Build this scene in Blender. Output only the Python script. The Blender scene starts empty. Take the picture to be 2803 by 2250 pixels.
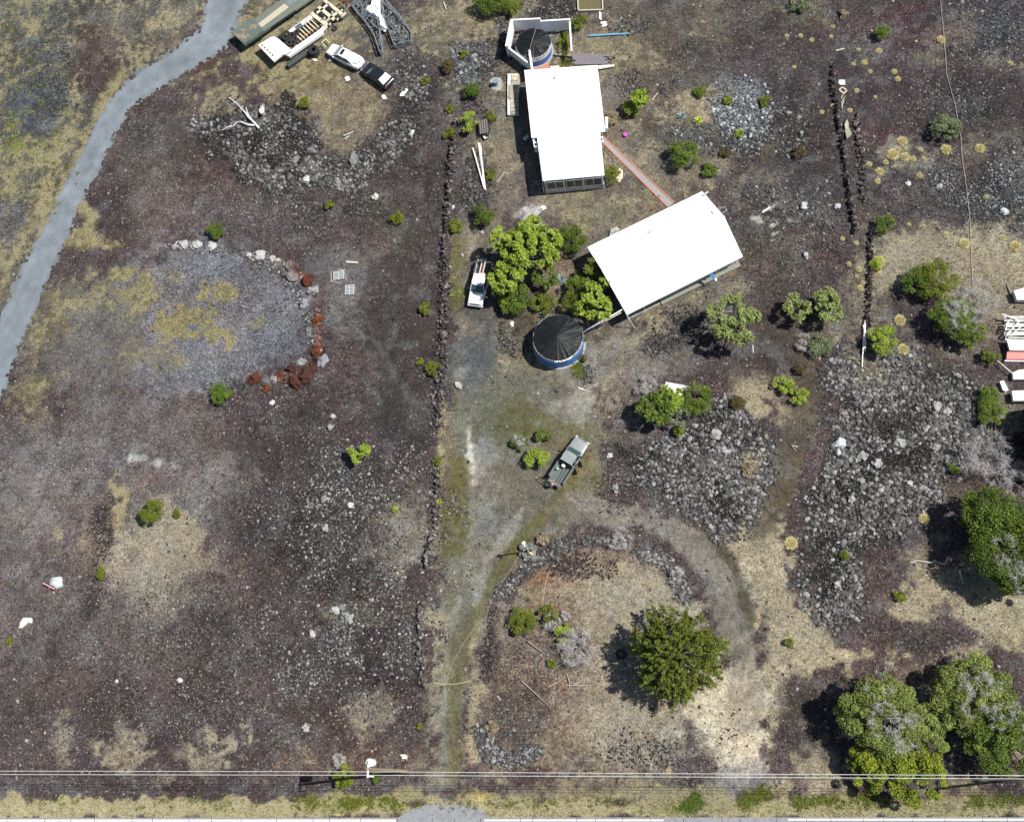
import bpy, math, random
import numpy as np
from mathutils import Vector, Matrix

# ------------------------------------------------------------------ camera, sky, sun, exposure
SC = bpy.context.scene
COL = SC.collection
CW, CHH = 2803.0, 2250.0            # the photograph's grid, used to read off ground positions
CX, CY = CW / 2, CHH / 2
FPX = 3100.0                        # focal length in photograph pixels
NX, NY = 1812.0, 2150.0             # where the plumb line below the drone meets the ground
ALT = 120.0                         # flying height, metres
dcam = Vector(((NX - CX) / FPX, -(NY - CY) / FPX, -1.0)).normalized()
RQ = dcam.rotation_difference(Vector((0, 0, -1)))
RM = RQ.to_matrix()
RN = np.array(RM)
cd = bpy.data.cameras.new('camera')
cam = bpy.data.objects.new('camera', cd)
COL.objects.link(cam)
cam.matrix_world = Matrix.Translation((0, 0, ALT)) @ RM.to_4x4()
cd.sensor_width = 36.0
cd.lens = FPX / CW * 36.0
cd.clip_start = 1.0
cd.clip_end = 8000.0
SC.camera = cam
SC.render.resolution_x = 1024
SC.render.resolution_y = 821

SUN_EL = math.radians(55)
SUN_AZ = math.radians(8)            # from +X towards +Y
sv = Vector((math.cos(SUN_EL) * math.cos(SUN_AZ), math.cos(SUN_EL) * math.sin(SUN_AZ), math.sin(SUN_EL)))
wd = bpy.data.worlds.new('World')
SC.world = wd
wd.use_nodes = True
nt = wd.node_tree
sky = nt.nodes.new('ShaderNodeTexSky')
sky.sky_type = 'NISHITA'
sky.sun_disc = False
sky.sun_elevation = SUN_EL
sky.sun_rotation = math.pi / 2 - SUN_AZ
bg = nt.nodes['Background']
bg.inputs['Strength'].default_value = 0.07
nt.links.new(sky.outputs[0], bg.inputs[0])
sl = bpy.data.lights.new('sun', 'SUN')
sl.energy = 5.0
sl.angle = math.radians(0.5)
sl.color = (1.0, 0.955, 0.89)
sun = bpy.data.objects.new('sun', sl)
sun.rotation_euler = sv.to_track_quat('Z', 'Y').to_euler()
sun.location = (0, 0, 150)
COL.objects.link(sun)
SC.view_settings.view_transform = 'Standard'
SC.view_settings.look = 'None'
SC.view_settings.exposure = 0.36
SC.view_settings.gamma = 1.0

RNG = np.random.default_rng(7)
random.seed(7)


def G(px, py, z=0.0):
    """photograph position -> metres on the level plane at height z"""
    r = RN @ np.array([(px - CX) / FPX, -(py - CY) / FPX, -1.0])
    t = (z - ALT) / r[2]
    return (r[0] * t, r[1] * t)


def GA(px, py, z=0.0):
    px = np.asarray(px, float); py = np.asarray(py, float)
    d = np.stack([(px - CX) / FPX, -(py - CY) / FPX, -np.ones_like(px)], 1) @ RN.T
    t = (z - ALT) / d[:, 2]
    return d[:, 0] * t, d[:, 1] * t


def PA(x, y, z=0.0):
    p = np.stack([x, y, np.zeros_like(x) + z - ALT], 1) @ RN
    return CX + FPX * p[:, 0] / -p[:, 2], CY - FPX * p[:, 1] / -p[:, 2]


# ------------------------------------------------------------------ noise
def _h(ix, iy, s):
    h = (ix.astype(np.int64) * 374761393 + iy.astype(np.int64) * 668265263 + s * 1442695041) & 0xffffffff
    h = ((h ^ (h >> 13)) * 1274126177) & 0xffffffff
    h = (h ^ (h >> 16)) & 0xffffffff
    return h / 4294967295.0


def vn(x, y, f=1.0, s=0):
    x = np.asarray(x) * f; y = np.asarray(y) * f
    ix = np.floor(x); iy = np.floor(y)
    u = x - ix; v = y - iy
    u = u * u * (3 - 2 * u); v = v * v * (3 - 2 * v)
    a = _h(ix, iy, s); b = _h(ix + 1, iy, s); c = _h(ix, iy + 1, s); d = _h(ix + 1, iy + 1, s)
    return (a * (1 - u) + b * u) * (1 - v) + (c * (1 - u) + d * u) * v


def fbm(x, y, f=1.0, s=0, o=4):
    t = 0; a = 0.5; n = 0
    for i in range(o):
        t = t + a * vn(x, y, f * 2 ** i, s + i * 17); n += a; a *= 0.55
    return t / n


# ------------------------------------------------------------------ things, parts, meshes
def thing(name, label, cat, loc=(0, 0, 0), rot=0.0, group=None):
    o = bpy.data.objects.new(name, None)
    COL.objects.link(o)
    o.empty_display_size = 0.3
    o.location = loc
    o.rotation_euler = (0, 0, rot)
    o['label'] = label
    o['category'] = cat
    if group:
        o['group'] = group
    return o


def tag(o, label, cat, group=None, kind=None):
    if label:
        o['label'] = label
    if cat:
        o['category'] = cat
    if group:
        o['group'] = group
    if kind:
        o['kind'] = kind
    return o


def wloc(o):
    v = Vector((0, 0, 0))
    while o is not None:
        v += o.location
        o = o.parent
    return v


def fast(name, V, F, mat, parent=None, col=None, smooth=False, attrs=None):
    """mesh from numpy arrays; F is (n,3) or (n,4)"""
    V = np.asarray(V, np.float32).reshape(-1, 3); F = np.asarray(F, np.int32)
    k = F.shape[1]
    me = bpy.data.meshes.new(name)
    me.vertices.add(len(V)); me.vertices.foreach_set('co', V.ravel())
    me.loops.add(F.size); me.loops.foreach_set('vertex_index', F.ravel())
    me.polygons.add(len(F)); me.polygons.foreach_set('loop_start', np.arange(0, F.size, k, dtype=np.int32))
    me.polygons.foreach_set('use_smooth', np.full(len(F), smooth))
    me.update(calc_edges=True)
    if col is not None:
        at = me.color_attributes.new('tone', 'FLOAT_COLOR', 'POINT')
        c = np.ones((len(V), 4), np.float32); c[:, :3] = col
        at.data.foreach_set('color', c.ravel())
    for k2, c in (attrs or {}).items():
        at = me.color_attributes.new(k2, 'FLOAT_COLOR', 'POINT')
        cc = np.ones((len(V), 4), np.float32); cc[:, :c.shape[1]] = c
        at.data.foreach_set('color', cc.ravel())
    me.materials.append(mat)
    o = bpy.data.objects.new(name, me)
    COL.objects.link(o)
    o.parent = parent
    return o


class MB:
    """collects shapes and links them as one mesh object"""
    def __init__(s):
        s.v = []; s.f = []

    def add(s, vs, fs):
        n = len(s.v)
        s.v += [tuple(v) for v in vs]
        s.f += [tuple(i + n for i in f) for f in fs]
        return s

    def box(s, c, d, rz=0.0):
        x, y, z = d[0] / 2, d[1] / 2, d[2] / 2
        ca, sa = math.cos(rz), math.sin(rz)
        vs = []
        for dz in (-z, z):
            for dx, dy in ((-x, -y), (x, -y), (x, y), (-x, y)):
                vs.append((c[0] + dx * ca - dy * sa, c[1] + dx * sa + dy * ca, c[2] + dz))
        return s.add(vs, [(3, 2, 1, 0), (4, 5, 6, 7), (0, 1, 5, 4), (1, 2, 6, 5), (2, 3, 7, 6), (3, 0, 4, 7)])

    def bar(s, a, b, w, h=None, up=(0, 0, 1)):
        h = h or w
        a = Vector(a); b = Vector(b)
        d = (b - a).normalized()
        u = Vector(up)
        if abs(d.dot(u)) > 0.98:
            u = Vector((1, 0, 0))
        sx = d.cross(u).normalized() * (w / 2)
        su = sx.cross(d).normalized() * (h / 2)
        vs = [a - sx - su, a + sx - su, a + sx + su, a - sx + su, b - sx - su, b + sx - su, b + sx + su, b - sx + su]
        return s.add(vs, [(0, 1, 2, 3), (7, 6, 5, 4), (0, 4, 5, 1), (1, 5, 6, 2), (2, 6, 7, 3), (3, 7, 4, 0)])

    def tube(s, pts, r, n=6):
        pts = [Vector(p) for p in pts]
        if not hasattr(r, '__len__'):
            r = [r] * len(pts)
        vs = []; fs = []
        for i, p in enumerate(pts):
            d = (pts[min(i + 1, len(pts) - 1)] - pts[max(i - 1, 0)])
            d = d.normalized() if d.length > 1e-6 else Vector((0, 0, 1))
            u = Vector((0, 0, 1)) if abs(d.z) < 0.9 else Vector((1, 0, 0))
            e = d.cross(u).normalized(); g = e.cross(d)
            for k in range(n):
                a = 2 * math.pi * k / n
                vs.append(p + (e * math.cos(a) + g * math.sin(a)) * r[i])
        for i in range(len(pts) - 1):
            for k in range(n):
                k2 = (k + 1) % n
                fs.append((i * n + k, i * n + k2, (i + 1) * n + k2, (i + 1) * n + k))
        fs.append(tuple(range(n - 1, -1, -1)))
        fs.append(tuple((len(pts) - 1) * n + k for k in range(n)))
        return s.add(vs, fs)

    def loft(s, rings, cap=True, closed=True):
        n = len(rings[0]); vs = [p for r in rings for p in r]; fs = []
        for i in range(len(rings) - 1):
            for k in range(n if closed else n - 1):
                k2 = (k + 1) % n
                fs.append((i * n + k, (i + 1) * n + k, (i + 1) * n + k2, i * n + k2))
        if cap:
            fs.append(tuple(range(n)))
            fs.append(tuple((len(rings) - 1) * n + k for k in range(n - 1, -1, -1)))
        return s.add(vs, fs)

    def ring(s, c, R, r, n=18, m=8, ax='z', sq=1.0):
        vs = []; fs = []
        for i in range(n):
            a = 2 * math.pi * i / n
            for k in range(m):
                b = 2 * math.pi * k / m
                q = R + r * math.cos(b); w = r * math.sin(b) * sq
                if ax == 'z':
                    p = (c[0] + q * math.cos(a), c[1] + q * math.sin(a), c[2] + w)
                elif ax == 'y':
                    p = (c[0] + q * math.cos(a), c[1] + w, c[2] + q * math.sin(a))
                else:
                    p = (c[0] + w, c[1] + q * math.cos(a), c[2] + q * math.sin(a))
                vs.append(p)
        for i in range(n):
            for k in range(m):
                i2 = (i + 1) % n; k2 = (k + 1) % m
                fs.append((i * m + k, i2 * m + k, i2 * m + k2, i * m + k2))
        return s.add(vs, fs)

    def prism(s, pts, z0, z1):
        """pts: world xy list, z0/z1 number or per-point list"""
        n = len(pts)
        z0 = z0 if hasattr(z0, '__len__') else [z0] * n
        z1 = z1 if hasattr(z1, '__len__') else [z1] * n
        A = sum(pts[i][0] * pts[(i + 1) % n][1] - pts[(i + 1) % n][0] * pts[i][1] for i in range(n))
        if A < 0:
            pts = pts[::-1]; z0 = z0[::-1]; z1 = z1[::-1]
        vs = [(p[0], p[1], z) for p, z in zip(pts, z0)] + [(p[0], p[1], z) for p, z in zip(pts, z1)]
        fs = [tuple(range(n - 1, -1, -1)), tuple(range(n, 2 * n))]
        fs += [(i, (i + 1) % n, (i + 1) % n + n, i + n) for i in range(n)]
        return s.add(vs, fs)

    def ppx(s, pts, z0, z1):
        """prism whose upper outline is seen at the given photograph positions"""
        zz = z1 if hasattr(z1, '__len__') else [z1] * len(pts)
        w = [G(p[0], p[1], z) for p, z in zip(pts, zz)]
        if not hasattr(z0, '__len__') and z0 < 0:
            z0 = [z + z0 for z in zz]       # negative: thickness
        return s.prism(w, z0, z1)

    def build(s, name, mat, parent=None, world=True, smooth=False, bevel=0.0):
        off = wloc(parent) if (parent is not None and world) else Vector((0, 0, 0))
        me = bpy.data.meshes.new(name)
        me.from_pydata([(v[0] - off.x, v[1] - off.y, v[2] - off.z) for v in s.v], [], s.f)
        me.update()
        if smooth:
            me.polygons.foreach_set('use_smooth', np.full(len(me.polygons), True))
        me.materials.append(mat)
        o = bpy.data.objects.new(name, me)
        COL.objects.link(o)
        o.parent = parent
        if bevel:
            b = o.modifiers.new('bevel', 'BEVEL'); b.width = bevel; b.segments = 2; b.limit_method = 'ANGLE'
        return o


# ------------------------------------------------------------------ materials
MATS = {}


def mat(name, col, rough=0.6, metal=0.0, var=0.15, scale=6.0, bump=0.0, col2=None, mix=0.5, spec=0.5, trans=0.0, attr=False, coat=0.0):
    """procedural material: base colour varied by two noises, optional second colour in patches"""
    if name in MATS:
        return MATS[name]
    m = bpy.data.materials.new(name); m.use_nodes = True
    t = m.node_tree; N = t.nodes; L = t.links
    b = N['Principled BSDF']
    b.inputs['Roughness'].default_value = rough
    b.inputs['Metallic'].default_value = metal
    b.inputs['Specular IOR Level'].default_value = spec
    if coat:
        b.inputs['Coat Weight'].default_value = coat
        b.inputs['Coat Roughness'].default_value = 0.08
    tc = N.new('ShaderNodeTexCoord')
    n1 = N.new('ShaderNodeTexNoise'); n1.inputs['Scale'].default_value = scale; n1.inputs['Detail'].default_value = 5
    L.new(tc.outputs['Object'], n1.inputs['Vector'])
    if attr:
        src = N.new('ShaderNodeVertexColor'); src.layer_name = 'tone'
        csrc = src.outputs['Color']
    else:
        mx = N.new('ShaderNodeMix'); mx.data_type = 'RGBA'
        mx.inputs['A'].default_value = (*col, 1); mx.inputs['B'].default_value = (*(col2 or col), 1)
        n2 = N.new('ShaderNodeTexNoise'); n2.inputs['Scale'].default_value = scale * 0.35; n2.inputs['Detail'].default_value = 4
        L.new(tc.outputs['Object'], n2.inputs['Vector'])
        r = N.new('ShaderNodeMapRange'); r.inputs['From Min'].default_value = 0.62 - mix * 0.3; r.inputs['From Max'].default_value = 0.72 - mix * 0.3
        L.new(n2.outputs['Fac'], r.inputs['Value']); L.new(r.outputs[0], mx.inputs['Factor'])
        csrc = mx.outputs['Result']
    rr = N.new('ShaderNodeMapRange')
    rr.inputs['From Min'].default_value = 0.25; rr.inputs['From Max'].default_value = 0.75
    rr.inputs['To Min'].default_value = 1 - var; rr.inputs['To Max'].default_value = 1 + var
    L.new(n1.outputs['Fac'], rr.inputs['Value'])
    vm = N.new('ShaderNodeVectorMath'); vm.operation = 'SCALE'
    L.new(csrc, vm.inputs[0]); L.new(rr.outputs[0], vm.inputs['Scale'])
    L.new(vm.outputs[0], b.inputs['Base Color'])
    if bump:
        bp = N.new('ShaderNodeBump'); bp.inputs['Strength'].default_value = bump; bp.inputs['Distance'].default_value = 0.05
        L.new(n1.outputs['Fac'], bp.inputs['Height']); L.new(bp.outputs[0], b.inputs['Normal'])
    if trans:
        tr = N.new('ShaderNodeBsdfTranslucent'); L.new(vm.outputs[0], tr.inputs['Color'])
        ms = N.new('ShaderNodeMixShader'); ms.inputs[0].default_value = trans
        L.new(b.outputs[0], ms.inputs[1]); L.new(tr.outputs[0], ms.inputs[2])
        L.new(ms.outputs[0], N['Material Output'].inputs['Surface'])
    MATS[name] = m
    return m


M_ROCK = mat('lava_rock', (1, 1, 1), 0.95, var=0.4, scale=9, bump=0.6, attr=True, spec=0.2)
M_LEAF = mat('leaves', (1, 1, 1), 0.55, var=0.2, scale=3, attr=True, trans=0.3, spec=0.3)
M_STRAW = mat('dry_grass', (1, 1, 1), 0.8, var=0.15, scale=4, attr=True, trans=0.2, spec=0.2)
M_BARK = mat('bark', (.16, .135, .11), 0.9, var=0.3, scale=12, bump=.4)
M_PALEBARK = mat('bleached_branch', (.50, .49, .46), 0.85, var=0.25, scale=10, bump=.3)
M_TWIG = mat('grey_twigs', (.40, .385, .37), 0.9, var=0.25, scale=8)
M_GREYBARK = mat('grey_branch', (.27, .27, .25), 0.85, var=0.25, scale=10, bump=.3)
M_ROOF = mat('white_roof', (.86, .86, .85), 0.55, var=0.03, scale=3, col2=(.80, .80, .78), mix=.3)
M_WHITE = mat('white_paint', (.78, .78, .76), 0.5, var=0.08, scale=5)
M_WOFF = mat('weathered_white', (.66, .66, .63), 0.7, var=0.2, scale=7, col2=(.42, .42, .40), mix=.35)
M_WALLG = mat('grey_wall', (.36, .38, .36), 0.8, var=0.12, scale=4)
M_CONC = mat('concrete', (.34, .34, .32), 0.9, var=0.18, scale=6, col2=(.25, .25, .23), mix=.5, bump=.2)
M_GLASS = mat('window_glass', (.02, .03, .035), 0.08, var=0.1, spec=0.8)
M_TGLASS = mat('tinted_glass', (.025, .075, .075), 0.1, var=0.1, spec=0.8)
M_CHROME = mat('bright_metal', (.55, .56, .57), 0.3, metal=.8, var=0.1)
M_STEEL = mat('galvanised_steel', (.34, .37, .39), 0.45, metal=.6, var=0.25, scale=9, col2=(.20, .22, .24), mix=.5)
M_DARKM = mat('dark_metal', (.045, .047, .05), 0.5, metal=.4, var=0.25)
M_RUBBER = mat('tyre_rubber', (.018, .018, .019), 0.85, var=0.2, scale=12)
M_RUST = mat('rusty_metal', (.20, .075, .04), 0.85, var=0.35, scale=8, col2=(.10, .045, .03), mix=.5)
M_WOOD = mat('pale_wood', (.52, .47, .36), 0.8, var=0.15, scale=8)
M_WOODG = mat('grey_wood', (.24, .22, .19), 0.85, var=0.25, scale=9)
M_BLACKC = mat('black_cover', (.007, .009, .010), 0.5, var=0.6, scale=2.2, bump=.35, spec=.3)
M_BLUE = mat('blue_liner', (.05, .19, .50), 0.5, var=0.12, scale=4)
M_BRICK = mat('terracotta', (.46, .17, .11), 0.85, var=0.12, scale=5)
M_REDP = mat('red_paint', (.50, .012, .012), 0.45, var=0.15, scale=8)
M_REDL = mat('red_lens', (.45, .02, .02), 0.2, var=0.05)
M_LAMP = mat('lamp_lens', (.6, .62, .62), 0.15, var=0.05)
# ------------------------------------------------------------------ ground field
def seg_dist(px, py, pts, closed=False):
    d = np.full(px.shape, 1e9)
    n = len(pts)
    for i in range(n if closed else n - 1):
        ax, ay = pts[i][:2]; bx, by = pts[(i + 1) % n][:2]
        vx, vy = bx - ax, by - ay
        t = np.clip(((px - ax) * vx + (py - ay) * vy) / (vx * vx + vy * vy + 1e-9), 0, 1)
        d = np.minimum(d, np.hypot(px - ax - t * vx, py - ay - t * vy))
    return d


def sdf(px, py, shape):
    k = shape[0]
    if k == 'e':                                    # ellipse cx,cy,rx,ry
        _, cx, cy, rx, ry = shape
        q = np.hypot((px - cx) / rx, (py - cy) / ry)
        return (q - 1) * min(rx, ry)
    if k == 'l':                                    # stroke: half width, points
        return seg_dist(px, py, shape[2]) - shape[1]
    pts = shape[1]
    d = seg_dist(px, py, pts, True)
    ins = np.zeros(px.shape, bool)
    n = len(pts)
    for i in range(n):
        ax, ay = pts[i]; bx, by = pts[(i + 1) % n]
        c = ((ay > py) != (by > py)) & (px < (bx - ax) * (py - ay) / (by - ay + 1e-9) + ax)
        ins ^= c
    return np.where(ins, -d, d)


def E(cx, cy, rx, ry=None): return ('e', cx, cy, rx, ry or rx)
def Ln(w, *p): return ('l', w, [(p[i], p[i + 1]) for i in range(0, len(p), 2)])
def Po(*p): return ('p', [(p[i], p[i + 1]) for i in range(0, len(p), 2)])


ROAD = [(640, -60), (600, 60), (590, 95), (500, 165), (400, 220), (335, 280), (290, 350), (245, 440), (185, 560), (130, 680), (75, 800), (30, 900), (0, 985), (-60, 1120)]
ROADW = [62, 50, 47, 42, 38, 36, 36, 36, 38, 42, 44, 46, 46, 48]


def road_sd(px, py):
    d = np.full(px.shape, 1e9)
    for i in range(len(ROAD) - 1):
        ax, ay = ROAD[i]; bx, by = ROAD[i + 1]
        vx, vy = bx - ax, by - ay
        t = np.clip(((px - ax) * vx + (py - ay) * vy) / (vx * vx + vy * vy), 0, 1)
        d = np.minimum(d, np.hypot(px - ax - t * vx, py - ay - t * vy) - (ROADW[i] * (1 - t) + ROADW[i + 1] * t))
    return d


DRIVE = [(1215, 2205), (1235, 2000), (1270, 1800), (1330, 1630), (1420, 1500), (1500, 1460), (1640, 1440), (1790, 1470), (1890, 1540), (1950, 1640),
         (1990, 1760), (2010, 1880), (2000, 2000), (1990, 2110), (2080, 2130), (2090, 1900), (2060, 1740), (2010, 1560), (1920, 1450), (1800, 1390), (1680, 1350),
         (1650, 1230), (1680, 1110), (1600, 1060), (1500, 1040), (1440, 1000), (1420, 900), (1365, 850), (1345, 700), (1400, 620), (1330, 560),
         (1270, 640), (1245, 760), (1240, 900), (1225, 1050), (1215, 1200), (1215, 1400), (1205, 1550), (1190, 1700), (1175, 1900), (1160, 2080), (1150, 2200)]

# colours (albedo)
DK = (.043, .034, .036); BR = (.072, .055, .057); MA = (.062, .037, .035); BG = (.105, .110, .125); GY = (.13, .13, .13)
LT = (.19, .18, .165); TAN = (.30, .26, .18); SND = (.36, .31, .24); OLV = (.105, .095, .045); OR = (.16, .085, .045); RD = (.165, .19, .21)
BLK = (.022, .022, .024); PK = (.125, .108, .108); AS = (.062, .066, .075)

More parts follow.
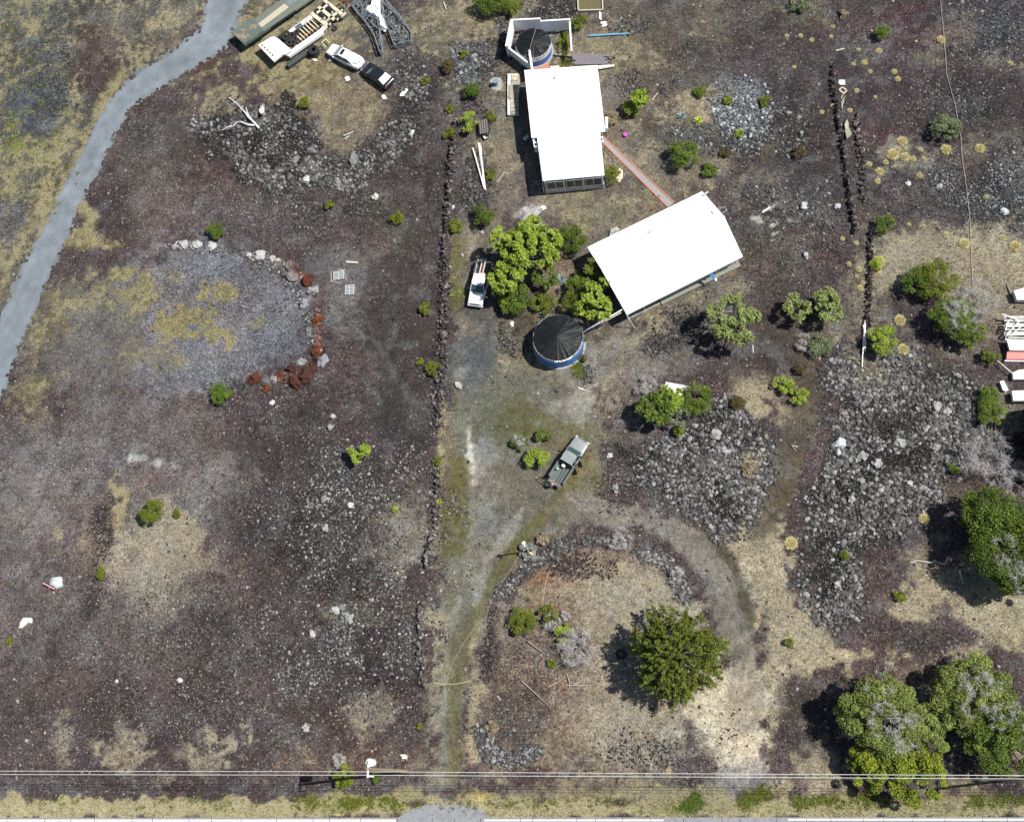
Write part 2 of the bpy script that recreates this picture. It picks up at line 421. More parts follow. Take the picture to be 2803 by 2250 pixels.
# (shape, colour, strength, softness px, grass 0-1 or None, tone 0 tan..1 green, stones 0-1 or None)
LAY = [
    # --- upper left beyond the gravel road
    (Po(-300, -300, 600, -300, 560, 60, 330, 260, 200, 540, 40, 850, -300, 1000), (.075, .078, .072), 1, 40, .42, .45, .25),
    (E(90, 330, 90, 90), (.06, .07, .085), .9, 60, .22, .7, .2), (E(150, 260, 60, 70), AS, .8, 50, .12, .6, .3),
    (E(40, 450, 70, 90), (.10, .10, .08), .8, 60, .62, .55, .2), (E(60, 60, 90, 60), (.08, .085, .08), .6, 50, .5, .7, .2),
    (E(275, 135, 75, 95), MA, .85, 60, .15, .2, .1), (E(250, 230, 60, 50), MA, .7, 50, .2, .3, .1),
    (E(400, 60, 130, 70), (.11, .10, .09), .7, 60, .55, .25, .2), (E(480, 120, 60, 40), (.12, .10, .08), .6, 40, .55, .3, .1),
    (E(120, 560, 70, 100), (.11, .11, .09), .6, 50, .4, .4, .2), (E(30, 620, 60, 70), BG, .6, 50, .2, .4, .4),
    (Ln(14, 330, 210, 290, 270, 230, 390, 190, 500, 110, 660), (.15, .12, .06), .8, 18, .75, .55, .05),
    (Ln(14, 220, 320, 170, 380, 110, 560, 40, 700, -20, 830), (.15, .12, .07), .75, 22, .7, .35, .1),
    (Ln(12, 430, 215, 350, 300, 300, 400, 255, 520), (.10, .09, .08), .5, 18, .35, .4, .1),
    # --- trailer yard and the land below it
    (Po(450, 240, 700, 160, 960, 200, 1000, 60, 900, -60, 640, -60, 640, 140), (.115, .105, .075), .9, 40, .6, .4, .1),
    (E(520, 180, 65, 35), MA, .85, 35, .1, .2, .08), (E(600, 290, 90, 60), (.14, .12, .08), .7, 50, .65, .4, .1),
    (E(900, 230, 190, 110), (.15, .125, .085), .75, 70, .6, .5, .08), (E(930, 340, 110, 90), (.15, .13, .10), .75, 60, .45, .3, .12),
    (E(820, 170, 120, 60), (.13, .11, .06), .7, 40, .7, .55, .05),
    (E(1080, 150, 130, 110), (.075, .072, .072), .7, 60, .22, .3, .25), (E(1200, 60, 100, 90), (.11, .10, .075), .8, 60, .5, .35, .1),
    (E(1180, 330, 60, 130), (.075, .065, .06), .6, 50, .25, .3, .3),
    (E(560, 450, 170, 100), MA, .8, 90, .05, .2, .25), (E(420, 420, 120, 110), (.085, .078, .078), .6, 80, .2, .2, .25),
    (E(480, 560, 130, 90), PK, .55, 80, .12, .2, .35), (E(720, 600, 150, 80), (.085, .080, .085), .5, 80, .1, .2, .45),
    (Po(540, 340, 640, 290, 790, 290, 860, 350, 850, 420, 950, 520, 850, 510, 700, 500, 580, 400), BLK, .85, 30, .02, .2, .8),
    (Ln(38, 850, 470, 960, 480, 1040, 410, 1100, 350, 1140, 240, 1120, 190), (.04, .04, .042), .8, 35, .02, .2, .7),
    (E(900, 560, 90, 40), (.05, .047, .048), .6, 50, .05, .2, .6),
    (E(1130, 520, 120, 120), (.055, .047, .05), .6, 80, .05, .2, .25), (E(1100, 640, 90, 70), (.075, .068, .06), .5, 70, .15, .3, .3),
    (E(950, 760, 130, 110), (.105, .100, .102), .75, 70, .08, .2, .15), (E(960, 830, 60, 60), (.12, .122, .125), .6, 50, .02, .2, .1),
    (E(1100, 850, 130, 120), (.045, .040, .040), .7, 80, .06, .3, .2), (E(1130, 1080, 110, 110), (.045, .047, .05), .7, 80, .05, .3, .25),
    (Ln(26, 960, 860, 1010, 960, 1090, 1080, 1150, 1150), (.085, .09, .092), .45, 25, .02, .2, .1),
    # --- gravel pad
    (Po(180, 800, 330, 720, 480, 670, 640, 680, 760, 730, 835, 800, 860, 900, 885, 960, 850, 1010, 700, 1040, 600, 1070, 470, 1060, 300, 1000, 150, 980), (.130, .132, .150), .9, 45, .05, .4, .4),
    (E(200, 900, 190, 170), (.10, .095, .085), .8, 90, .38, .45, .12), (E(250, 1000, 160, 100), (.105, .098, .10), .6, 80, .2, .35, .15),
    (E(300, 790, 130, 50), (.12, .11, .08), .6, 50, .5, .5, .08),
    (E(380, 770, 60, 32), (.16, .14, .06), .7, 26, .75, .75, .05), (E(410, 810, 60, 30), (.15, .13, .07), .6, 24, .65, .6, .05),
    (E(490, 880, 55, 60), (.17, .145, .05), .75, 26, .82, .8, .03), (E(555, 810, 38, 26), (.19, .16, .05), .8, 18, .85, .7, .03),
    (E(610, 800, 28, 24), (.18, .155, .05), .75, 16, .8, .7, .03), (E(560, 880, 45, 45), (.14, .125, .06), .7, 24, .7, .75, .05),
    (E(600, 910, 36, 30), (.16, .14, .06), .7, 22, .7, .75, .05), (E(480, 760, 30, 20), (.15, .13, .07), .6, 18, .6, .6, .05),
    (E(705, 890, 20, 18), (.17, .15, .06), .7, 12, .7, .7, .05), (E(675, 890, 12, 12), (.17, .15, .06), .6, 10, .6, .7, .05), (E(630, 930, 16, 22), (.17, .15, .06), .7, 10, .7, .7, .05),
    (E(480, 970, 90, 28), (.13, .12, .085), .5, 26, .4, .45, .1),
    (Ln(20, 175, 570, 215, 560, 250, 590, 240, 640, 180, 660), (.15, .13, .06), .8, 22, .72, .6, .05), (E(270, 670, 50, 14), (.15, .13, .06), .7, 14, .7, .6, .05),
    (E(130, 850, 45, 90), (.13, .115, .06), .6, 36, .55, .6, .05), (E(80, 1080, 70, 70), (.14, .125, .07), .6, 50, .6, .5, .1), (E(110, 1160, 60, 60), (.14, .12, .08), .5, 50, .5, .4, .1),
    (E(350, 1180, 130, 80), (.055, .052, .056), .55, 80, .08, .3, .2), (E(330, 1220, 60, 30), MA, .5, 40, .05, .2, .1),
    # --- big lower-left field
    (Po(-300, 1180, 500, 1100, 640, 1250, 600, 1500, 520, 1800, 300, 1900, -300, 1900), PK, .65, 120, .10, .2, .28),
    (E(90, 1330, 140, 130), (.14, .132, .135), .55, 110, .06, .2, .2), (E(330, 1280, 150, 60), (.13, .125, .128), .5, 80, .06, .2, .2),
    (E(430, 1310, 40, 26), (.12, .06, .055), .6, 26, .05, .2, .1), (E(460, 1350, 190, 80), (.115, .108, .105), .4, 70, .1, .2, .3),
    (E(325, 1400, 26, 55), (.24, .19, .09), .75, 18, .85, .3, .05), (E(160, 1480, 22, 26), (.22, .18, .08), .65, 14, .75, .35, .05),
    (E(440, 1480, 110, 110), (.22, .19, .14), .75, 55, .55, .12, .15), (E(400, 1600, 150, 80), (.145, .128, .105), .6, 70, .3, .12, .25),
    (Ln(22, 285, 1400, 280, 1500, 260, 1580, 250, 1680), (.05, .044, .046), .75, 25, .04, .2, .55),
    (E(760, 1230, 230, 120), (.052, .046, .048), .65, 100, .06, .2, .25), (E(860, 1380, 240, 150), (.048, .042, .044), .6, 120, .08, .2, .4),
    (E(950, 1500, 190, 200), (.044, .040, .042), .65, 120, .05, .2, .75), (E(1070, 1450, 70, 110), (.125, .115, .098), .7, 50, .3, .2, .25),
    (E(1090, 1530, 60, 70), (.15, .145, .132), .5, 50, .22, .2, .2), (E(980, 1780, 180, 140), (.055, .05, .052), .6, 100, .08, .2, .8),
    (E(600, 1750, 300, 170), (.075, .062, .062), .6, 140, .07, .2, .5), (E(960, 1680, 60, 40), (.16, .15, .125), .6, 40, .25, .15, .3),
    (E(140, 1900, 220, 130), (.07, .054, .054), .6, 120, .1, .2, .35), (E(350, 2000, 500, 50), (.06, .052, .054), .5, 60, .15, .2, .35),
    (E(160, 2040, 26, 70), (.20, .18, .14), .5, 25, .5, .2, .2), (E(340, 2080, 60, 50), (.24, .21, .16), .65, 30, .7, .15, .15), (E(350, 2010, 45, 40), (.18, .16, .14), .5, 30, .4, .15, .2),
    (E(610, 2030, 45, 34), (.26, .23, .18), .7, 24, .7, .1, .1), (E(550, 2090, 60, 45), (.20, .18, .14), .6, 36, .55, .15, .2), (E(460, 2140, 30, 22), (.24, .22, .17), .6, 18, .7, .15, .1),
    (E(820, 2080, 60, 50), (.16, .115, .08), .55, 40, .45, .1, .2), (E(830, 2040, 50, 40), (.11, .12, .125), .5, 36, .1, .2, .4),
    (E(1010, 2070, 140, 45), (.10, .065, .05), .6, 50, .3, .1, .3), (E(1010, 1960, 60, 60), (.20, .17, .135), .6, 40, .5, .1, .15),
    (E(200, 2150, 260, 26), (.09, .085, .088), .5, 30, .08, .2, .2), (E(900, 2160, 300, 22), (.085, .08, .085), .5, 24, .12, .3, .2),
    # --- middle strip between the stone wall and the houses
    (Po(1240, 560, 1400, 520, 1440, 640, 1380, 760, 1400, 900, 1450, 1010, 1620, 1040, 1660, 1200, 1620, 1400, 1400, 1560, 1300, 1760, 1250, 2170, 1160, 2170, 1200, 1600, 1225, 1200), (.112, .106, .084), .9, 30, .06, .3, .08),
    (E(1300, 960, 60, 90), (.078, .080, .082), .7, 50, .02, .3, .08), (E(1260, 730, 26, 90), (.12, .105, .05), .7, 20, .3, .7, .05), (E(1290, 680, 20, 50), (.25, .22, .18), .6, 18, .2, .2, .05),
    (E(1300, 880, 50, 60), (.10, .10, .10), .6, 40, .03, .3, .1), (E(1275, 1020, 30, 12), (.26, .25, .22), .6, 14, .05, .2, .05), (E(1270, 880, 22, 30), (.26, .23, .19), .5, 18, .3, .2, .05),
    (E(1440, 1140, 110, 62), OLV, .85, 40, .10, .6, .06), (E(1560, 1180, 70, 50), OLV, .65, 40, .10, .6, .05), (E(1560, 1120, 70, 40), (.155, .155, .145), .6, 30, .02, .2, .05),
    (E(1480, 1120, 30, 20), (.16, .165, .16), .3, 20, .02, .2, .05),
    (E(1300, 1230, 45, 100), (.15, .152, .142), .7, 40, .02, .2, .05), (E(1245, 1220, 20, 120), (.12, .11, .07), .6, 18, .2, .4, .1),
    (E(1245, 1390, 36, 75), OLV, .85, 26, .12, .4, .05), (E(1225, 1380, 16, 50), (.15, .12, .05), .6, 16, .3, .3, .05),
    (E(1340, 1400, 45, 70), (.175, .17, .165), .55, 36, .02, .2, .1), (E(1300, 1560, 50, 70), (.15, .152, .125), .6, 36, .04, .3, .05),
    (Ln(16, 1590, 1250, 1520, 1370, 1430, 1480, 1350, 1580, 1290, 1720, 1262, 1850, 1250, 1960), OLV, .8, 18, .08, .5, .04),
    (Ln(20, 1480, 1420, 1400, 1500), (.105, .10, .045), .7, 22, .08, .6, .04), (Ln(9, 1290, 1380, 1285, 1500, 1250, 1650), (.11, .105, .07), .5, 12, .03, .5, .05),
    (Ln(14, 1235, 1700, 1222, 1850, 1215, 2030, 1210, 2130), (.15, .15, .12), .5, 14, .05, .5, .05), (Ln(10, 1250, 1900, 1240, 2060), (.10, .095, .05), .6, 12, .05, .6, .05),
    (E(1195, 1870, 26, 200), (.20, .185, .14), .6, 22, .4, .2, .1), (E(1290, 1990, 22, 160), (.24, .21, .145), .7, 20, .6, .25, .1), (E(1180, 1690, 20, 70), (.26, .23, .17), .5, 18, .6, .15, .1),
    (Ln(14, 1210, 1090, 1208, 1250, 1205, 1330), (.20, .17, .11), .55, 14, .6, .3, .1),
    (E(1380, 880, 26, 110), (.21, .18, .13), .65, 20, .5, .3, .1), (E(1420, 940, 40, 30), (.10, .085, .075), .7, 26, .3, .2, .3),
    (E(1200, 2150, 60, 30), (.14, .14, .13), .5, 24, .2, .3, .1), (E(1130, 2185, 60, 20), (.24, .22, .11), .6, 16, .8, .5, .02),
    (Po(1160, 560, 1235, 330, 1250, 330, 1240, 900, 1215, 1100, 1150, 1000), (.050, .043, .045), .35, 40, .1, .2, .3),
    # --- around the northern house
    (Po(1230, 60, 1700, -60, 2000, -60, 2000, 600, 1900, 900, 1500, 1000, 1430, 560, 1250, 560, 1240, 200), (.105, .092, .078), .75, 60, .38, .22, .15),
    (E(1300, 60, 80, 70), (.17, .15, .11), .65, 50, .6, .3, .1), (E(1430, 20, 120, 40), (.17, .16, .10), .55, 40, .6, .5, .05), (E(1330, 170, 60, 60), (.03, .03, .032), .7, 40, .02, .2, .8),
    (E(1520, 30, 70, 30), BLK, .75, 26, .02, .2, .85), (E(1660, 150, 130, 70), (.16, .145, .085), .75, 50, .62, .35, .05), (E(1760, 140, 90, 80), (.15, .135, .10), .6, 50, .5, .3, .1),
    (E(1850, 60, 130, 100), (.052, .045, .045), .7, 70, .1, .2, .2), (E(1900, 200, 130, 60), (.055, .05, .052), .5, 60, .15, .3, .3),
    (E(1690, 260, 50, 80), (.13, .128, .12), .5, 40, .1, .2, .15), (E(1720, 330, 60, 60), (.10, .085, .068), .5, 50, .3, .2, .1), (E(1740, 420, 90, 80), (.14, .125, .105), .7, 60, .4, .15, .1),
    (E(1370, 470, 70, 90), (.125, .112, .105), .65, 50, .25, .2, .15), (E(1360, 400, 40, 60), (.15, .135, .09), .5, 40, .5, .3, .05), (E(1300, 520, 45, 80), (.035, .034, .036), .65, 36, .05, .2, .7),
    (E(1340, 240, 40, 60), (.13, .125, .11), .6, 36, .2, .2, .2), (E(1430, 560, 80, 50), (.12, .108, .105), .6, 40, .1, .2, .1), (E(1450, 590, 32, 28), (.24, .235, .24), .75, 16, 0, .2, .02),
    (E(1560, 560, 120, 45), (.15, .13, .10), .65, 40, .45, .2, .1), (E(1680, 560, 110, 60), (.14, .125, .085), .65, 40, .5, .4, .05), (E(1630, 620, 90, 26), (.15, .135, .085), .55, 26, .55, .5, .05),
    (E(1800, 540, 90, 50), (.14, .115, .07), .6, 40, .4, .25, .1), (E(1500, 720, 90, 60), (.15, .11, .085), .7, 40, .25, .2, .1), (E(1560, 800, 60, 60), (.12, .10, .08), .6, 40, .3, .4, .1),
    (E(1470, 860, 90, 40), (.12, .09, .07), .6, 40, .35, .3, .2), (E(1500, 920, 90, 90), (.125, .115, .07), .6, 40, .25, .4, .05),
    # --- rock garden and ground to the east of the houses
    (E(1960, 300, 130, 100), (.10, .095, .085), .6, 60, .3, .3, .35), (E(2030, 290, 75, 75), (.17, .185, .20), .8, 35, .05, .3, .85), (E(1930, 290, 60, 36), (.20, .165, .11), .6, 26, .55, .15, .1),
    (E(1960, 380, 110, 30), (.11, .115, .12), .6, 30, .1, .3, .8), (E(2010, 400, 70, 40), (.03, .03, .032), .6, 30, .05, .2, .7), (E(2160, 360, 50, 70), (.032, .03, .032), .7, 34, .05, .2, .7),
    (Ln(16, 2170, 330, 2120, 390, 2100, 440), (.115, .10, .05), .7, 18, .2, .4, .1), (E(2110, 460, 45, 30), (.055, .045, .045), .7, 30, .05, .2, .1),
    (Ln(10, 2080, 495, 2140, 495, 2180, 460), (.20, .17, .13), .6, 14, .5, .15, .05), (E(1900, 480, 120, 40), (.15, .125, .095), .6, 36, .4, .15, .15), (E(2080, 530, 50, 30), BLK, .6, 22, .03, .2, .9),
    (E(2000, 520, 100, 50), (.11, .098, .07), .5, 40, .35, .3, .15), (E(2090, 700, 110, 160), (.075, .066, .062), .7, 80, .15, .2, .35), (E(2220, 560, 80, 60), (.14, .145, .145), .55, 46, .05, .2, .4),
    (E(2090, 606, 38, 34), (.22, .225, .21), .85, 8, .03, .3, .05), (E(2180, 690, 60, 50), (.11, .105, .10), .5, 46, .1, .2, .45), (E(2000, 740, 60, 70), (.12, .098, .07), .6, 50, .35, .3, .1),
    (Po(1700, 900, 2000, 740, 2060, 760, 2000, 860, 1900, 960, 1760, 1010, 1640, 1020), (.15, .132, .105), .8, 40, .38, .2, .1), (E(1830, 840, 100, 36), (.15, .13, .095), .5, 36, .45, .3, .05),
    (E(1880, 900, 60, 50), (.028, .026, .027), .75, 30, .08, .3, .6), (E(1810, 945, 40, 26), (.03, .028, .028), .7, 22, .08, .3, .6), (E(1640, 1000, 100, 70), (.165, .155, .135), .65, 50, .2, .3, .08),
    (Ln(10, 1760, 880, 1710, 980, 1660, 1060, 1620, 1140), (.20, .18, .13), .55, 14, .4, .3, .05), (Ln(12, 1730, 860, 1700, 920, 1650, 1000), (.14, .14, .14), .5, 14, .05, .3, .1),
    (E(1850, 1000, 130, 40), (.085, .072, .066), .6, 40, .15, .2, .15), (E(2020, 1030, 110, 60), (.062, .052, .05), .65, 60, .1, .2, .15), (E(2060, 1090, 60, 50), (.12, .11, .10), .4, 50, .2, .2, .15),
    (E(1770, 1060, 60, 50), (.14, .132, .12), .5, 40, .15, .2, .1), (E(1720, 1160, 60, 70), (.12, .105, .088), .6, 50, .3, .15, .25), (E(1620, 1330, 50, 90), OLV, .55, 36, .15, .5, .08),
    # rubble fields on the right
    (Po(1700, 1230, 1800, 1200, 1900, 1160, 1930, 1080, 2010, 1090, 2080, 1180, 2120, 1260, 2110, 1360, 2060, 1450, 1990, 1500, 1930, 1420, 1820, 1390, 1740, 1340), (.034, .034, .034), .9, 34, .03, .2, .95),
    (Po(2290, 990, 2430, 950, 2560, 990, 2680, 1080, 2670, 1250, 2560, 1340, 2480, 1460, 2370, 1540, 2350, 1700, 2230, 1720, 2180, 1560, 2200, 1440, 2230, 1300, 2290, 1170), (.036, .037, .036), .9, 40, .04, .2, .95),
    (Po(2560, 470, 2820, 440, 2820, 640, 2640, 600, 2500, 560), (.05, .055, .06), .85, 50, .06, .3, .8), (Po(2300, 1040, 2400, 980, 2350, 1120, 2280, 1150), (.05, .045, .045), .5, 40, .1, .2, .5),
    (Ln(34, 2230, 860, 2220, 980, 2200, 1130, 2130, 1330, 2090, 1440), (.085, .074, .055), .8, 30, .10, .3, .15), (Ln(20, 2180, 1260, 2120, 1400), (.10, .085, .05), .6, 20, .08, .4, .1),
    (E(2080, 1080, 90, 50), (.24, .21, .16), .65, 40, .6, .1, .1), (E(2170, 1140, 50, 40), (.20, .175, .13), .6, 30, .5, .1, .1), (E(2040, 1290, 42, 34), (.26, .22, .15), .8, 18, .8, .2, .05),
    # --- right: dry grass hillside
    (Po(2380, 620, 2840, 660, 2840, 900, 2650, 870, 2500, 760, 2400, 800), (.19, .17, .13), .75, 60, .55, .25, .15), (E(2380, 780, 40, 170), (.16, .145, .11), .5, 40, .45, .25, .2),
    (E(2400, 1000, 120, 60), (.17, .145, .115), .65, 50, .4, .15, .2), (E(2280, 900, 60, 60), (.10, .09, .072), .5, 40, .2, .3, .2), (E(2130, 900, 70, 110), (.055, .045, .042), .6, 50, .1, .2, .15),
    (E(2240, 920, 80, 50), (.17, .15, .12), .5, 40, .4, .15, .2), (E(2700, 900, 70, 60), (.15, .13, .11), .5, 50, .4, .2, .2), (E(2740, 1130, 60, 60), (.19, .17, .12), .6, 40, .5, .3, .1),
    (E(2640, 1190, 60, 60), (.045, .042, .042), .5, 40, .06, .3, .7), (E(2600, 1350, 60, 60), (.10, .085, .07), .5, 50, .3, .2, .3),
    (Po(1990, 1480, 2080, 1380, 2150, 1450, 2170, 1600, 2250, 1720, 2400, 1800, 2400, 1830, 2270, 1830, 2150, 1870, 2110, 2000, 2090, 1900, 2070, 1700, 2020, 1560), (.27, .24, .18), .85, 34, .62, .12, .12),
    (E(2100, 1480, 30, 70), (.22, .20, .15), .6, 26, .5, .15, .1), (E(2600, 1620, 130, 60), (.24, .205, .14), .8, 50, .6, .12, .1), (E(2770, 1680, 110, 90), (.27, .24, .165), .8, 50, .65, .12, .08),
    (E(2500, 1560, 70, 50), (.22, .19, .14), .7, 40, .6, .1, .1), (E(2450, 1720, 120, 36), (.05, .045, .048), .55, 40, .2, .15, .4), (E(2560, 1500, 60, 50), (.085, .06, .05), .5, 40, .25, .1, .2),
    (E(2590, 1680, 100, 22), (.25, .22, .16), .6, 20, .7, .1, .1), (E(2560, 1760, 120, 30), (.045, .042, .045), .6, 30, .12, .2, .4), (E(2660, 1790, 60, 30), (.24, .21, .16), .6, 24, .6, .1, .1),
    (E(2320, 1790, 120, 40), (.23, .20, .14), .6, 36, .55, .12, .12), (Po(2150, 1870, 2400, 1830, 2420, 1870, 2330, 2100, 2220, 2160, 2140, 2060), (.062, .05, .046), .75, 50, .18, .15, .2),
    (E(2230, 2110, 50, 60), (.24, .21, .16), .7, 36, .6, .15, .1), (E(2500, 1870, 90, 60), (.13, .105, .08), .5, 50, .35, .15, .2), (E(2790, 2100, 60, 60), (.26, .21, .14), .5, 40, .6, .1, .1),
    (E(2690, 2140, 120, 16), (.24, .21, .14), .5, 20, .6, .15, .1),
    # --- loop drive round the island
    (Ln(42, 1640, 1400, 1780, 1420, 1900, 1480, 1975, 1580, 2020, 1700, 2050, 1830, 2040, 1960, 2030, 2100), (.165, .152, .132), .95, 18, .05, .15, .06),
    (Ln(12, 1830, 1395, 1940, 1450, 2010, 1560, 2060, 1700), (.085, .072, .045), .85, 12, .08, .3, .08), (Ln(9, 1700, 1420, 1830, 1450, 1930, 1530, 1990, 1660), (.24, .225, .205), .7, 10, .02, .2, .1), (Ln(9, 2030, 1640, 2070, 1780, 2085, 1900, 2080, 2000), (.07, .058, .048), .7, 12, .06, .2, .1),
    (Po(1880, 1900, 2010, 1830, 2070, 1900, 2090, 2100, 1990, 2120, 1880, 2040), (.33, .30, .235), .8, 50, .14, .05, .08), (E(2020, 1850, 50, 90), (.38, .34, .26), .7, 40, .12, .05, .06), (E(1960, 1960, 110, 70), (.33, .30, .235), .6, 50, .15, .05, .06),
    (Po(1960, 2110, 2080, 2080, 2090, 2150, 2000, 2190, 1930, 2190), (.155, .158, .165), .75, 26, .05, .3, .1),
    (Ln(9, 1300, 1180, 1298, 1300, 1290, 1420, 1278, 1560), (.20, .20, .18), .4, 14, .02, .2, .03), (E(1296, 1325, 5, 22), (.34, .32, .27), .6, 8, .0, .2, .0), (E(1284, 1230, 6, 26), (.36, .34, .30), .7, 8, .0, .2, .0),
    (Ln(13, 1445, 1370, 1400, 1450, 1330, 1540, 1300, 1640), (.20, .195, .185), .6, 16, .02, .2, .03), (Ln(7, 1255, 1560, 1238, 1700, 1236, 1800), (.085, .08, .05), .6, 9, .04, .5, .03),
    (Ln(10, 1560, 1360, 1620, 1400, 1720, 1400), (.20, .185, .165), .5, 12, .02, .2, .04), (E(1345, 1130, 30, 60), (.09, .095, .08), .6, 24, .03, .6, .05), (E(1600, 1090, 40, 26), (.21, .205, .18), .5, 16, .02, .3, .04),
    # --- island
    (Po(1350, 1650, 1420, 1560, 1530, 1490, 1700, 1480, 1830, 1520, 1890, 1620, 1900, 1700, 1870, 2050, 1700, 2120, 1400, 2100, 1310, 2020, 1330, 1850), (.165, .135, .108), .85, 24, .28, .12, .25),
    (Po(1560, 1600, 1700, 1540, 1850, 1600, 1900, 1680, 1800, 1720, 1650, 1700), (.235, .215, .17), .75, 50, .45, .12, .12), (E(1500, 1580, 55, 30), OR, .7, 30, .15, .1, .2), (E(1530, 1880, 50, 26), OR, .6, 26, .1, .1, .2),
    (E(1480, 1750, 130, 90), (.105, .075, .065), .55, 60, .12, .1, .4), (E(1430, 1950, 100, 110), (.055, .042, .04), .7, 50, .12, .1, .35), (E(1700, 2000, 160, 90), (.17, .15, .115), .65, 60, .45, .12, .2),
    (E(1750, 2070, 150, 40), (.085, .072, .07), .65, 50, .25, .15, .4), (E(1650, 1760, 60, 60), (.15, .105, .08), .5, 40, .1, .1, .3), (E(1450, 1650, 60, 40), (.17, .13, .085), .6, 40, .45, .15, .15),
    (Ln(14, 1370, 1620, 1440, 1560, 1500, 1520, 1560, 1490), BLK, .8, 22, .02, .2, .9), (Ln(12, 1600, 1480, 1660, 1480, 1700, 1500), BLK, .7, 18, .02, .2, .9), (Ln(16, 1760, 1510, 1820, 1540, 1860, 1590), BLK, .7, 20, .02, .2, .9),
    (Ln(12, 1350, 1680, 1340, 1760, 1330, 1830), (.04, .034, .034), .7, 18, .02, .2, .7), (Ln(20, 1320, 2010, 1340, 2060, 1400, 2085, 1450, 2060), BLK, .7, 26, .02, .2, .9), (E(1560, 1540, 50, 20), (.08, .04, .035), .5, 20, .05, .1, .4),
    (E(1790, 1960, 60, 50), (.10, .09, .085), .3, 40, .2, .15, .3),
    (Ln(14, 1320, 1900, 1290, 1780, 1320, 1720), (.24, .215, .16), .5, 16, .5, .2, .1),
    # --- top right lava
    (Po(2000, -100, 2900, -100, 2900, 480, 2500, 560, 2400, 620, 2150, 500, 2060, 160), (.052, .045, .050), .7, 70, .08, .2, .35), (E(2450, 80, 100, 70), (.075, .035, .04), .55, 60, .05, .2, .3),
    (E(2420, 380, 90, 40), (.075, .036, .036), .6, 40, .05, .2, .2), (E(2720, 60, 90, 90), (.06, .066, .075), .6, 50, .1, .2, .75), (E(2640, 280, 70, 60), (.05, .054, .06), .6, 50, .05, .2, .7),
    (E(2400, 120, 60, 60), (.12, .125, .135), .5, 50, .08, .3, .25), (E(2620, 100, 60, 50), (.15, .125, .11), .5, 40, .3, .15, .2), (E(2660, 170, 130, 30), (.14, .13, .105), .55, 36, .4, .3, .2),
    (E(2480, 470, 120, 60), (.14, .13, .115), .6, 60, .3, .2, .35), (E(2180, 30, 100, 50), (.12, .115, .085), .5, 50, .35, .5, .2), (E(2050, 120, 110, 60), (.050, .045, .046), .5, 60, .12, .3, .2),
    (E(1930, 40, 60, 40), (.13, .12, .09), .5, 40, .4, .3, .1), (E(2570, 430, 110, 50), (.16, .15, .12), .4, 50, .35, .25, .3), (E(2780, 420, 60, 50), (.13, .125, .105), .5, 50, .35, .3, .3),
    # --- verge along the road
    (Po(-300, 2185, 300, 2188, 700, 2192, 1060, 2185, 1110, 2200, 1330, 2195, 1600, 2190, 1900, 2205, 2200, 2190, 3000, 2190, 3000, 2236, -300, 2236), (.31, .285, .15), .9, 14, .85, .42, .02),
    (E(150, 2215, 260, 22), (.34, .31, .17), .6, 20, .9, .25, .0), (E(700, 2225, 120, 12), (.30, .28, .10), .6, 14, .9, .6, .0), (E(600, 2210, 200, 18), (.33, .29, .16), .5, 18, .85, .25, .0),
    (E(980, 2205, 110, 18), (.17, .18, .05), .55, 18, .85, .85, .0), (E(1720, 2180, 260, 18), (.25, .225, .12), .6, 20, .75, .4, .05), (E(1950, 2215, 180, 12), (.18, .165, .09), .5, 14, .7, .5, .05),
    (E(2500, 2205, 330, 20), (.155, .145, .085), .75, 18, .55, .6, .08), (E(2700, 2175, 130, 20), (.24, .20, .12), .5, 18, .6, .3, .05),
    (E(1880, 2205, 40, 20), (.10, .13, .03), .6, 16, .8, .95, .0), (E(2060, 2180, 36, 26), (.12, .13, .05), .6, 20, .7, .9, .02), (E(2380, 2185, 60, 14), (.12, .13, .04), .5, 14, .75, .9, .0),
    (E(1680, 2150, 120, 26), (.20, .18, .13), .5, 30, .55, .25, .15), (E(1480, 2160, 120, 26), (.12, .112, .105), .5, 24, .3, .25, .15), (E(1320, 2185, 60, 20), (.26, .22, .08), .6, 16, .85, .4, .0),
    (E(1360, 2110, 60, 26), (.15, .13, .10), .5, 26, .4, .2, .15),
    # --- last touches: tracks and smooth dark bands, dusty light patches
    (E(2090, 606, 38, 34), (.235, .24, .22), .9, 8, .02, .3, .02), (E(1450, 590, 30, 26), (.27, .26, .265), .8, 12, 0, .2, .02), (E(1460, 612, 26, 14), (.27, .26, .265), .8, 10, 0, .2, .02),
    (Ln(46, 1000, 860, 1060, 980, 1090, 1090, 1050, 1150), (.040, .036, .036), .8, 40, .03, .3, .08), (Ln(30, 1120, 620, 1130, 780, 1140, 940), (.048, .041, .039), .7, 36, .05, .3, .1), (Ln(9, 925, 870, 960, 980, 1040, 1100), (.095, .10, .098), .6, 14, .02, .3, .05),
    (Ln(9, 990, 840, 1040, 960, 1110, 1080, 1160, 1120), (.085, .09, .09), .55, 14, .02, .3, .05), (E(900, 1130, 120, 40), (.040, .040, .044), .6, 50, .02, .2, .2), (E(1050, 760, 60, 60), (.048, .040, .040), .6, 50, .03, .2, .08),
    (Ln(20, 640, 1210, 800, 1225, 960, 1230), (.050, .042, .043), .6, 24, .05, .2, .08), (Ln(16, 620, 1270, 780, 1290, 900, 1280), (.046, .040, .042), .6, 22, .05, .2, .08),
    (E(1130, 1440, 45, 110), (.17, .165, .145), .7, 40, .25, .2, .15), (E(1150, 1250, 30, 90), (.052, .048, .050), .6, 30, .05, .2, .15), (E(410, 1560, 130, 90), (.20, .175, .14), .6, 70, .35, .1, .15), (E(60, 1400, 60, 120), (.16, .155, .16), .5, 80, .04, .2, .12), (E(560, 1300, 90, 50), (.135, .13, .13), .5, 60, .06, .2, .1),
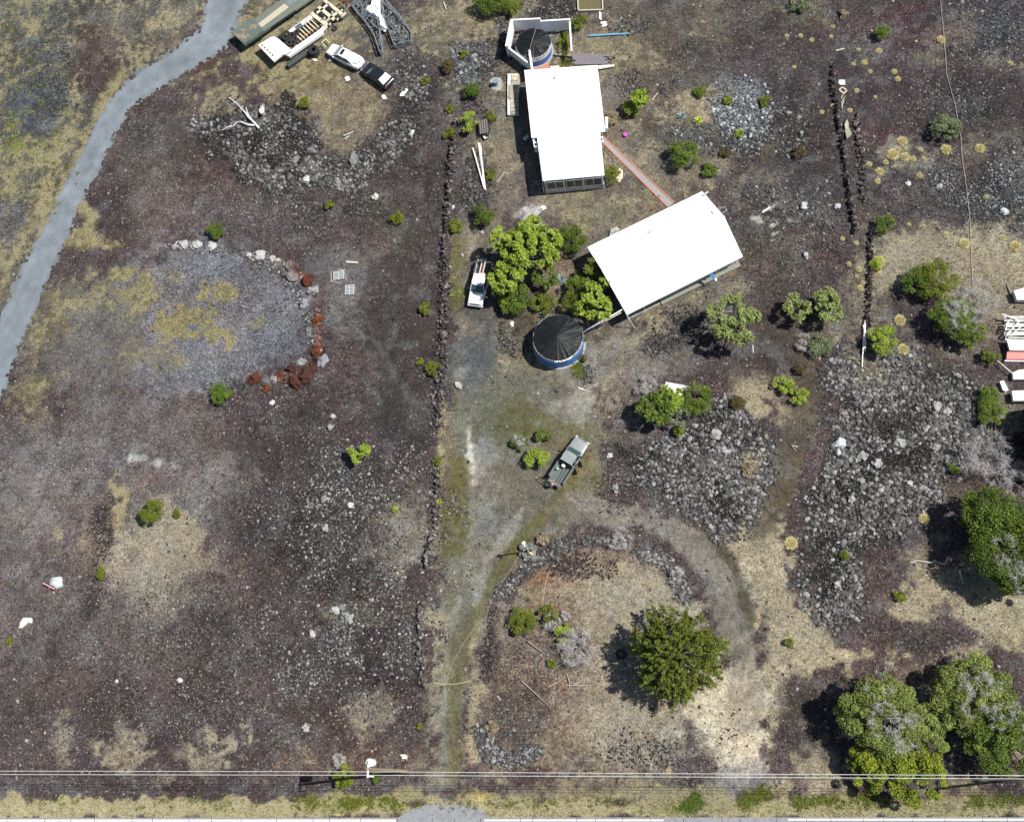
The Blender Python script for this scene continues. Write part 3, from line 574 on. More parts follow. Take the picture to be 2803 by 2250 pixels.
    (E(370, 1255, 24, 9), (.30, .31, .31), .6, 10, 0, .2, .1), (E(445, 1268, 28, 8), (.30, .31, .31), .6, 10, 0, .2, .1), (E(250, 1480, 40, 20), (.20, .17, .12), .5, 26, .5, .2, .1),
    (Po(1560, 1590, 1700, 1530, 1840, 1580, 1910, 1680, 1930, 1800, 1900, 2050, 1700, 2090, 1600, 2030, 1650, 1900, 1600, 1740), (.235, .21, .165), .6, 60, .35, .1, .12), (E(1650, 1950, 110, 90), (.20, .175, .14), .5, 60, .40, .1, .15), (E(1440, 1700, 70, 40), (.15, .115, .09), .5, 40, .2, .1, .2),
    (Ln(18, 1238, 1640, 1236, 1800, 1240, 1960, 1236, 2120), (.105, .098, .055), .7, 18, .06, .5, .04), (Ln(12, 1282, 1700, 1262, 1880, 1258, 2080), (.095, .088, .050), .7, 14, .06, .5, .04), (Ln(9, 1258, 1640, 1222, 1750, 1215, 1950), (.19, .185, .155), .55, 12, .05, .3, .05),
    (E(1240, 1400, 34, 90), (.10, .090, .040), .8, 24, .12, .5, .04), (E(1430, 1150, 80, 50), (.085, .082, .042), .8, 36, .10, .6, .04), (E(1330, 1100, 40, 50), (.10, .10, .075), .5, 36, .03, .5, .05), (E(1520, 1110, 60, 30), (.165, .165, .155), .5, 24, .02, .2, .04),
    (E(1300, 840, 60, 60), (.070, .070, .072), .6, 44, .02, .3, .08), (E(1290, 960, 50, 60), (.075, .080, .084), .7, 40, .02, .3, .06), (E(1255, 740, 24, 110), (.105, .095, .045), .7, 20, .25, .6, .05),
    (Ln(36, 2240, 860, 2225, 980, 2200, 1130, 2130, 1330, 2085, 1440), (.072, .060, .046), .75, 30, .06, .3, .08), (E(2130, 880, 50, 110), (.050, .040, .037), .7, 40, .05, .2, .08), (E(2060, 960, 120, 50), (.055, .045, .042), .6, 46, .08, .2, .1),
    (E(2050, 1880, 30, 110), (.31, .28, .22), .5, 34, .1, .05, .05), (E(1900, 1930, 70, 50), (.33, .30, .235), .6, 50, .08, .05, .05), (E(2230, 1960, 70, 90), (.050, .040, .038), .6, 50, .1, .15, .12), (E(1740, 2170, 140, 14), (.20, .18, .12), .6, 16, .55, .4, .05),
    (E(2480, 700, 90, 50), (.20, .18, .135), .6, 50, .5, .2, .1), (E(2720, 700, 90, 70), (.20, .18, .135), .6, 50, .5, .2, .1), (E(2450, 430, 80, 50), (.17, .16, .135), .6, 40, .4, .2, .15),
    (Ln(40, 1600, 1400, 1700, 1400, 1800, 1430, 1890, 1490, 1960, 1570, 2005, 1690, 2035, 1830, 2040, 1960), (.135, .122, .105), .75, 22, .04, .15, .06), (Ln(8, 1690, 1415, 1800, 1450, 1890, 1520, 1950, 1620), (.19, .178, .16), .5, 12, .02, .2, .04), (Ln(7, 1820, 1395, 1920, 1440, 2000, 1540, 2050, 1680), (.075, .064, .045), .8, 9, .05, .3, .05),
    (Po(1985, 1850, 2060, 1780, 2085, 1900, 2060, 2060, 1990, 2090), (.30, .27, .215), .5, 40, .1, .05, .05),
]


def ground_height(x, y, px, py):
    h = (fbm(x, y, .09, 3, 3) - .5) * 0.30 + (fbm(x, y, .8, 9, 3) - .5) * 0.10
    flat = np.clip((road_sd(px, py) - 10) / 40, 0, 1)
    flat = flat * np.clip((2180 - py) / 60, 0, 1)
    flat = flat * np.clip((np.abs(sdf(px, py, Ln(4, 1645, 375, 1840, 570)) - 0) - 4) / 20, 0, 1)
    return h * flat


def field(x, y, px, py):
    n = len(x)
    C = np.tile(np.array(BR), (n, 1)); g = np.full(n, .12); tn = np.full(n, .2); st = np.full(n, .35)
    en = (fbm(x, y, .24, 1, 4) - .5) * 130 + (fbm(x, y, 1.0, 2, 4) - .5) * 120
    for (sh, col, a, soft, gr, tone, stone) in LAY:
        if sh[0] == 'e':
            bx = (sh[1] - sh[3] * 1.6, sh[1] + sh[3] * 1.6, sh[2] - sh[4] * 1.6, sh[2] + sh[4] * 1.6); mg = soft + 60
        else:
            pp = sh[-1]; w = sh[1] if sh[0] == 'l' else 0
            bx = (min(p[0] for p in pp) - w, max(p[0] for p in pp) + w, min(p[1] for p in pp) - w, max(p[1] for p in pp) + w); mg = soft + 60
        idx = np.nonzero((px > bx[0] - mg) & (px < bx[1] + mg) & (py > bx[2] - mg) & (py < bx[3] + mg))[0]
        if not len(idx):
            continue
        size = min(bx[1] - bx[0], bx[3] - bx[2])
        k = min(1.0, max(.22, (size if sh[0] != 'l' else sh[1] * 1.4) / 130.0))
        d = sdf(px[idx], py[idx], sh) + en[idx] * k
        m = np.clip(.5 - d / (soft * 1.25), 0, 1); m = m * m * (3 - 2 * m) * a
        C[idx] = C[idx] * (1 - m[:, None]) + np.array(col) * m[:, None]
        if gr is not None:
            g[idx] = g[idx] * (1 - m) + gr * m
            tn[idx] = tn[idx] * (1 - m) + tone * m
            st[idx] = st[idx] * (1 - m) + stone * m
    big = fbm(x, y, .12, 31, 4); mid = fbm(x, y, .6, 41, 4); fine = fbm(x, y, 2.2, 51, 2)
    rgh = np.clip(st * 2.5 + .35, 0, 1)
    C = C * (1.0 + .50 * (big - .5) + (.75 * (mid - .5) + .40 * (fine - .5)) * rgh)[:, None]
    hue = (fbm(x, y, .22, 61, 3) - .5) * .7
    C = C * np.stack([1 + .28 * hue, 1.0 - .02 * hue, .97 - .25 * hue], 1)
    # bleached dusty spots and maroon cinder spots scattered through the lava
    L_ = C.mean(1)[:, None]; C = L_ + (C - L_) * 1.06
    C = np.clip(C, .004, 1) * (L_ / .10) ** .28
    sp = np.clip((fbm(x, y, .5, 71, 4) - .60) * 9, 0, 1) * .45
    C = C * (1 - sp[:, None]) + (C * .55 + np.array([.085, .09, .09])) * sp[:, None]
    rd = np.clip((fbm(x, y, .33, 81, 3) - .62) * 9, 0, 1) * .22 * (C.mean(1) < .09)
    C = C * (1 - rd[:, None]) + np.array(MA) * rd[:, None]
    g = np.clip(g + ((fbm(x, y, .55, 91, 4) - .5) * .9 + (fbm(x, y, 1.9, 92, 3) - .5) * .8) * np.clip(g * 3, 0, 1), 0, 1)
    spk = np.clip((fbm(x, y, 1.1, 95, 4) - .57) * 8, 0, 1) * .28 * (py < 2180)
    g = np.maximum(g, spk * (C.mean(1) < .16))
    return C, g, tn, st


def ground_material(name, road=False, asphalt=False):
    m = bpy.data.materials.new(name); m.use_nodes = True
    t = m.node_tree; N = t.nodes; L = t.links
    b = N['Principled BSDF']; b.inputs['Roughness'].default_value = .95; b.inputs['Specular IOR Level'].default_value = .15
    tc = N.new('ShaderNodeTexCoord'); P = tc.outputs['Object']

    def noise(sc, det=4, rough=.6, dist=0.):
        q = N.new('ShaderNodeTexNoise'); q.inputs['Scale'].default_value = sc; q.inputs['Detail'].default_value = det
        q.inputs['Roughness'].default_value = rough; q.inputs['Distortion'].default_value = dist
        L.new(P, q.inputs['Vector']); return q

    def math_(op, a, c=None, v=None, clamp=False):
        q = N.new('ShaderNodeMath'); q.operation = op; q.use_clamp = clamp
        for i, s in enumerate((a, c)):
            if s is None: continue
            if hasattr(s, 'links'): L.new(s, q.inputs[i])
            else: q.inputs[i].default_value = s
        return q.outputs[0]

    def rng(s, a, c, d, e):
        q = N.new('ShaderNodeMapRange'); L.new(s, q.inputs['Value'])
        for i, v in zip(('From Min', 'From Max', 'To Min', 'To Max'), (a, c, d, e)): q.inputs[i].default_value = v
        return q.outputs[0]

    def scale(c, s):
        q = N.new('ShaderNodeVectorMath'); q.operation = 'SCALE'; L.new(c, q.inputs[0]); L.new(s, q.inputs['Scale']); return q.outputs[0]

    def mixc(f, a, c):
        q = N.new('ShaderNodeMix'); q.data_type = 'RGBA'
        for k, s in (('Factor', f), ('A', a), ('B', c)):
            if hasattr(s, 'links'): L.new(s, q.inputs[k])
            else: q.inputs[k].default_value = s if k == 'Factor' else (*s, 1)
        return q.outputs['Result']

    va = N.new('ShaderNodeVertexColor'); va.layer_name = 'tone'
    base = va.outputs['Color']
    fine = noise(4.2, 6, .78)
    if road or asphalt:
        c = scale(base, rng(fine.outputs['Fac'], .3, .7, .84 if asphalt else .76, 1.16 if asphalt else 1.24))
        L.new(c, b.inputs['Base Color'])
        bp = N.new('ShaderNodeBump'); bp.inputs['Strength'].default_value = .3; bp.inputs['Distance'].default_value = .03
        L.new(fine.outputs['Fac'], bp.inputs['Height']); L.new(bp.outputs[0], b.inputs['Normal'])
        return m
    wa = N.new('ShaderNodeVertexColor'); wa.layer_name = 'cover'
    sp = N.new('ShaderNodeSeparateColor'); L.new(wa.outputs['Color'], sp.inputs[0])
    gr, tone, stone = sp.outputs[0], sp.outputs[1], sp.outputs[2]
    mid = noise(1.5, 5, .7)
    soft_ = rng(fine.outputs['Fac'], .35, .65, .72, 1.30)
    hard_ = rng(fine.outputs['Fac'], .37, .63, .28, 1.85)
    kk = math_('MULTIPLY', stone, 4.0, clamp=True)
    fm = math_('ADD', math_('MULTIPLY', hard_, kk), math_('MULTIPLY', soft_, math_('SUBTRACT', 1.0, kk)))
    c0 = scale(scale(base, fm), rng(mid.outputs['Fac'], .35, .65, .72, 1.30))
    # stones of two sizes
    outs = c0; hts = []
    for sc, k in ((3.6, .46), (7.5, .66)):
        v = N.new('ShaderNodeTexVoronoi'); v.inputs['Scale'].default_value = sc; L.new(P, v.inputs['Vector'])
        s2 = N.new('ShaderNodeSeparateColor'); L.new(v.outputs['Color'], s2.inputs[0])
        pick = math_('LESS_THAN', s2.outputs[0], math_('MULTIPLY', stone, k))
        rad = rng(s2.outputs[1], 0, 1, .16, .42)
        disc = rng(math_('SUBTRACT', rad, v.outputs['Distance']), -.03, .05, 0, 1)
        mk = math_('MULTIPLY', pick, disc)
        br = math_('POWER', s2.outputs[2], 2.2)
        scol = mixc(br, (.070, .071, .070), (.34, .34, .32))
        scol = scale(scol, rng(fine.outputs['Fac'], .35, .65, .6, 1.4))
        outs = mixc(math_('MULTIPLY', mk, .85), outs, scol)
        # dark joint round each stone
        edge = rng(v.outputs['Distance'], .38, .62, 0, 1)
        outs = scale(outs, math_('SUBTRACT', 1.0, math_('MULTIPLY', math_('MULTIPLY', edge, stone), .55)))
        hts.append(mk)
    # dry grass
    gn = noise(3.0, 7, .80, .8)
    gm = math_('ADD', math_('MULTIPLY', math_('SUBTRACT', gn.outputs['Fac'], .5), 6.0), math_('MULTIPLY', math_('SUBTRACT', gr, .52), 4.0))
    gm = math_('ADD', gm, .5, clamp=True)
    gcol = mixc(tone, (.31, .268, .19), (.19, .18, .07))
    gn2 = noise(7, 4, .7)
    gcol = scale(gcol, rng(gn2.outputs['Fac'], .38, .62, .35, 1.6))
    outs = mixc(math_('MULTIPLY', gm, .80), outs, gcol)
    L.new(outs, b.inputs['Base Color'])
    hh = math_('ADD', math_('ADD', fine.outputs['Fac'], math_('MULTIPLY', hts[0], .5)), math_('MULTIPLY', gm, .25))
    bp = N.new('ShaderNodeBump'); bp.inputs['Strength'].default_value = .9; bp.inputs['Distance'].default_value = .10
    L.new(hh, bp.inputs['Height']); L.new(bp.outputs[0], b.inputs['Normal'])
    return m


M_GROUND = ground_material('lava_ground')
M_GRAVEL = ground_material('gravel', road=True)
M_ASPH = ground_material('asphalt', asphalt=True)

cx_, cy_ = GA([0, CW, 0, CW], [0, 0, CHH, CHH])
STEP = 0.20
x0, x1 = cx_.min() - 4, cx_.max() + 4
y0, y1 = cy_.min() - 4, cy_.max() + 4


def axis(a, b, st):
    core = np.arange(a, b + st, st)
    out = [b + st]; s = st
    while out[-1] < 3000:
        s *= 1.5; out.append(out[-1] + s)
    lo = [a]; s = st
    while lo[-1] > -3000:
        s *= 1.5; lo.append(lo[-1] - s)
    return np.array(sorted(set(lo[1:])) + list(core) + out[1:])


gx, gy = axis(x0, x1, STEP), axis(y0, y1, STEP)
XX, YY = np.meshgrid(gx, gy)
X = XX.ravel(); Y = YY.ravel()
PX, PY = PA(np.clip(X, -150, 150), np.clip(Y, -120, 150))
ZG = ground_height(X, Y, PX, PY)
ZG[(np.abs(X) > 200) | (np.abs(Y) > 200)] = 0
CG, GG, TG, SG = field(X, Y, PX, PY)
nx_ = len(gx); ny_ = len(gy)
ii = (np.arange(ny_ - 1)[:, None] * nx_ + np.arange(nx_ - 1)[None, :]).ravel()
FQ = np.stack([ii, ii + 1, ii + 1 + nx_, ii + nx_], 1)
V = np.stack([X, Y, ZG], 1)
cover = np.stack([GG, TG, SG], 1)
o = fast('ground', V, FQ, M_GROUND, col=CG, attrs={'cover': cover}, smooth=True)
tag(o, None, None, kind='structure')


def gz(x, y):
    x = np.atleast_1d(np.asarray(x, float)); y = np.atleast_1d(np.asarray(y, float))
    px, py = PA(x, y)
    return ground_height(x, y, px, py)


def overlay(name, mask, mt, col, lift=.004, cov=None):
    """sheet lying on the ground, cut out of the same grid"""
    f = FQ[mask[FQ].all(1)]
    u, inv = np.unique(f.ravel(), return_inverse=True)
    v = V[u].copy(); v[:, 2] += lift
    o = fast(name, v, inv.reshape(-1, 4), mt, col=col[u], smooth=True, attrs=({'cover': cov[u]} if cov is not None else None))
    tag(o, None, None, kind='structure')
    return o


en_ = RNG.uniform(-9, 9, len(X)) + (fbm(X, Y, .9, 5, 3) - .5) * 18 + (fbm(X, Y, 3.1, 6, 2) - .5) * 10
rs = road_sd(PX, PY)
rc = np.tile(np.array(RD), (len(X), 1))
q = -rs / 40.0
track = np.exp(-((q - .45) / .16) ** 2)
streak = 0 * X + fbm(X * .5 + Y * .28, X * -.28 + Y * .5, 1.2, 15, 3)
rc = rc * (.78 + .42 * fbm(X, Y, .35, 11, 4) + .10 * track - .22 * np.clip(.35 - q, 0, 1) + .40 * (streak - .5) + .35 * (fbm(X, Y, 1.3, 19, 3) - .5))[:, None]
overlay('gravel_road', (rs + en_ < 0) & (np.abs(X) < 150) & (np.abs(Y) < 150), M_GRAVEL, rc)
dm = (sdf(PX, PY, ('p', DRIVE)) + en_ < 0) & (PY < 2190) & (PY > 500)
overlay('driveway', dm, M_GROUND, CG, cov=cover)

# asphalt road along the bottom edge, its paved entry and edge line
def strip(name, pts, z, mt, col, nz=.0):
    w = [G(*p) for p in pts]
    xs = [p[0] for p in w]; ys = [p[1] for p in w]
    a = MB(); a.prism(w, z - .05 if z > .06 else -.3, z)
    o = a.build(name, mt, None)
    me = o.data; at = me.color_attributes.new('tone', 'FLOAT_COLOR', 'POINT')
    for d in at.data: d.color = (*col, 1)
    tag(o, None, None, kind='structure'); return o


M_ASPH2 = mat('road_asphalt', (.235, .245, .26), .9, var=.14, scale=5, col2=(.20, .21, .225), mix=.5, bump=.2)
M_LINE = mat('road_paint', (.72, .72, .70), .7, var=.12, scale=6)
a = MB(); a.prism([G(-900, 2237.5), G(3700, 2235.5), G(3700, 2420), G(-900, 2420)], -.4, .02)
tag(a.build('road', M_ASPH2), None, None, kind='structure')
a = MB(); a.prism([G(*p) for p in ((1085, 2240), (1118, 2218), (1150, 2205), (1165, 2202), (1240, 2201), (1300, 2204), (1322, 2214), (1332, 2228), (1336, 2240))], -.4, .024)
tag(a.build('paved_entry', M_ASPH2), None, None, kind='structure')
for i, (u, v, yy, tt) in enumerate(((-500, 1084, 2242.2, 5.2), (1326, 1816, 2242, 4.5), (2157, 3300, 2240, 4.5))):
    a = MB(); a.prism([G(u, yy), G(v, yy), G(v, yy + tt), G(u, yy + tt)], .015, .026)
    tag(a.build('edge_line', M_LINE), None, None, kind='structure')
a = MB()
for i in range(40):
    u = -200 + i * 80 + random.uniform(-25, 25)
    a.prism([G(u, 2238), G(u + 1.4, 2238), G(u + 3, 2300), G(u + 1.5, 2300)], .018, .0285)
M_TAR = mat('tar_seal', (.04, .04, .042), .7)
tag(a.build('tar_seam', M_TAR), None, None, kind='structure')
# concrete walk between the houses
a = MB(); a.prism([G(*p) for p in ((1650, 375), (1660, 385), (1847, 562), (1838, 572), (1648, 398))], -.2, .06)
wq = [(1646, 388), (1652, 376), (1846, 556), (1828, 568)]
a = MB(); a.prism([G(*p) for p in wq], -.3, .05)
tag(a.build('path', mat('path_concrete', (.27, .275, .265), .9, var=.15, scale=5)), None, None, kind='structure')
a = MB()
for p, q in (((1646, 388), (1828, 568)), ((1652, 376), (1846, 556))):
    a.bar((*G(*p), .04), (*G(*q), .04), .14, .12)
tag(a.build('path_edging', M_BRICK), None, None, kind='structure')
a = MB(); a.prism([G(*p) for p in ((1457, 160), (1502, 158), (1504, 196), (1455, 198))], -.3, .05)
tag(a.build('brick_paving', M_BRICK), None, None, kind='structure')
# ------------------------------------------------------------------ rocks
def ico():
    p = (1 + 5 ** .5) / 2
    v = np.array([(-1, p, 0), (1, p, 0), (-1, -p, 0), (1, -p, 0), (0, -1, p), (0, 1, p), (0, -1, -p), (0, 1, -p), (p, 0, -1), (p, 0, 1), (-p, 0, -1), (-p, 0, 1)], float)
    v /= np.linalg.norm(v[0])
    f = np.array([(0, 11, 5), (0, 5, 1), (0, 1, 7), (0, 7, 10), (0, 10, 11), (1, 5, 9), (5, 11, 4), (11, 10, 2), (10, 7, 6), (7, 1, 8), (3, 9, 4), (3, 4, 2), (3, 2, 6), (3, 6, 8), (3, 8, 9), (4, 9, 5), (2, 4, 11), (6, 2, 10), (8, 6, 7), (9, 8, 1)])
    return v, f


IV, IF = ico()


def ico2():
    v = [tuple(a) for a in IV]; cache = {}; f2 = []

    def mid(a, b):
        k = (min(a, b), max(a, b))
        if k not in cache:
            m = (np.array(v[a]) + np.array(v[b])) / 2; m /= np.linalg.norm(m); v.append(tuple(m)); cache[k] = len(v) - 1
        return cache[k]
    for a, b, c in IF:
        x, y, z = mid(a, b), mid(b, c), mid(c, a)
        f2 += [(a, x, z), (b, y, x), (c, z, y), (x, y, z)]
    return np.array(v), np.array(f2)


IV2, IF2 = ico2()


def rock_arrays(x, y, z, s, r, bright=1.0, flat=.62, tint=None, hi=False):
    """one block of faceted stones; s = radius"""
    bv, bf = (IV2, IF2) if hi else (IV, IF)
    n = len(x); k = len(bv)
    v = np.repeat(bv[None], n, 0) * (1 + r.uniform(-.36, .36, (n, k, 1)))
    ax = np.stack([r.uniform(.75, 1.35, n), r.uniform(.75, 1.2, n), r.uniform(flat * .8, flat * 1.25, n)], 1)
    # tilt first, then squash, then spin
    t = r.uniform(0, 6.28, n); ct, st = np.cos(t), np.sin(t)
    v = np.stack([v[..., 0], v[..., 1] * ct[:, None] - v[..., 2] * st[:, None], v[..., 1] * st[:, None] + v[..., 2] * ct[:, None]], 2)
    v = v * ax[:, None, :] * s[:, None, None]
    t = r.uniform(0, 6.28, n); ct, st = np.cos(t), np.sin(t)
    v = np.stack([v[..., 0] * ct[:, None] - v[..., 1] * st[:, None], v[..., 0] * st[:, None] + v[..., 1] * ct[:, None], v[..., 2]], 2)
    v += np.stack([x, y, z + s * flat * .35], 1)[:, None, :]
    f = (bf[None] + (np.arange(n) * k)[:, None, None]).reshape(-1, 3)
    g = .020 + .23 * r.random(n) ** 3.4
    big = np.clip((s - .12) * .5, 0, .06)
    g = (g + big) * bright
    c = np.stack([g * r.uniform(.97, 1.06, n), g, g * r.uniform(.92, 1.03, n)], 1)
    if tint is not None:
        c = c * np.array(tint)
    return v.reshape(-1, 3), f, np.repeat(c, k, 0)


def sample(shape, n, r, soft=20, power=1.0):
    """n ground points inside a region given in photograph positions, thinned by noise towards its rim"""
    if shape[0] == 'e':
        bx = (shape[1] - shape[3], shape[1] + shape[3], shape[2] - shape[4], shape[2] + shape[4])
    else:
        pp = shape[-1]; w = shape[1] if shape[0] == 'l' else 0
        bx = (min(p[0] for p in pp) - w, max(p[0] for p in pp) + w, min(p[1] for p in pp) - w, max(p[1] for p in pp) + w)
    ox = []; oy = []; c = 0; it = 0
    while c < n and it < 60:
        it += 1
        px = r.uniform(bx[0] - soft, bx[1] + soft, n * 2); py = r.uniform(bx[2] - soft, bx[3] + soft, n * 2)
        x, y = GA(px, py)
        d = sdf(px, py, shape) + (fbm(x, y, .45, 77, 3) - .5) * soft * 2.2
        p = np.clip(.5 - d / (soft * 1.3), 0, 1)
        p = p * np.clip((fbm(x, y, .30, 78, 4) - .32) * 3.6, .08, 1) ** power
        k = r.random(len(px)) < p
        ox.append(x[k]); oy.append(y[k]); c += k.sum()
    x = np.concatenate(ox)[:n]; y = np.concatenate(oy)[:n]
    return x, y


def rubble(regions, name, label, seed, dens=1.5):
    r = np.random.default_rng(seed)
    VV = []; FF = []; CC = []; b = 0
    for sh, n, smin, smax, soft, bright, tint in regions:
        n = int(n * dens)
        x, y = sample(sh, n, r, soft)
        s = smin * .62 + (smax * .62 - smin * .62) * r.random(len(x)) ** 3.4
        z = gz(x, y)
        v, f, c = rock_arrays(x, y, z, s, r, bright, tint=tint)
        VV.append(v); FF.append(f + b); CC.append(c); b += len(v)
    o = fast(name, np.concatenate(VV), np.concatenate(FF), M_ROCK, col=np.concatenate(CC))
    tag(o, label, 'rocks', kind='stuff')
    return o


RT = (1.25, .82, .72)
rubble([(Po(540, 340, 640, 290, 790, 290, 860, 350, 850, 420, 950, 520, 850, 510, 700, 500, 580, 400), 3000, .08, .46, 30, .9, None),
        (Ln(34, 850, 470, 960, 480, 1040, 410, 1100, 350, 1140, 240, 1120, 190), 2600, .08, .42, 30, .9, None),
        (E(740, 560, 200, 70), 1200, .05, .22, 60, 1.1, None), (E(900, 570, 120, 40), 500, .06, .26, 40, .9, None),
        (E(560, 470, 190, 110), 800, .05, .20, 60, 1.1, None)], 'rubble_bank', 'crescent bank of grey lava rubble below the parked trailers and cars', 1)
rubble([(E(1010, 1480, 210, 230), 5200, .06, .28, 90, 1.25, None), (E(960, 1790, 200, 150), 3600, .06, .28, 80, 1.25, None), (E(600, 1780, 320, 190), 3600, .05, .20, 110, 1.15, None),
        (E(870, 1380, 240, 130), 1500, .05, .20, 90, 1.1, None), (Ln(26, 285, 1400, 280, 1500, 260, 1580, 250, 1680), 900, .06, .22, 22, .7, (1.1, .9, .9)),
        (E(300, 1950, 420, 110), 2000, .05, .17, 100, 1.1, None), (E(820, 1130, 200, 90), 900, .05, .2, 70, 1.1, None)],
       'field_stones', 'loose pale stones strewn over the wide brown lava field', 2)
rubble([(Po(1700, 1230, 1800, 1200, 1900, 1160, 1930, 1080, 2010, 1090, 2080, 1180, 2120, 1260, 2110, 1360, 2060, 1450, 1990, 1500, 1930, 1420, 1820, 1390, 1740, 1340), 5600, .07, .40, 26, 1.05, None)],
       'rubble_field', 'field of grey lava rubble to the right of the dark pickup', 3)
rubble([(Po(2290, 990, 2430, 950, 2560, 990, 2680, 1080, 2670, 1250, 2560, 1340, 2480, 1460, 2370, 1540, 2350, 1700, 2230, 1720, 2180, 1560, 2200, 1440, 2230, 1300, 2290, 1170), 8200, .07, .44, 32, 1.05, None)],
       'rubble_field', 'largest rubble field, sloping down the right side of the lot', 4)
rubble([(Po(2560, 470, 2820, 440, 2820, 640, 2640, 600, 2500, 560), 2600, .06, .26, 50, 1.2, (.95, 1, 1.05)), (E(2700, 70, 110, 110), 1200, .06, .24, 60, 1.2, (.95, 1, 1.08)), (E(2600, 270, 130, 70), 900, .06, .22, 60, 1.1, (.95, 1, 1.08)), (E(2300, 60, 240, 100), 500, .05, .2, 70, 1.1, None)],
       'scattered_stones', 'bluish lava stones scattered over the upper right ground', 5)
rubble([(E(2030, 290, 80, 80), 1300, .08, .40, 22, 1.5, (.93, 1, 1.06)), (E(1960, 385, 120, 30), 700, .07, .34, 22, 1.2, (.95, 1, 1.03)), (E(2160, 360, 50, 70), 600, .07, .34, 26, 1.0, None), (E(2080, 530, 50, 28), 300, .08, .34, 18, 1.0, None),
        (E(2060, 430, 40, 30), 260, .07, .3, 20, .9, None)],
       'garden_rocks', 'pale grey rock bed between the round green bush and the eastern stone wall', 6)
rubble([(E(1300, 175, 60, 62), 900, .10, .46, 18, .95, (.95, 1, 1.06)), (E(1385, 100, 20, 50), 260, .08, .34, 16, .8, None), (E(1540, 40, 60, 26), 620, .08, .30, 14, .7, None), (E(1720, 75, 50, 20), 220, .08, .34, 16, .95, None),
        (E(1300, 520, 36, 70), 750, .08, .30, 22, .75, None), (E(1770, 225, 70, 26), 320, .07, .3, 20, .95, None), (E(1290, 310, 30, 40), 300, .08, .3, 16, .7, (1.1, .9, .95)), (E(1640, 160, 40, 10), 160, .08, .26, 8, .8, None)],
       'rock_heap', 'lava rock heaps around the northern house and its tank', 7)
rubble([(Ln(15, 1370, 1625, 1440, 1565, 1500, 1520, 1560, 1490), 1900, .08, .32, 10, .95, None), (Ln(11, 1605, 1484, 1660, 1480, 1700, 1500), 850, .08, .34, 7, .95, None), (Ln(16, 1750, 1510, 1820, 1540, 1860, 1590, 1872, 1640), 1000, .08, .38, 12, 1.1, None),
        (E(1590, 1550, 90, 36), 800, .07, .28, 18, .75, (1.15, .92, .86)), (Ln(14, 1350, 1660, 1340, 1760, 1330, 1850), 600, .06, .2, 16, .7, (1.1, .9, .9)), (Ln(22, 1320, 2000, 1340, 2055, 1400, 2085, 1455, 2055), 1500, .08, .32, 14, 1.15, None),
        (E(1440, 1780, 110, 100), 900, .05, .16, 60, .85, (1.2, .9, .8)), (E(1430, 1950, 90, 100), 700, .05, .18, 60, 1.1, None), (E(1740, 2050, 110, 40), 650, .06, .26, 34, 1.0, None)],
       'island_rubble', 'dark rubble ring around the turning island with the big green tree', 8)
rubble([(E(1880, 900, 70, 50), 700, .07, .28, 26, .75, None), (E(1815, 945, 46, 26), 380, .07, .26, 18, .75, None), (E(1420, 940, 40, 34), 300, .07, .24, 20, .75, None), (E(1605, 1035, 22, 28), 220, .07, .24, 12, .8, None), (Ln(8, 1360, 830, 1368, 900, 1400, 950), 200, .07, .24, 10, .7, None),
        (E(2230, 600, 100, 80), 700, .06, .28, 50, 1.2, None), (E(2100, 760, 130, 110), 600, .05, .22, 60, 1.0, None), (E(1700, 1300, 60, 90), 500, .05, .2, 40, 1.0, None), (Po(2240, 1010, 2310, 950, 2330, 1100, 2250, 1150), 700, .07, .3, 26, .9, None),
        (E(2640, 1190, 60, 70), 500, .07, .3, 30, .9, None), (E(1990, 1980, 60, 60), 60, .07, .17, 30, .35, None)],
       'loose_stones', 'small lava stones between the southern house and the rubble fields', 9)
rubble([(Po(330, 720, 640, 680, 760, 740, 860, 850, 870, 950, 800, 1010, 600, 1070, 470, 1060, 450, 900), 6500, .04, .11, 30, .95, (.95, .98, 1.12)), (Ln(9, 540, 690, 650, 690, 740, 730, 800, 775, 850, 880, 860, 930), 900, .07, .30, 12, 1.35, (.97, 1, 1.02)), (E(130, 260, 60, 70), 500, .05, .16, 34, .9, (.95, 1, 1.1)),
        (E(185, 130, 20, 36), 160, .08, .25, 14, 1.1, None), (E(160, 240, 16, 40), 200, .07, .22, 12, 1.0, None)],
       'pad_gravel', 'bluish gravel covering the flat half-round pad', 10)

rubble([(Ln(9, 690, 1040, 740, 1040, 800, 1030, 850, 1010, 880, 985, 870, 940), 520, .16, .48, 9, .42, (1.5, .78, .66)), (Ln(7, 872, 950, 868, 870, 862, 800, 835, 760, 790, 725), 420, .14, .42, 8, .8, (1.45, .85, .75)),
        (Ln(6, 460, 672, 560, 672, 650, 690, 740, 712, 790, 735), 420, .12, .42, 8, 1.7, (1, .98, .95)), (Ln(8, 560, 1062, 640, 1050, 700, 1040), 200, .1, .34, 8, .8, None)],
       'edging_stones', 'continuous edging of rusty and white stones round the gravel pad', 11, .9)
r_ = np.random.default_rng(50)
XS, YS = [], []
px = r_.uniform(-20, 2820, 60000); py = r_.uniform(-20, 2170, 60000)
xx, yy = GA(px, py)
# loose stones over everything, following the stone cover of the ground
_, gg_, _, ss_ = field(xx, yy, px, py)
k = (r_.random(60000) < ss_ * .75 + .03) & (road_sd(px, py) > 4)
xx, yy = xx[k][:11000], yy[k][:11000]
s = .035 + .16 * r_.random(len(xx)) ** 3.5
v, f, c = rock_arrays(xx, yy, gz(xx, yy), s, r_, 1.1, tint=(1.1, .97, .95))
tag(fast('pebbles', v, f, M_ROCK, col=c), 'small pale stones lying all over the dark lava soil', 'stones', kind='stuff')

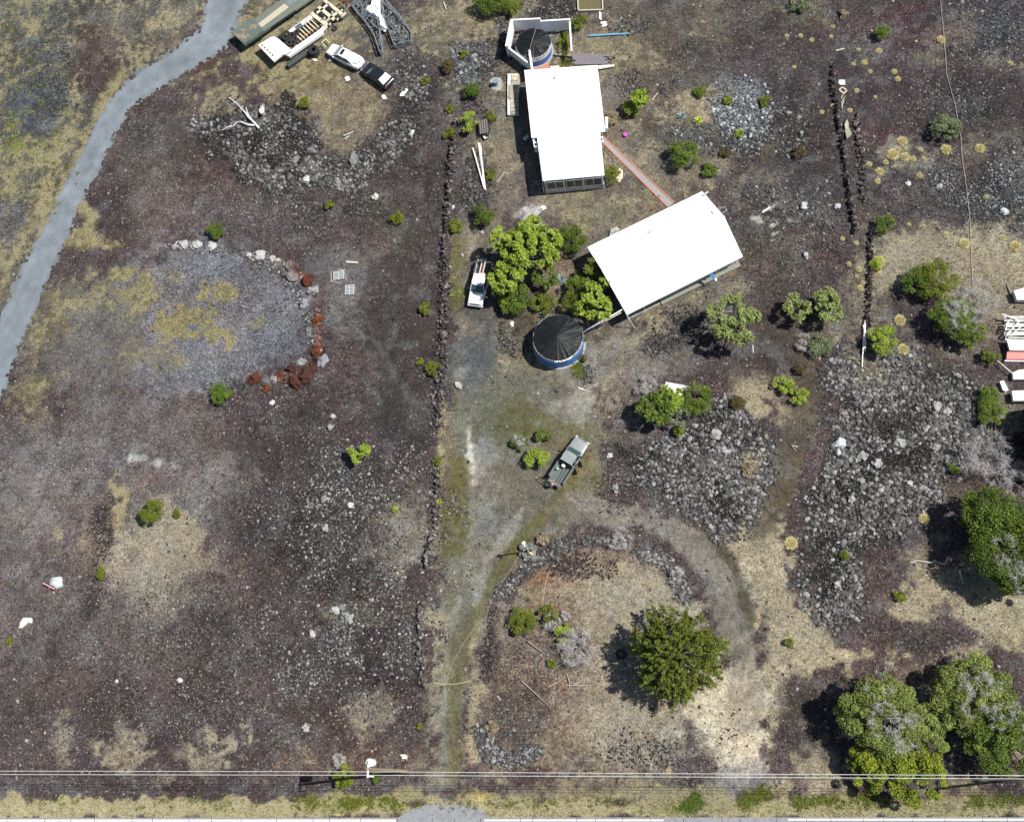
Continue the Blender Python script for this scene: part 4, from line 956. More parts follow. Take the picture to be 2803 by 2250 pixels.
# boulders that stand out, each a thing
BOULD = [
    # px, py, radius m, tint (r,g,b), label
    (697, 1040, .62, (.17, .055, .03), 'rust red boulder at the left end of the boulder row'), (731, 1063, .48, (.20, .07, .03), 'small orange red boulder below the boulder row'),
    (766, 1026, .50, (.17, .055, .035), 'rust red boulder between grey stones in the boulder row'), (728, 1043, .50, (.10, .10, .11), 'dark grey boulder beside the leftmost red boulder'),
    (752, 1037, .48, (.26, .25, .25), 'pale grey boulder behind two rust red ones'), (798, 1009, .52, (.10, .05, .045), 'dark maroon boulder at the upper edge of the boulder row'),
    (810, 1046, .75, (.13, .05, .035), 'broad red brown boulder, largest on the lower edge of the row'), (840, 1030, .80, (.12, .055, .045), 'large wine brown boulder near the right end of the row'),
    (856, 1016, .55, (.10, .045, .04), 'dark red boulder under the upright rust boulder'), (868, 963, .62, (.20, .065, .03), 'bright rust boulder at the top of the boulder row corner'),
    (878, 988, .50, (.09, .06, .055), 'brown boulder at the outer corner of the row'), (886, 990, .62, (.24, .25, .27), 'silver grey boulder at the right corner of the boulder row'),
    (825, 993, .58, (.24, .25, .25), 'pale grey boulder just inside the boulder row corner'), (870, 878, .60, (.26, .085, .03), 'orange boulder alone on the pad rim below the grey one'),
    (845, 768, .66, (.17, .055, .03), 'tall rust boulder on the rim near the pallets'), (858, 797, .55, (.27, .28, .29), 'light grey pointed boulder next to the rust one near the pallets'),
    (832, 833, .62, (.22, .22, .22), 'grey boulder embedded in the pad rim'), (800, 755, .70, (.20, .17, .16), 'flat brownish boulder on the upper right pad rim'),
    (792, 725, .48, (.16, .12, .11), 'dark boulder leaning on the upper rim of the pad'), (713, 700, .60, (.42, .41, .39), 'white boulder on the upper rim of the pad'),
    (683, 702, .36, (.38, .37, .35), 'small white boulder left of the white boulder on the rim'), (745, 710, .42, (.33, .32, .30), 'cream boulder right of the white boulder on the rim'),
    (505, 670, .50, (.36, .36, .36), 'pale boulder below the left bush at the rim'), (540, 672, .52, (.40, .40, .38), 'pale boulder touching the shadow of the bush at the rim'),
    (580, 678, .62, (.42, .42, .41), 'large white boulder under the green bush at the rim'), (478, 676, .34, (.28, .28, .28), 'grey stone at the left end of the rim boulders'),
    (839, 493, .42, (.70, .69, .67), 'bright white stone below the crescent rubble bank'), (861, 494, .40, (.14, .14, .14), 'dark round stone next to the bright white stone'),
    (925, 503, .50, (.20, .20, .19), 'grey boulder on the lower edge of the rubble bank'), (945, 499, .40, (.19, .19, .18), 'round grey stone right of the lower edge boulder'),
    (970, 436, .66, (.17, .18, .17), 'large grey boulder in the right arm of the rubble bank'), (808, 440, .48, (.20, .20, .19), 'upright grey boulder in the middle of the rubble bank'),
    (1028, 540, .45, (.52, .50, .45), 'cream coloured stone below the right arm of the bank'), (1128, 365, .34, (.70, .70, .68), 'small white stone left of the western stone wall'),
    (745, 1102, .30, (.55, .56, .55), 'white angular stone below the boulder row'), (912, 1140, .30, (.40, .40, .39), 'grey stone in the lane below the pad'), (905, 1170, .40, (.24, .25, .25), 'flat blue grey stone in the lane below the pad'),
    (960, 1383, .40, (.50, .49, .46), 'elongated white stone in the middle of the lava field'), (887, 1367, .36, (.25, .25, .25), 'grey stone beside the elongated white one'), (891, 1447, .36, (.30, .30, .29), 'pale stone in the lower lava field'),
    (918, 1669, .48, (.34, .34, .33), 'pale boulder in the lower stony patch'), (956, 1693, .46, (.27, .27, .26), 'grey boulder right of the pale boulder in the lower stony patch'), (937, 1665, .42, (.17, .18, .18), 'dark grey boulder between two pale ones'),
    (493, 1862, .30, (.75, .75, .75), 'round bright white stone on the bottom field'), (322, 1865, .24, (.75, .75, .75), 'small bright white stone left on the bottom field'), (838, 1994, .32, (.36, .35, .34), 'triangular grey stone on the bottom field'),
    (173, 1865, .34, (.16, .11, .10), 'brown pointed stone on the bottom left field'), (855, 1735, .44, (.38, .37, .35), 'long pale stone near the lower stony patch'),
    (1685, 1336, .40, (.26, .26, .25), 'round grey stone beside the driveway below the dark pickup'), (1959, 1190, .48, (.30, .30, .29), 'pale angular rock at the top of the middle rubble field'), (1985, 1236, .40, (.30, .30, .29), 'light rock inside the middle rubble field'),
    (2297, 1215, .60, (.45, .48, .50), 'big bluish white rock at the left edge of the right rubble field'), (2294, 1240, .30, (.66, .66, .66), 'white rock under the big bluish white one'), (2563, 1115, .50, (.34, .33, .31), 'pale round rock in the upper right rubble field'),
    (2590, 1128, .44, (.33, .32, .30), 'pale rock right of the round one in the right rubble field'), (2465, 1212, .46, (.30, .31, .30), 'light grey rock in the centre of the right rubble field'), (2400, 1268, .50, (.33, .33, .32), 'large pale rock in the densest part of the right rubble field'),
    (2361, 1249, .42, (.28, .28, .27), 'grey rock left of the large pale rock'), (2310, 1135, .40, (.22, .20, .19), 'brown grey rock on the lane beside the right rubble field'), (2560, 1225, .42, (.27, .27, .26), 'grey rock at the right side of the right rubble field'),
    (2490, 1325, .38, (.38, .37, .36), 'pale rock low in the right rubble field'), (2330, 1367, .44, (.30, .30, .30), 'flat grey rock at the foot of the right rubble field'), (2290, 1597, .36, (.34, .34, .33), 'pale rock in the bottom rubble tongue'),
    (1265, 700, .26, (.35, .34, .32), 'pale stone at the edge of the parking lane'), (1320, 636, .30, (.36, .34, .31), 'pale stone under the dark round bush'), (1256, 1056, .40, (.36, .36, .33), 'flat white stone on the driveway edge'),
    (1668, 1248, .34, (.75, .75, .75), 'bright white chunk beside the dark pickup'), (1240, 567, .22, (.8, .8, .8), 'white chunk on the stone wall'), (1230, 562, .22, (.8, .8, .8), 'white chunk left of another on the stone wall'),
    (2158, 312, .32, (.32, .30, .31), 'pinkish grey rock alone above the rock arc'), (2193, 366, .34, (.26, .26, .28), 'grey rock at the right end of the rock arc'), (2290, 568, .40, (.40, .42, .42), 'pale rock right of the eastern stone wall'),
    (2200, 565, .42, (.40, .42, .42), 'pale bluish rock left of the eastern stone wall'), (2485, 503, .36, (.50, .50, .49), 'white rock on the dry grass slope'), (2748, 582, .38, (.48, .50, .50), 'white rock near the thin cable on the right'),
    (2572, 510, .34, (.34, .36, .37), 'bluish rock beside the thin cable'), (2205, 702, .32, (.36, .36, .37), 'pale rock low beside the eastern wall'),
]
r_ = np.random.default_rng(60)
for (px, py, rad, tint, label) in BOULD:
    x, y = G(px, py)
    z = float(gz(x, y)[0])
    v, f, c = rock_arrays(np.array([0.]), np.array([0.]), np.array([0.]), np.array([rad * 1.0]), r_, 1.0, flat=.75, hi=True)
    c = np.tile(np.minimum(np.array(tint) * (.52 if max(tint) > tint[2] * 2 else 1), .50), (len(v), 1)) * r_.uniform(.85, 1.1, (len(v), 1))
    o = fast('boulder', v, f, M_ROCK, col=c)
    o.location = (x, y, z)
    tag(o, label, 'boulder' if rad > .35 else 'stone')


# ------------------------------------------------------------------ dry-stone walls
def stone_wall(pts, label, seed, w=.8, h=.55, bright=.8):
    r = np.random.default_rng(seed)
    W = [np.array(G(*p)) for p in pts]
    xs = []; ys = []; zs = []
    for a, b in zip(W[:-1], W[1:]):
        L = np.linalg.norm(b - a); n = int(L * 26 * w * (h + .3))
        t = r.random(n); q = r.normal(0, w * .27, n)
        d = (b - a) / L; nn = np.array([-d[1], d[0]])
        p = a + np.outer(t, b - a) + np.outer(q, nn)
        xs.append(p[:, 0]); ys.append(p[:, 1]); zs.append(r.random(n) * h * np.clip(1 - np.abs(q) / w, .1, 1))
    x = np.concatenate(xs); y = np.concatenate(ys); z = np.concatenate(zs)
    s = .08 + .16 * r.random(len(x)) ** 1.5
    v, f, c = rock_arrays(x, y, z + gz(x, y), s, r, bright, flat=.8, tint=(1.05, .95, .95))
    c0 = W[0]; v = v - np.array([c0[0], c0[1], 0])
    o = fast('stone_wall', v, f, M_ROCK, col=c); o.location = (c0[0], c0[1], 0)
    tag(o, label, 'stone wall', group='low dry-stone walls of dark lava')


stone_wall([(1250, 330), (1238, 400), (1232, 480), (1224, 600), (1216, 700)], 'dark stone wall left of the white poles and northern house yard', 1, .7, .7)
stone_wall([(1216, 700), (1218, 800), (1213, 900), (1210, 1000), (1204, 1080), (1197, 1170)], 'stone wall running past the white pickup and down beside the driveway', 2, 1.2, .5)
stone_wall([(1197, 1280), (1196, 1340), (1192, 1420), (1180, 1480), (1165, 1520), (1168, 1558)], 'short stone wall beside the two yellow rosette plants', 3, .9, .4, .95)
stone_wall([(1152, 1640), (1150, 1700), (1146, 1750), (1155, 1830), (1158, 1880)], 'broken stone wall lowest along the driveway', 4, .7, .4, .95)
stone_wall([(2278, 180), (2283, 260), (2295, 330), (2306, 400), (2315, 460), (2328, 560), (2343, 640)], 'long thin stone wall beside the planks and panels', 5, .45, .75, .5)
stone_wall([(2345, 310), (2352, 390), (2360, 470), (2362, 560)], 'low parallel stone row right of the long thin wall', 6, .8, .3, .85)
stone_wall([(2382, 640), (2384, 720), (2380, 800), (2376, 900)], 'stone wall among the pale grass tufts and white pipes', 7, .5, .7, .5)


# ------------------------------------------------------------------ grass
def tuft_arrays(x, y, z, s, r, tone, blades=7, up=.9):
    """spiky tufts: each a fan of thin blades"""
    n = len(x)
    az = r.uniform(0, 6.28, (n, blades)); el = r.uniform(.35, 1.45, (n, blades)) * up
    L = s[:, None] * r.uniform(.6, 1.15, (n, blades))
    dx = np.cos(az) * np.cos(el) * L; dy = np.sin(az) * np.cos(el) * L; dz = np.sin(el) * L
    w = s[:, None] * (.16 if blades > 1 else .07)
    bx, by = -np.sin(az) * w, np.cos(az) * w
    b = np.stack([x, y, z], 1)[:, None, :]
    p0 = b + np.stack([bx, by, 0 * bx], 2); p1 = b + np.stack([-bx, -by, 0 * bx], 2)
    p2 = b + np.stack([dx, dy, dz], 2)
    v = np.stack([p0, p1, p2], 2).reshape(-1, 3)
    f = np.arange(n * blades * 3).reshape(-1, 3)
    a = np.array([.42, .36, .25]); g = np.array([.24, .24, .07])
    t = np.clip(tone + r.uniform(-.2, .2, n), 0, 1)[:, None]
    c = (a * (1 - t) + g * t) * r.uniform(.55, 1.15, (n, 1))
    return v, f, np.repeat(c, blades * 3, 0)


r_ = np.random.default_rng(70)
n = 330000
px = r_.uniform(-30, 2830, n); py = r_.uniform(-30, 2234, n)
xx, yy = GA(px, py)
_, gg_, tt_, _ = field(xx, yy, px, py)
clump = fbm(xx, yy, 1.3, 88, 3)
k = (r_.random(n) < np.clip(gg_ * 1.0 - .04, 0, 1) * np.clip((clump - .30) * 3.2, .04, 1)) & (road_sd(px, py) > 2)
k &= ~(sdf(px, py, Po(1650, 372, 1850, 555, 1825, 572, 1640, 392)) < 0)
xx, yy, tt_, gg_ = xx[k], yy[k], tt_[k], gg_[k]
print('tufts', len(xx))
s = r_.uniform(.08, .24, len(xx))
v, f, c = tuft_arrays(xx, yy, gz(xx, yy), s, r_, tt_, 6)
tag(fast('dry_grass', v, f, M_STRAW, col=c), 'dry tan and yellow green grass growing over the lava', 'grass', kind='stuff')

FT = [(2154, 100), (2192, 100), (2222, 111), (2280, 75), (2275, 102), (2350, 138), (2406, 142), (2336, 177), (2366, 173), (2382, 198), (2448, 198), (2458, 218), (2345, 250), (2396, 267), (2575, 110), (2766, 174), (2280, 292), (2326, 304), (2250, 308),
      (2470, 388), (2444, 424), (2478, 430), (2460, 408), (2362, 410), (2380, 450), (2590, 410), (2682, 408), (2408, 471), (2518, 480), (2402, 498), (2488, 615), (2640, 668), (2778, 676), (2745, 652), (2405, 720), (2398, 740), (2352, 740), (2346, 757), (2362, 775), (2430, 785), (2463, 878), (2355, 790),
      (2472, 957), (2389, 808), (2165, 1487), (2530, 1420), (2069, 1710), (2306, 655), (2324, 725), (2344, 667), (2174, 185), (1830, 2110), (2590, 643), (2530, 620), (2700, 805), (2700, 540), (2385, 690), (2500, 435), (2530, 434), (2425, 445), (2450, 455), (2480, 408), (2520, 410)]
FTR = {(2470, 388): .75, (2444, 424): .85, (2590, 410): .75, (2682, 408): .7, (2640, 668): .75, (2778, 676): .8, (2165, 1487): .85, (2530, 1420): .7, (2472, 957): .8, (2463, 878): .8, (2405, 720): .9, (2575, 110): .62, (2408, 471): .6, (2478, 430): .7, (2398, 740): .7}
r_ = np.random.default_rng(71)
for (px, py) in FT:
    R = FTR.get((px, py), r_.uniform(.28, .48))
    x, y = G(px, py); n = int(700 + 1300 * R)
    a = r_.uniform(0, 6.28, n); q = R * .55 * r_.random(n) ** .6
    v, f, c = tuft_arrays(np.cos(a) * q, np.sin(a) * q, np.zeros(n), np.full(n, R * .62), r_, np.full(n, .22), 1, up=1.12)
    # droop the tips
    v = v.reshape(-1, 3, 3); tip = v[:, 2]; tip[:, 2] *= .75
    v[:, 0] = v[:, 2] * .0 + v[:, 0]; c = np.minimum(c * 2.4 * np.array([1.0, 1.0, .88]), .85)
    o = fast('grass_clump', v.reshape(-1, 3), f, M_STRAW, col=c); o.location = (x, y, float(gz(x, y)[0]))
    big = R > .55
    tag(o, 'large pale yellow bunchgrass clump on the dry eastern ground' if big else 'small pale yellow bunchgrass clump on the dry eastern ground', 'grass clump', group='large bunchgrass clumps' if big else 'small bunchgrass clumps')


# ------------------------------------------------------------------ trees and shrubs
def leaf_mesh(P, L, r, col, up=.5, asp=.5):
    """rhombic leaves at P (n,3), length L (n), colours col (n,3)"""
    n = len(P)
    u = r.normal(0, 1, (n, 3)); u[:, 2] *= .45; u /= np.linalg.norm(u, axis=1)[:, None]
    w = r.normal(0, 1, (n, 3)); w[:, 2] *= (1 - up)
    w -= (w * u).sum(1)[:, None] * u; w /= np.linalg.norm(w, axis=1)[:, None] + 1e-6
    L = L[:, None]
    v = np.stack([P - u * L * .5, P + w * L * asp * .5, P + u * L * .5, P - w * L * asp * .5], 1).reshape(-1, 3)
    f = np.arange(n * 4).reshape(-1, 4)
    return v, f, np.repeat(col, 4, 0)


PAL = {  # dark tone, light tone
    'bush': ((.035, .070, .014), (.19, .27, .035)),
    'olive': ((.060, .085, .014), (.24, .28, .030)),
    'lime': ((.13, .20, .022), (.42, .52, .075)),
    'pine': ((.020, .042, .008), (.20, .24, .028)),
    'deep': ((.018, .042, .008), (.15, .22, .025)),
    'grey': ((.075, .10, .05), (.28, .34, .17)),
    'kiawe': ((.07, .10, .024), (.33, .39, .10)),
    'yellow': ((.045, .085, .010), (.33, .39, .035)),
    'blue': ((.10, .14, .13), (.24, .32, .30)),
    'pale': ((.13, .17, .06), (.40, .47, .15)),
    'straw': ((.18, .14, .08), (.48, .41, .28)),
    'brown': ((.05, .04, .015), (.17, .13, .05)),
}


def branches(mb, r, base, R, H, n, rad, depth=2, spread=1.0, lift=.45):
    """forked limbs; returns tips"""
    tips = []
    for i in range(n):
        a = 6.28 * (i + r.random()) / n
        q = R * spread * r.uniform(.2, 1.0)
        e = np.array([base[0] + math.cos(a) * q * .55, base[1] + math.sin(a) * q * .55, base[2] + H * r.uniform(lift, lift + .3)])
        m = (np.array(base) + e) / 2 + r.normal(0, R * .05, 3)
        mb.tube([base, tuple(m), tuple(e)], [rad, rad * .75, rad * .5], 5)
        grow(mb, r, e, a, q * .34, H, rad * .5, depth, tips)
    return tips


def grow(mb, r, p, a, q, H, rad, depth, tips):
    if depth == 0:
        tips.append(p); return
    if r.random() < .38:
        tips.append(p + np.array([0, 0, .06 * H]) + r.normal(0, q * .25, 3) * np.array([1, 1, .3]))
    for k in range(r.integers(2, 4)):
        a2 = a + r.uniform(-1.3, 1.3)
        e = p + np.array([math.cos(a2) * q, math.sin(a2) * q, H * r.uniform(.05, .22)])
        m = (p + e) / 2 + r.normal(0, q * .08, 3)
        mb.tube([tuple(p), tuple(m), tuple(e)], [rad, rad * .8, rad * .55], 4)
        grow(mb, r, e, a2, q * .62, H, rad * .55, depth - 1, tips)


def plant(px, py, R, H, kind, pal, label, name='shrub', seed=0, ell=1.0, rot=0.0, dens=1.0, leaf=.16, bare=0.0, group=None):
    """R crown radius, H height (m); px,py = crown centre in the photograph"""
    r = np.random.default_rng(seed * 13 + int(px) * 7 + int(py))
    x, y = G(px, py, H * .45)
    z = float(gz(x, y)[0])
    t = thing(name, label, 'tree' if 'tree' in name else 'shrub', (x, y, z), 0, group)
    d0, l0 = np.array(PAL[pal][0]), np.array(PAL[pal][1])
    mb = MB()
    rotm = lambda v: np.stack([v[..., 0] * math.cos(rot) - v[..., 1] * math.sin(rot), v[..., 0] * math.sin(rot) + v[..., 1] * math.cos(rot), v[..., 2]], -1)
    if kind == 'round' or kind == 'kiawe':
        K = int((14 + R * R * 7) * (1 if kind == 'round' else .8))
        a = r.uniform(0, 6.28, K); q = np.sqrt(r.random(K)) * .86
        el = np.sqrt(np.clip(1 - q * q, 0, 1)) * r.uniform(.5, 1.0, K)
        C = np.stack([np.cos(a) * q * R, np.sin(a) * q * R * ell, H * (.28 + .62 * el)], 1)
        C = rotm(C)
        rc = (.145 * R + .20) * r.uniform(.6, 1.3, K) * (1 if kind == 'round' else .8)
        if kind == 'kiawe':
            keep = vn(C[:, 0] + 30, C[:, 1] + 30, .75, 5 + seed) > .36; C = C[keep]; rc = rc[keep]; K = len(C)
        m = int(dens * np.clip(90 * (R ** .6), 60, 210))
        dirs = r.normal(0, 1, (K, m, 3)); dirs[..., 2] = np.abs(dirs[..., 2]) * 1.0 - .25
        dirs /= np.linalg.norm(dirs, axis=2)[..., None]
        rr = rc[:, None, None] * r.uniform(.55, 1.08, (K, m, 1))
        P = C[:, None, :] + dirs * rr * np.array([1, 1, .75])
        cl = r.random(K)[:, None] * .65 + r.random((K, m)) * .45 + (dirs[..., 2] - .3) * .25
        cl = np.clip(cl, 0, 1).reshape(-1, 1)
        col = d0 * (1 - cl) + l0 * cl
        P = P.reshape(-1, 3)
        L = leaf * r.uniform(.6, 1.35, len(P))
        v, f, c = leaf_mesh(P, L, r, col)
        trunkr = .05 + .035 * R
        mb.tube([(0, 0, -.1), (0.02 * R, 0, H * .25), (0, 0, H * .45)], [trunkr * 1.3, trunkr, trunkr * .7], 7)
        for i in range(min(K, 12)):
            c1 = C[r.integers(0, K)]
            mb.tube([(0, 0, H * r.uniform(.12, .35)), tuple(c1 * np.array([.5, .5, .62])), tuple(c1 * .94)], [trunkr * .6, trunkr * .4, trunkr * .18], 5)
        mb.build('trunk', M_BARK, t, world=False)
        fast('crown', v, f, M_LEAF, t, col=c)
    elif kind == 'plum':                                # forking grey limbs ending in leaf rosettes
        n = max(6, int(5 + R * 3))
        tips = branches(mb, r, (0, 0, H * .12), R, H, n, .055 + .02 * R, depth=3 if R > 1.6 else 2)
        mb.tube([(0, 0, -.1), (0, 0, H * .14)], [.09 + .03 * R, .07 + .02 * R], 7)
        T = np.array(tips); T[:, 1] *= ell; T = rotm(T)
        q = np.hypot(T[:, 0], T[:, 1]); T = T * np.where(q > R, R / q * r.uniform(.75, 1, len(T)), 1)[:, None] * np.array([1, 1, 0]) + T * np.array([0, 0, 1])
        keep = (r.random(len(T)) > bare) & (vn(T[:, 0] + 50, T[:, 1] + 50, 1.1, seed + 5) > .27); T = T[keep]
        m = int(17 * dens)
        a = r.uniform(0, 6.28, (len(T), m)); e = r.uniform(-.15, .9, (len(T), m)); q = r.uniform(.06, .36, (len(T), m)) * (1.1 if R > 1.5 else .8)
        P = T[:, None, :] + np.stack([np.cos(a) * np.cos(e) * q, np.sin(a) * np.cos(e) * q, np.sin(e) * q], 2)
        cl = np.clip(r.random((len(T), 1)) * .6 + r.random((len(T), m)) * .4, 0, 1).reshape(-1, 1)
        P = P.reshape(-1, 3)
        v, f, c = leaf_mesh(P, leaf * 1.5 * r.uniform(.7, 1.3, len(P)), r, d0 * (1 - cl) + l0 * cl, up=.7)
        mb.build('trunk', M_GREYBARK, t, world=False)
        fast('crown', v, f, M_LEAF, t, col=c)
    elif kind == 'conifer':                             # broad crown of outward pointing plumes
        VV = []; FF = []; CC = []; b = 0
        nb = 300
        for i in range(nb):
            u = (i + .5) / nb
            el = min(1.52, math.acos(1 - u) * .98 + r.normal(0, .06))                  # 0 top .. pi/2 rim
            a = i * 2.39996 + r.uniform(-.5, .5)
            rr = R * math.sin(el) ** .9 * r.uniform(.74, 1.08) * (1 + .06 * math.sin(3 * a + 1) + .06 * math.sin(7 * a))
            hz = H * (.22 + .76 * math.cos(el) ** .85)
            tip = np.array([math.cos(a) * rr, math.sin(a) * rr, hz])
            ln = R * r.uniform(.22, .42)
            out = np.array([math.cos(a) * math.sin(el * .9 + .15), math.sin(a) * math.sin(el * .9 + .15), .50 * math.cos(el) + .15])
            out += r.normal(0, .28, 3); out /= np.linalg.norm(out)
            m = 95
            s = r.random(m)
            wdt = R * .068 * (1 - .45 * s) * np.sqrt(np.clip(s * 4, .2, 1))
            off = r.normal(0, 1, (m, 3)); off /= np.linalg.norm(off, axis=1)[:, None]
            P = tip + out * ln * (s[:, None] - 1) + off * wdt[:, None] * r.random((m, 1)) ** .5
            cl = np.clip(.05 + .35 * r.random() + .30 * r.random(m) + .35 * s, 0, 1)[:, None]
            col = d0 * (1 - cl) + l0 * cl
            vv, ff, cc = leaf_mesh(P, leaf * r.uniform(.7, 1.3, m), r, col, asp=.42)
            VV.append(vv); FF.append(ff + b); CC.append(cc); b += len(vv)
            if i % 6 == 0:
                mb.tube([(0, 0, H * r.uniform(.15, .5)), tuple(tip * np.array([.5, .5, .75])), tuple(tip - out * ln * .6)], [.09, .06, .025], 5)
        mb.tube([(0, 0, -.1), (.05, 0, H * .4), (0, .05, H * .85)], [.32, .22, .08], 9)
        mb.build('trunk', M_BARK, t, world=False)
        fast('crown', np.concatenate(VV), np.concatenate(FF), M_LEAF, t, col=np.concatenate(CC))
    elif kind == 'dead':                                # bare bleached twigs
        tips = branches(mb, r, (0, 0, .05), R, H, int(6 + R * 4), .022 + .007 * R, depth=3, lift=.15)
        for p in tips:
            for k in range(5):
                d = r.normal(0, 1, 3) * np.array([1, 1, .5]); d *= R * .15
                mb.tube([tuple(p), tuple(p + d)], [.013, .006], 3)
        mb.build('branches', M_TWIG, t, world=False)
    elif kind == 'rosette':                             # agave / bromeliad
        n = 26; VV = []; FF = []; CC = []
        for i in range(n):
            a = i * 2.4; e = .15 + 1.1 * i / n; l = R * (1.05 - .3 * i / n)
            d = np.array([math.cos(a) * math.cos(e), math.sin(a) * math.cos(e), math.sin(e)]); w = np.array([-math.sin(a), math.cos(a), 0]) * R * .10
            m = d * l * .5
            VV += [m * .1 - w * .6, m * .1 + w * .6, m + w, d * l, m - w]; FF.append([i * 5 + j for j in range(5)])
        mbb = MB(); mbb.add(VV, FF)
        lo = tuple(l0)
        o = mbb.build('leaves', mat('rosette_' + pal, lo, .5, var=.15), t, world=False)
    if bare and kind in ('round', 'kiawe'):
        mb2 = MB()
        for q in range(int(1 + bare * 6)):
            a = r.uniform(0, 6.28); qq = R * r.uniform(.15, .6)
            bx = np.array([math.cos(a) * qq, math.sin(a) * qq * ell, H * .45])
            bx = rotm(bx)
            tips = branches(mb2, r, tuple(bx), R * .40, H * .42, 4, .035, depth=3, lift=.5)
            for p in tips:
                for k in range(3):
                    d = r.normal(0, 1, 3) * np.array([1, 1, .5]) * .22
                    mb2.tube([tuple(p), tuple(p + d)], [.014, .006], 3)
        mb2.build('dead_branches', M_TWIG, t, world=False)
    return t


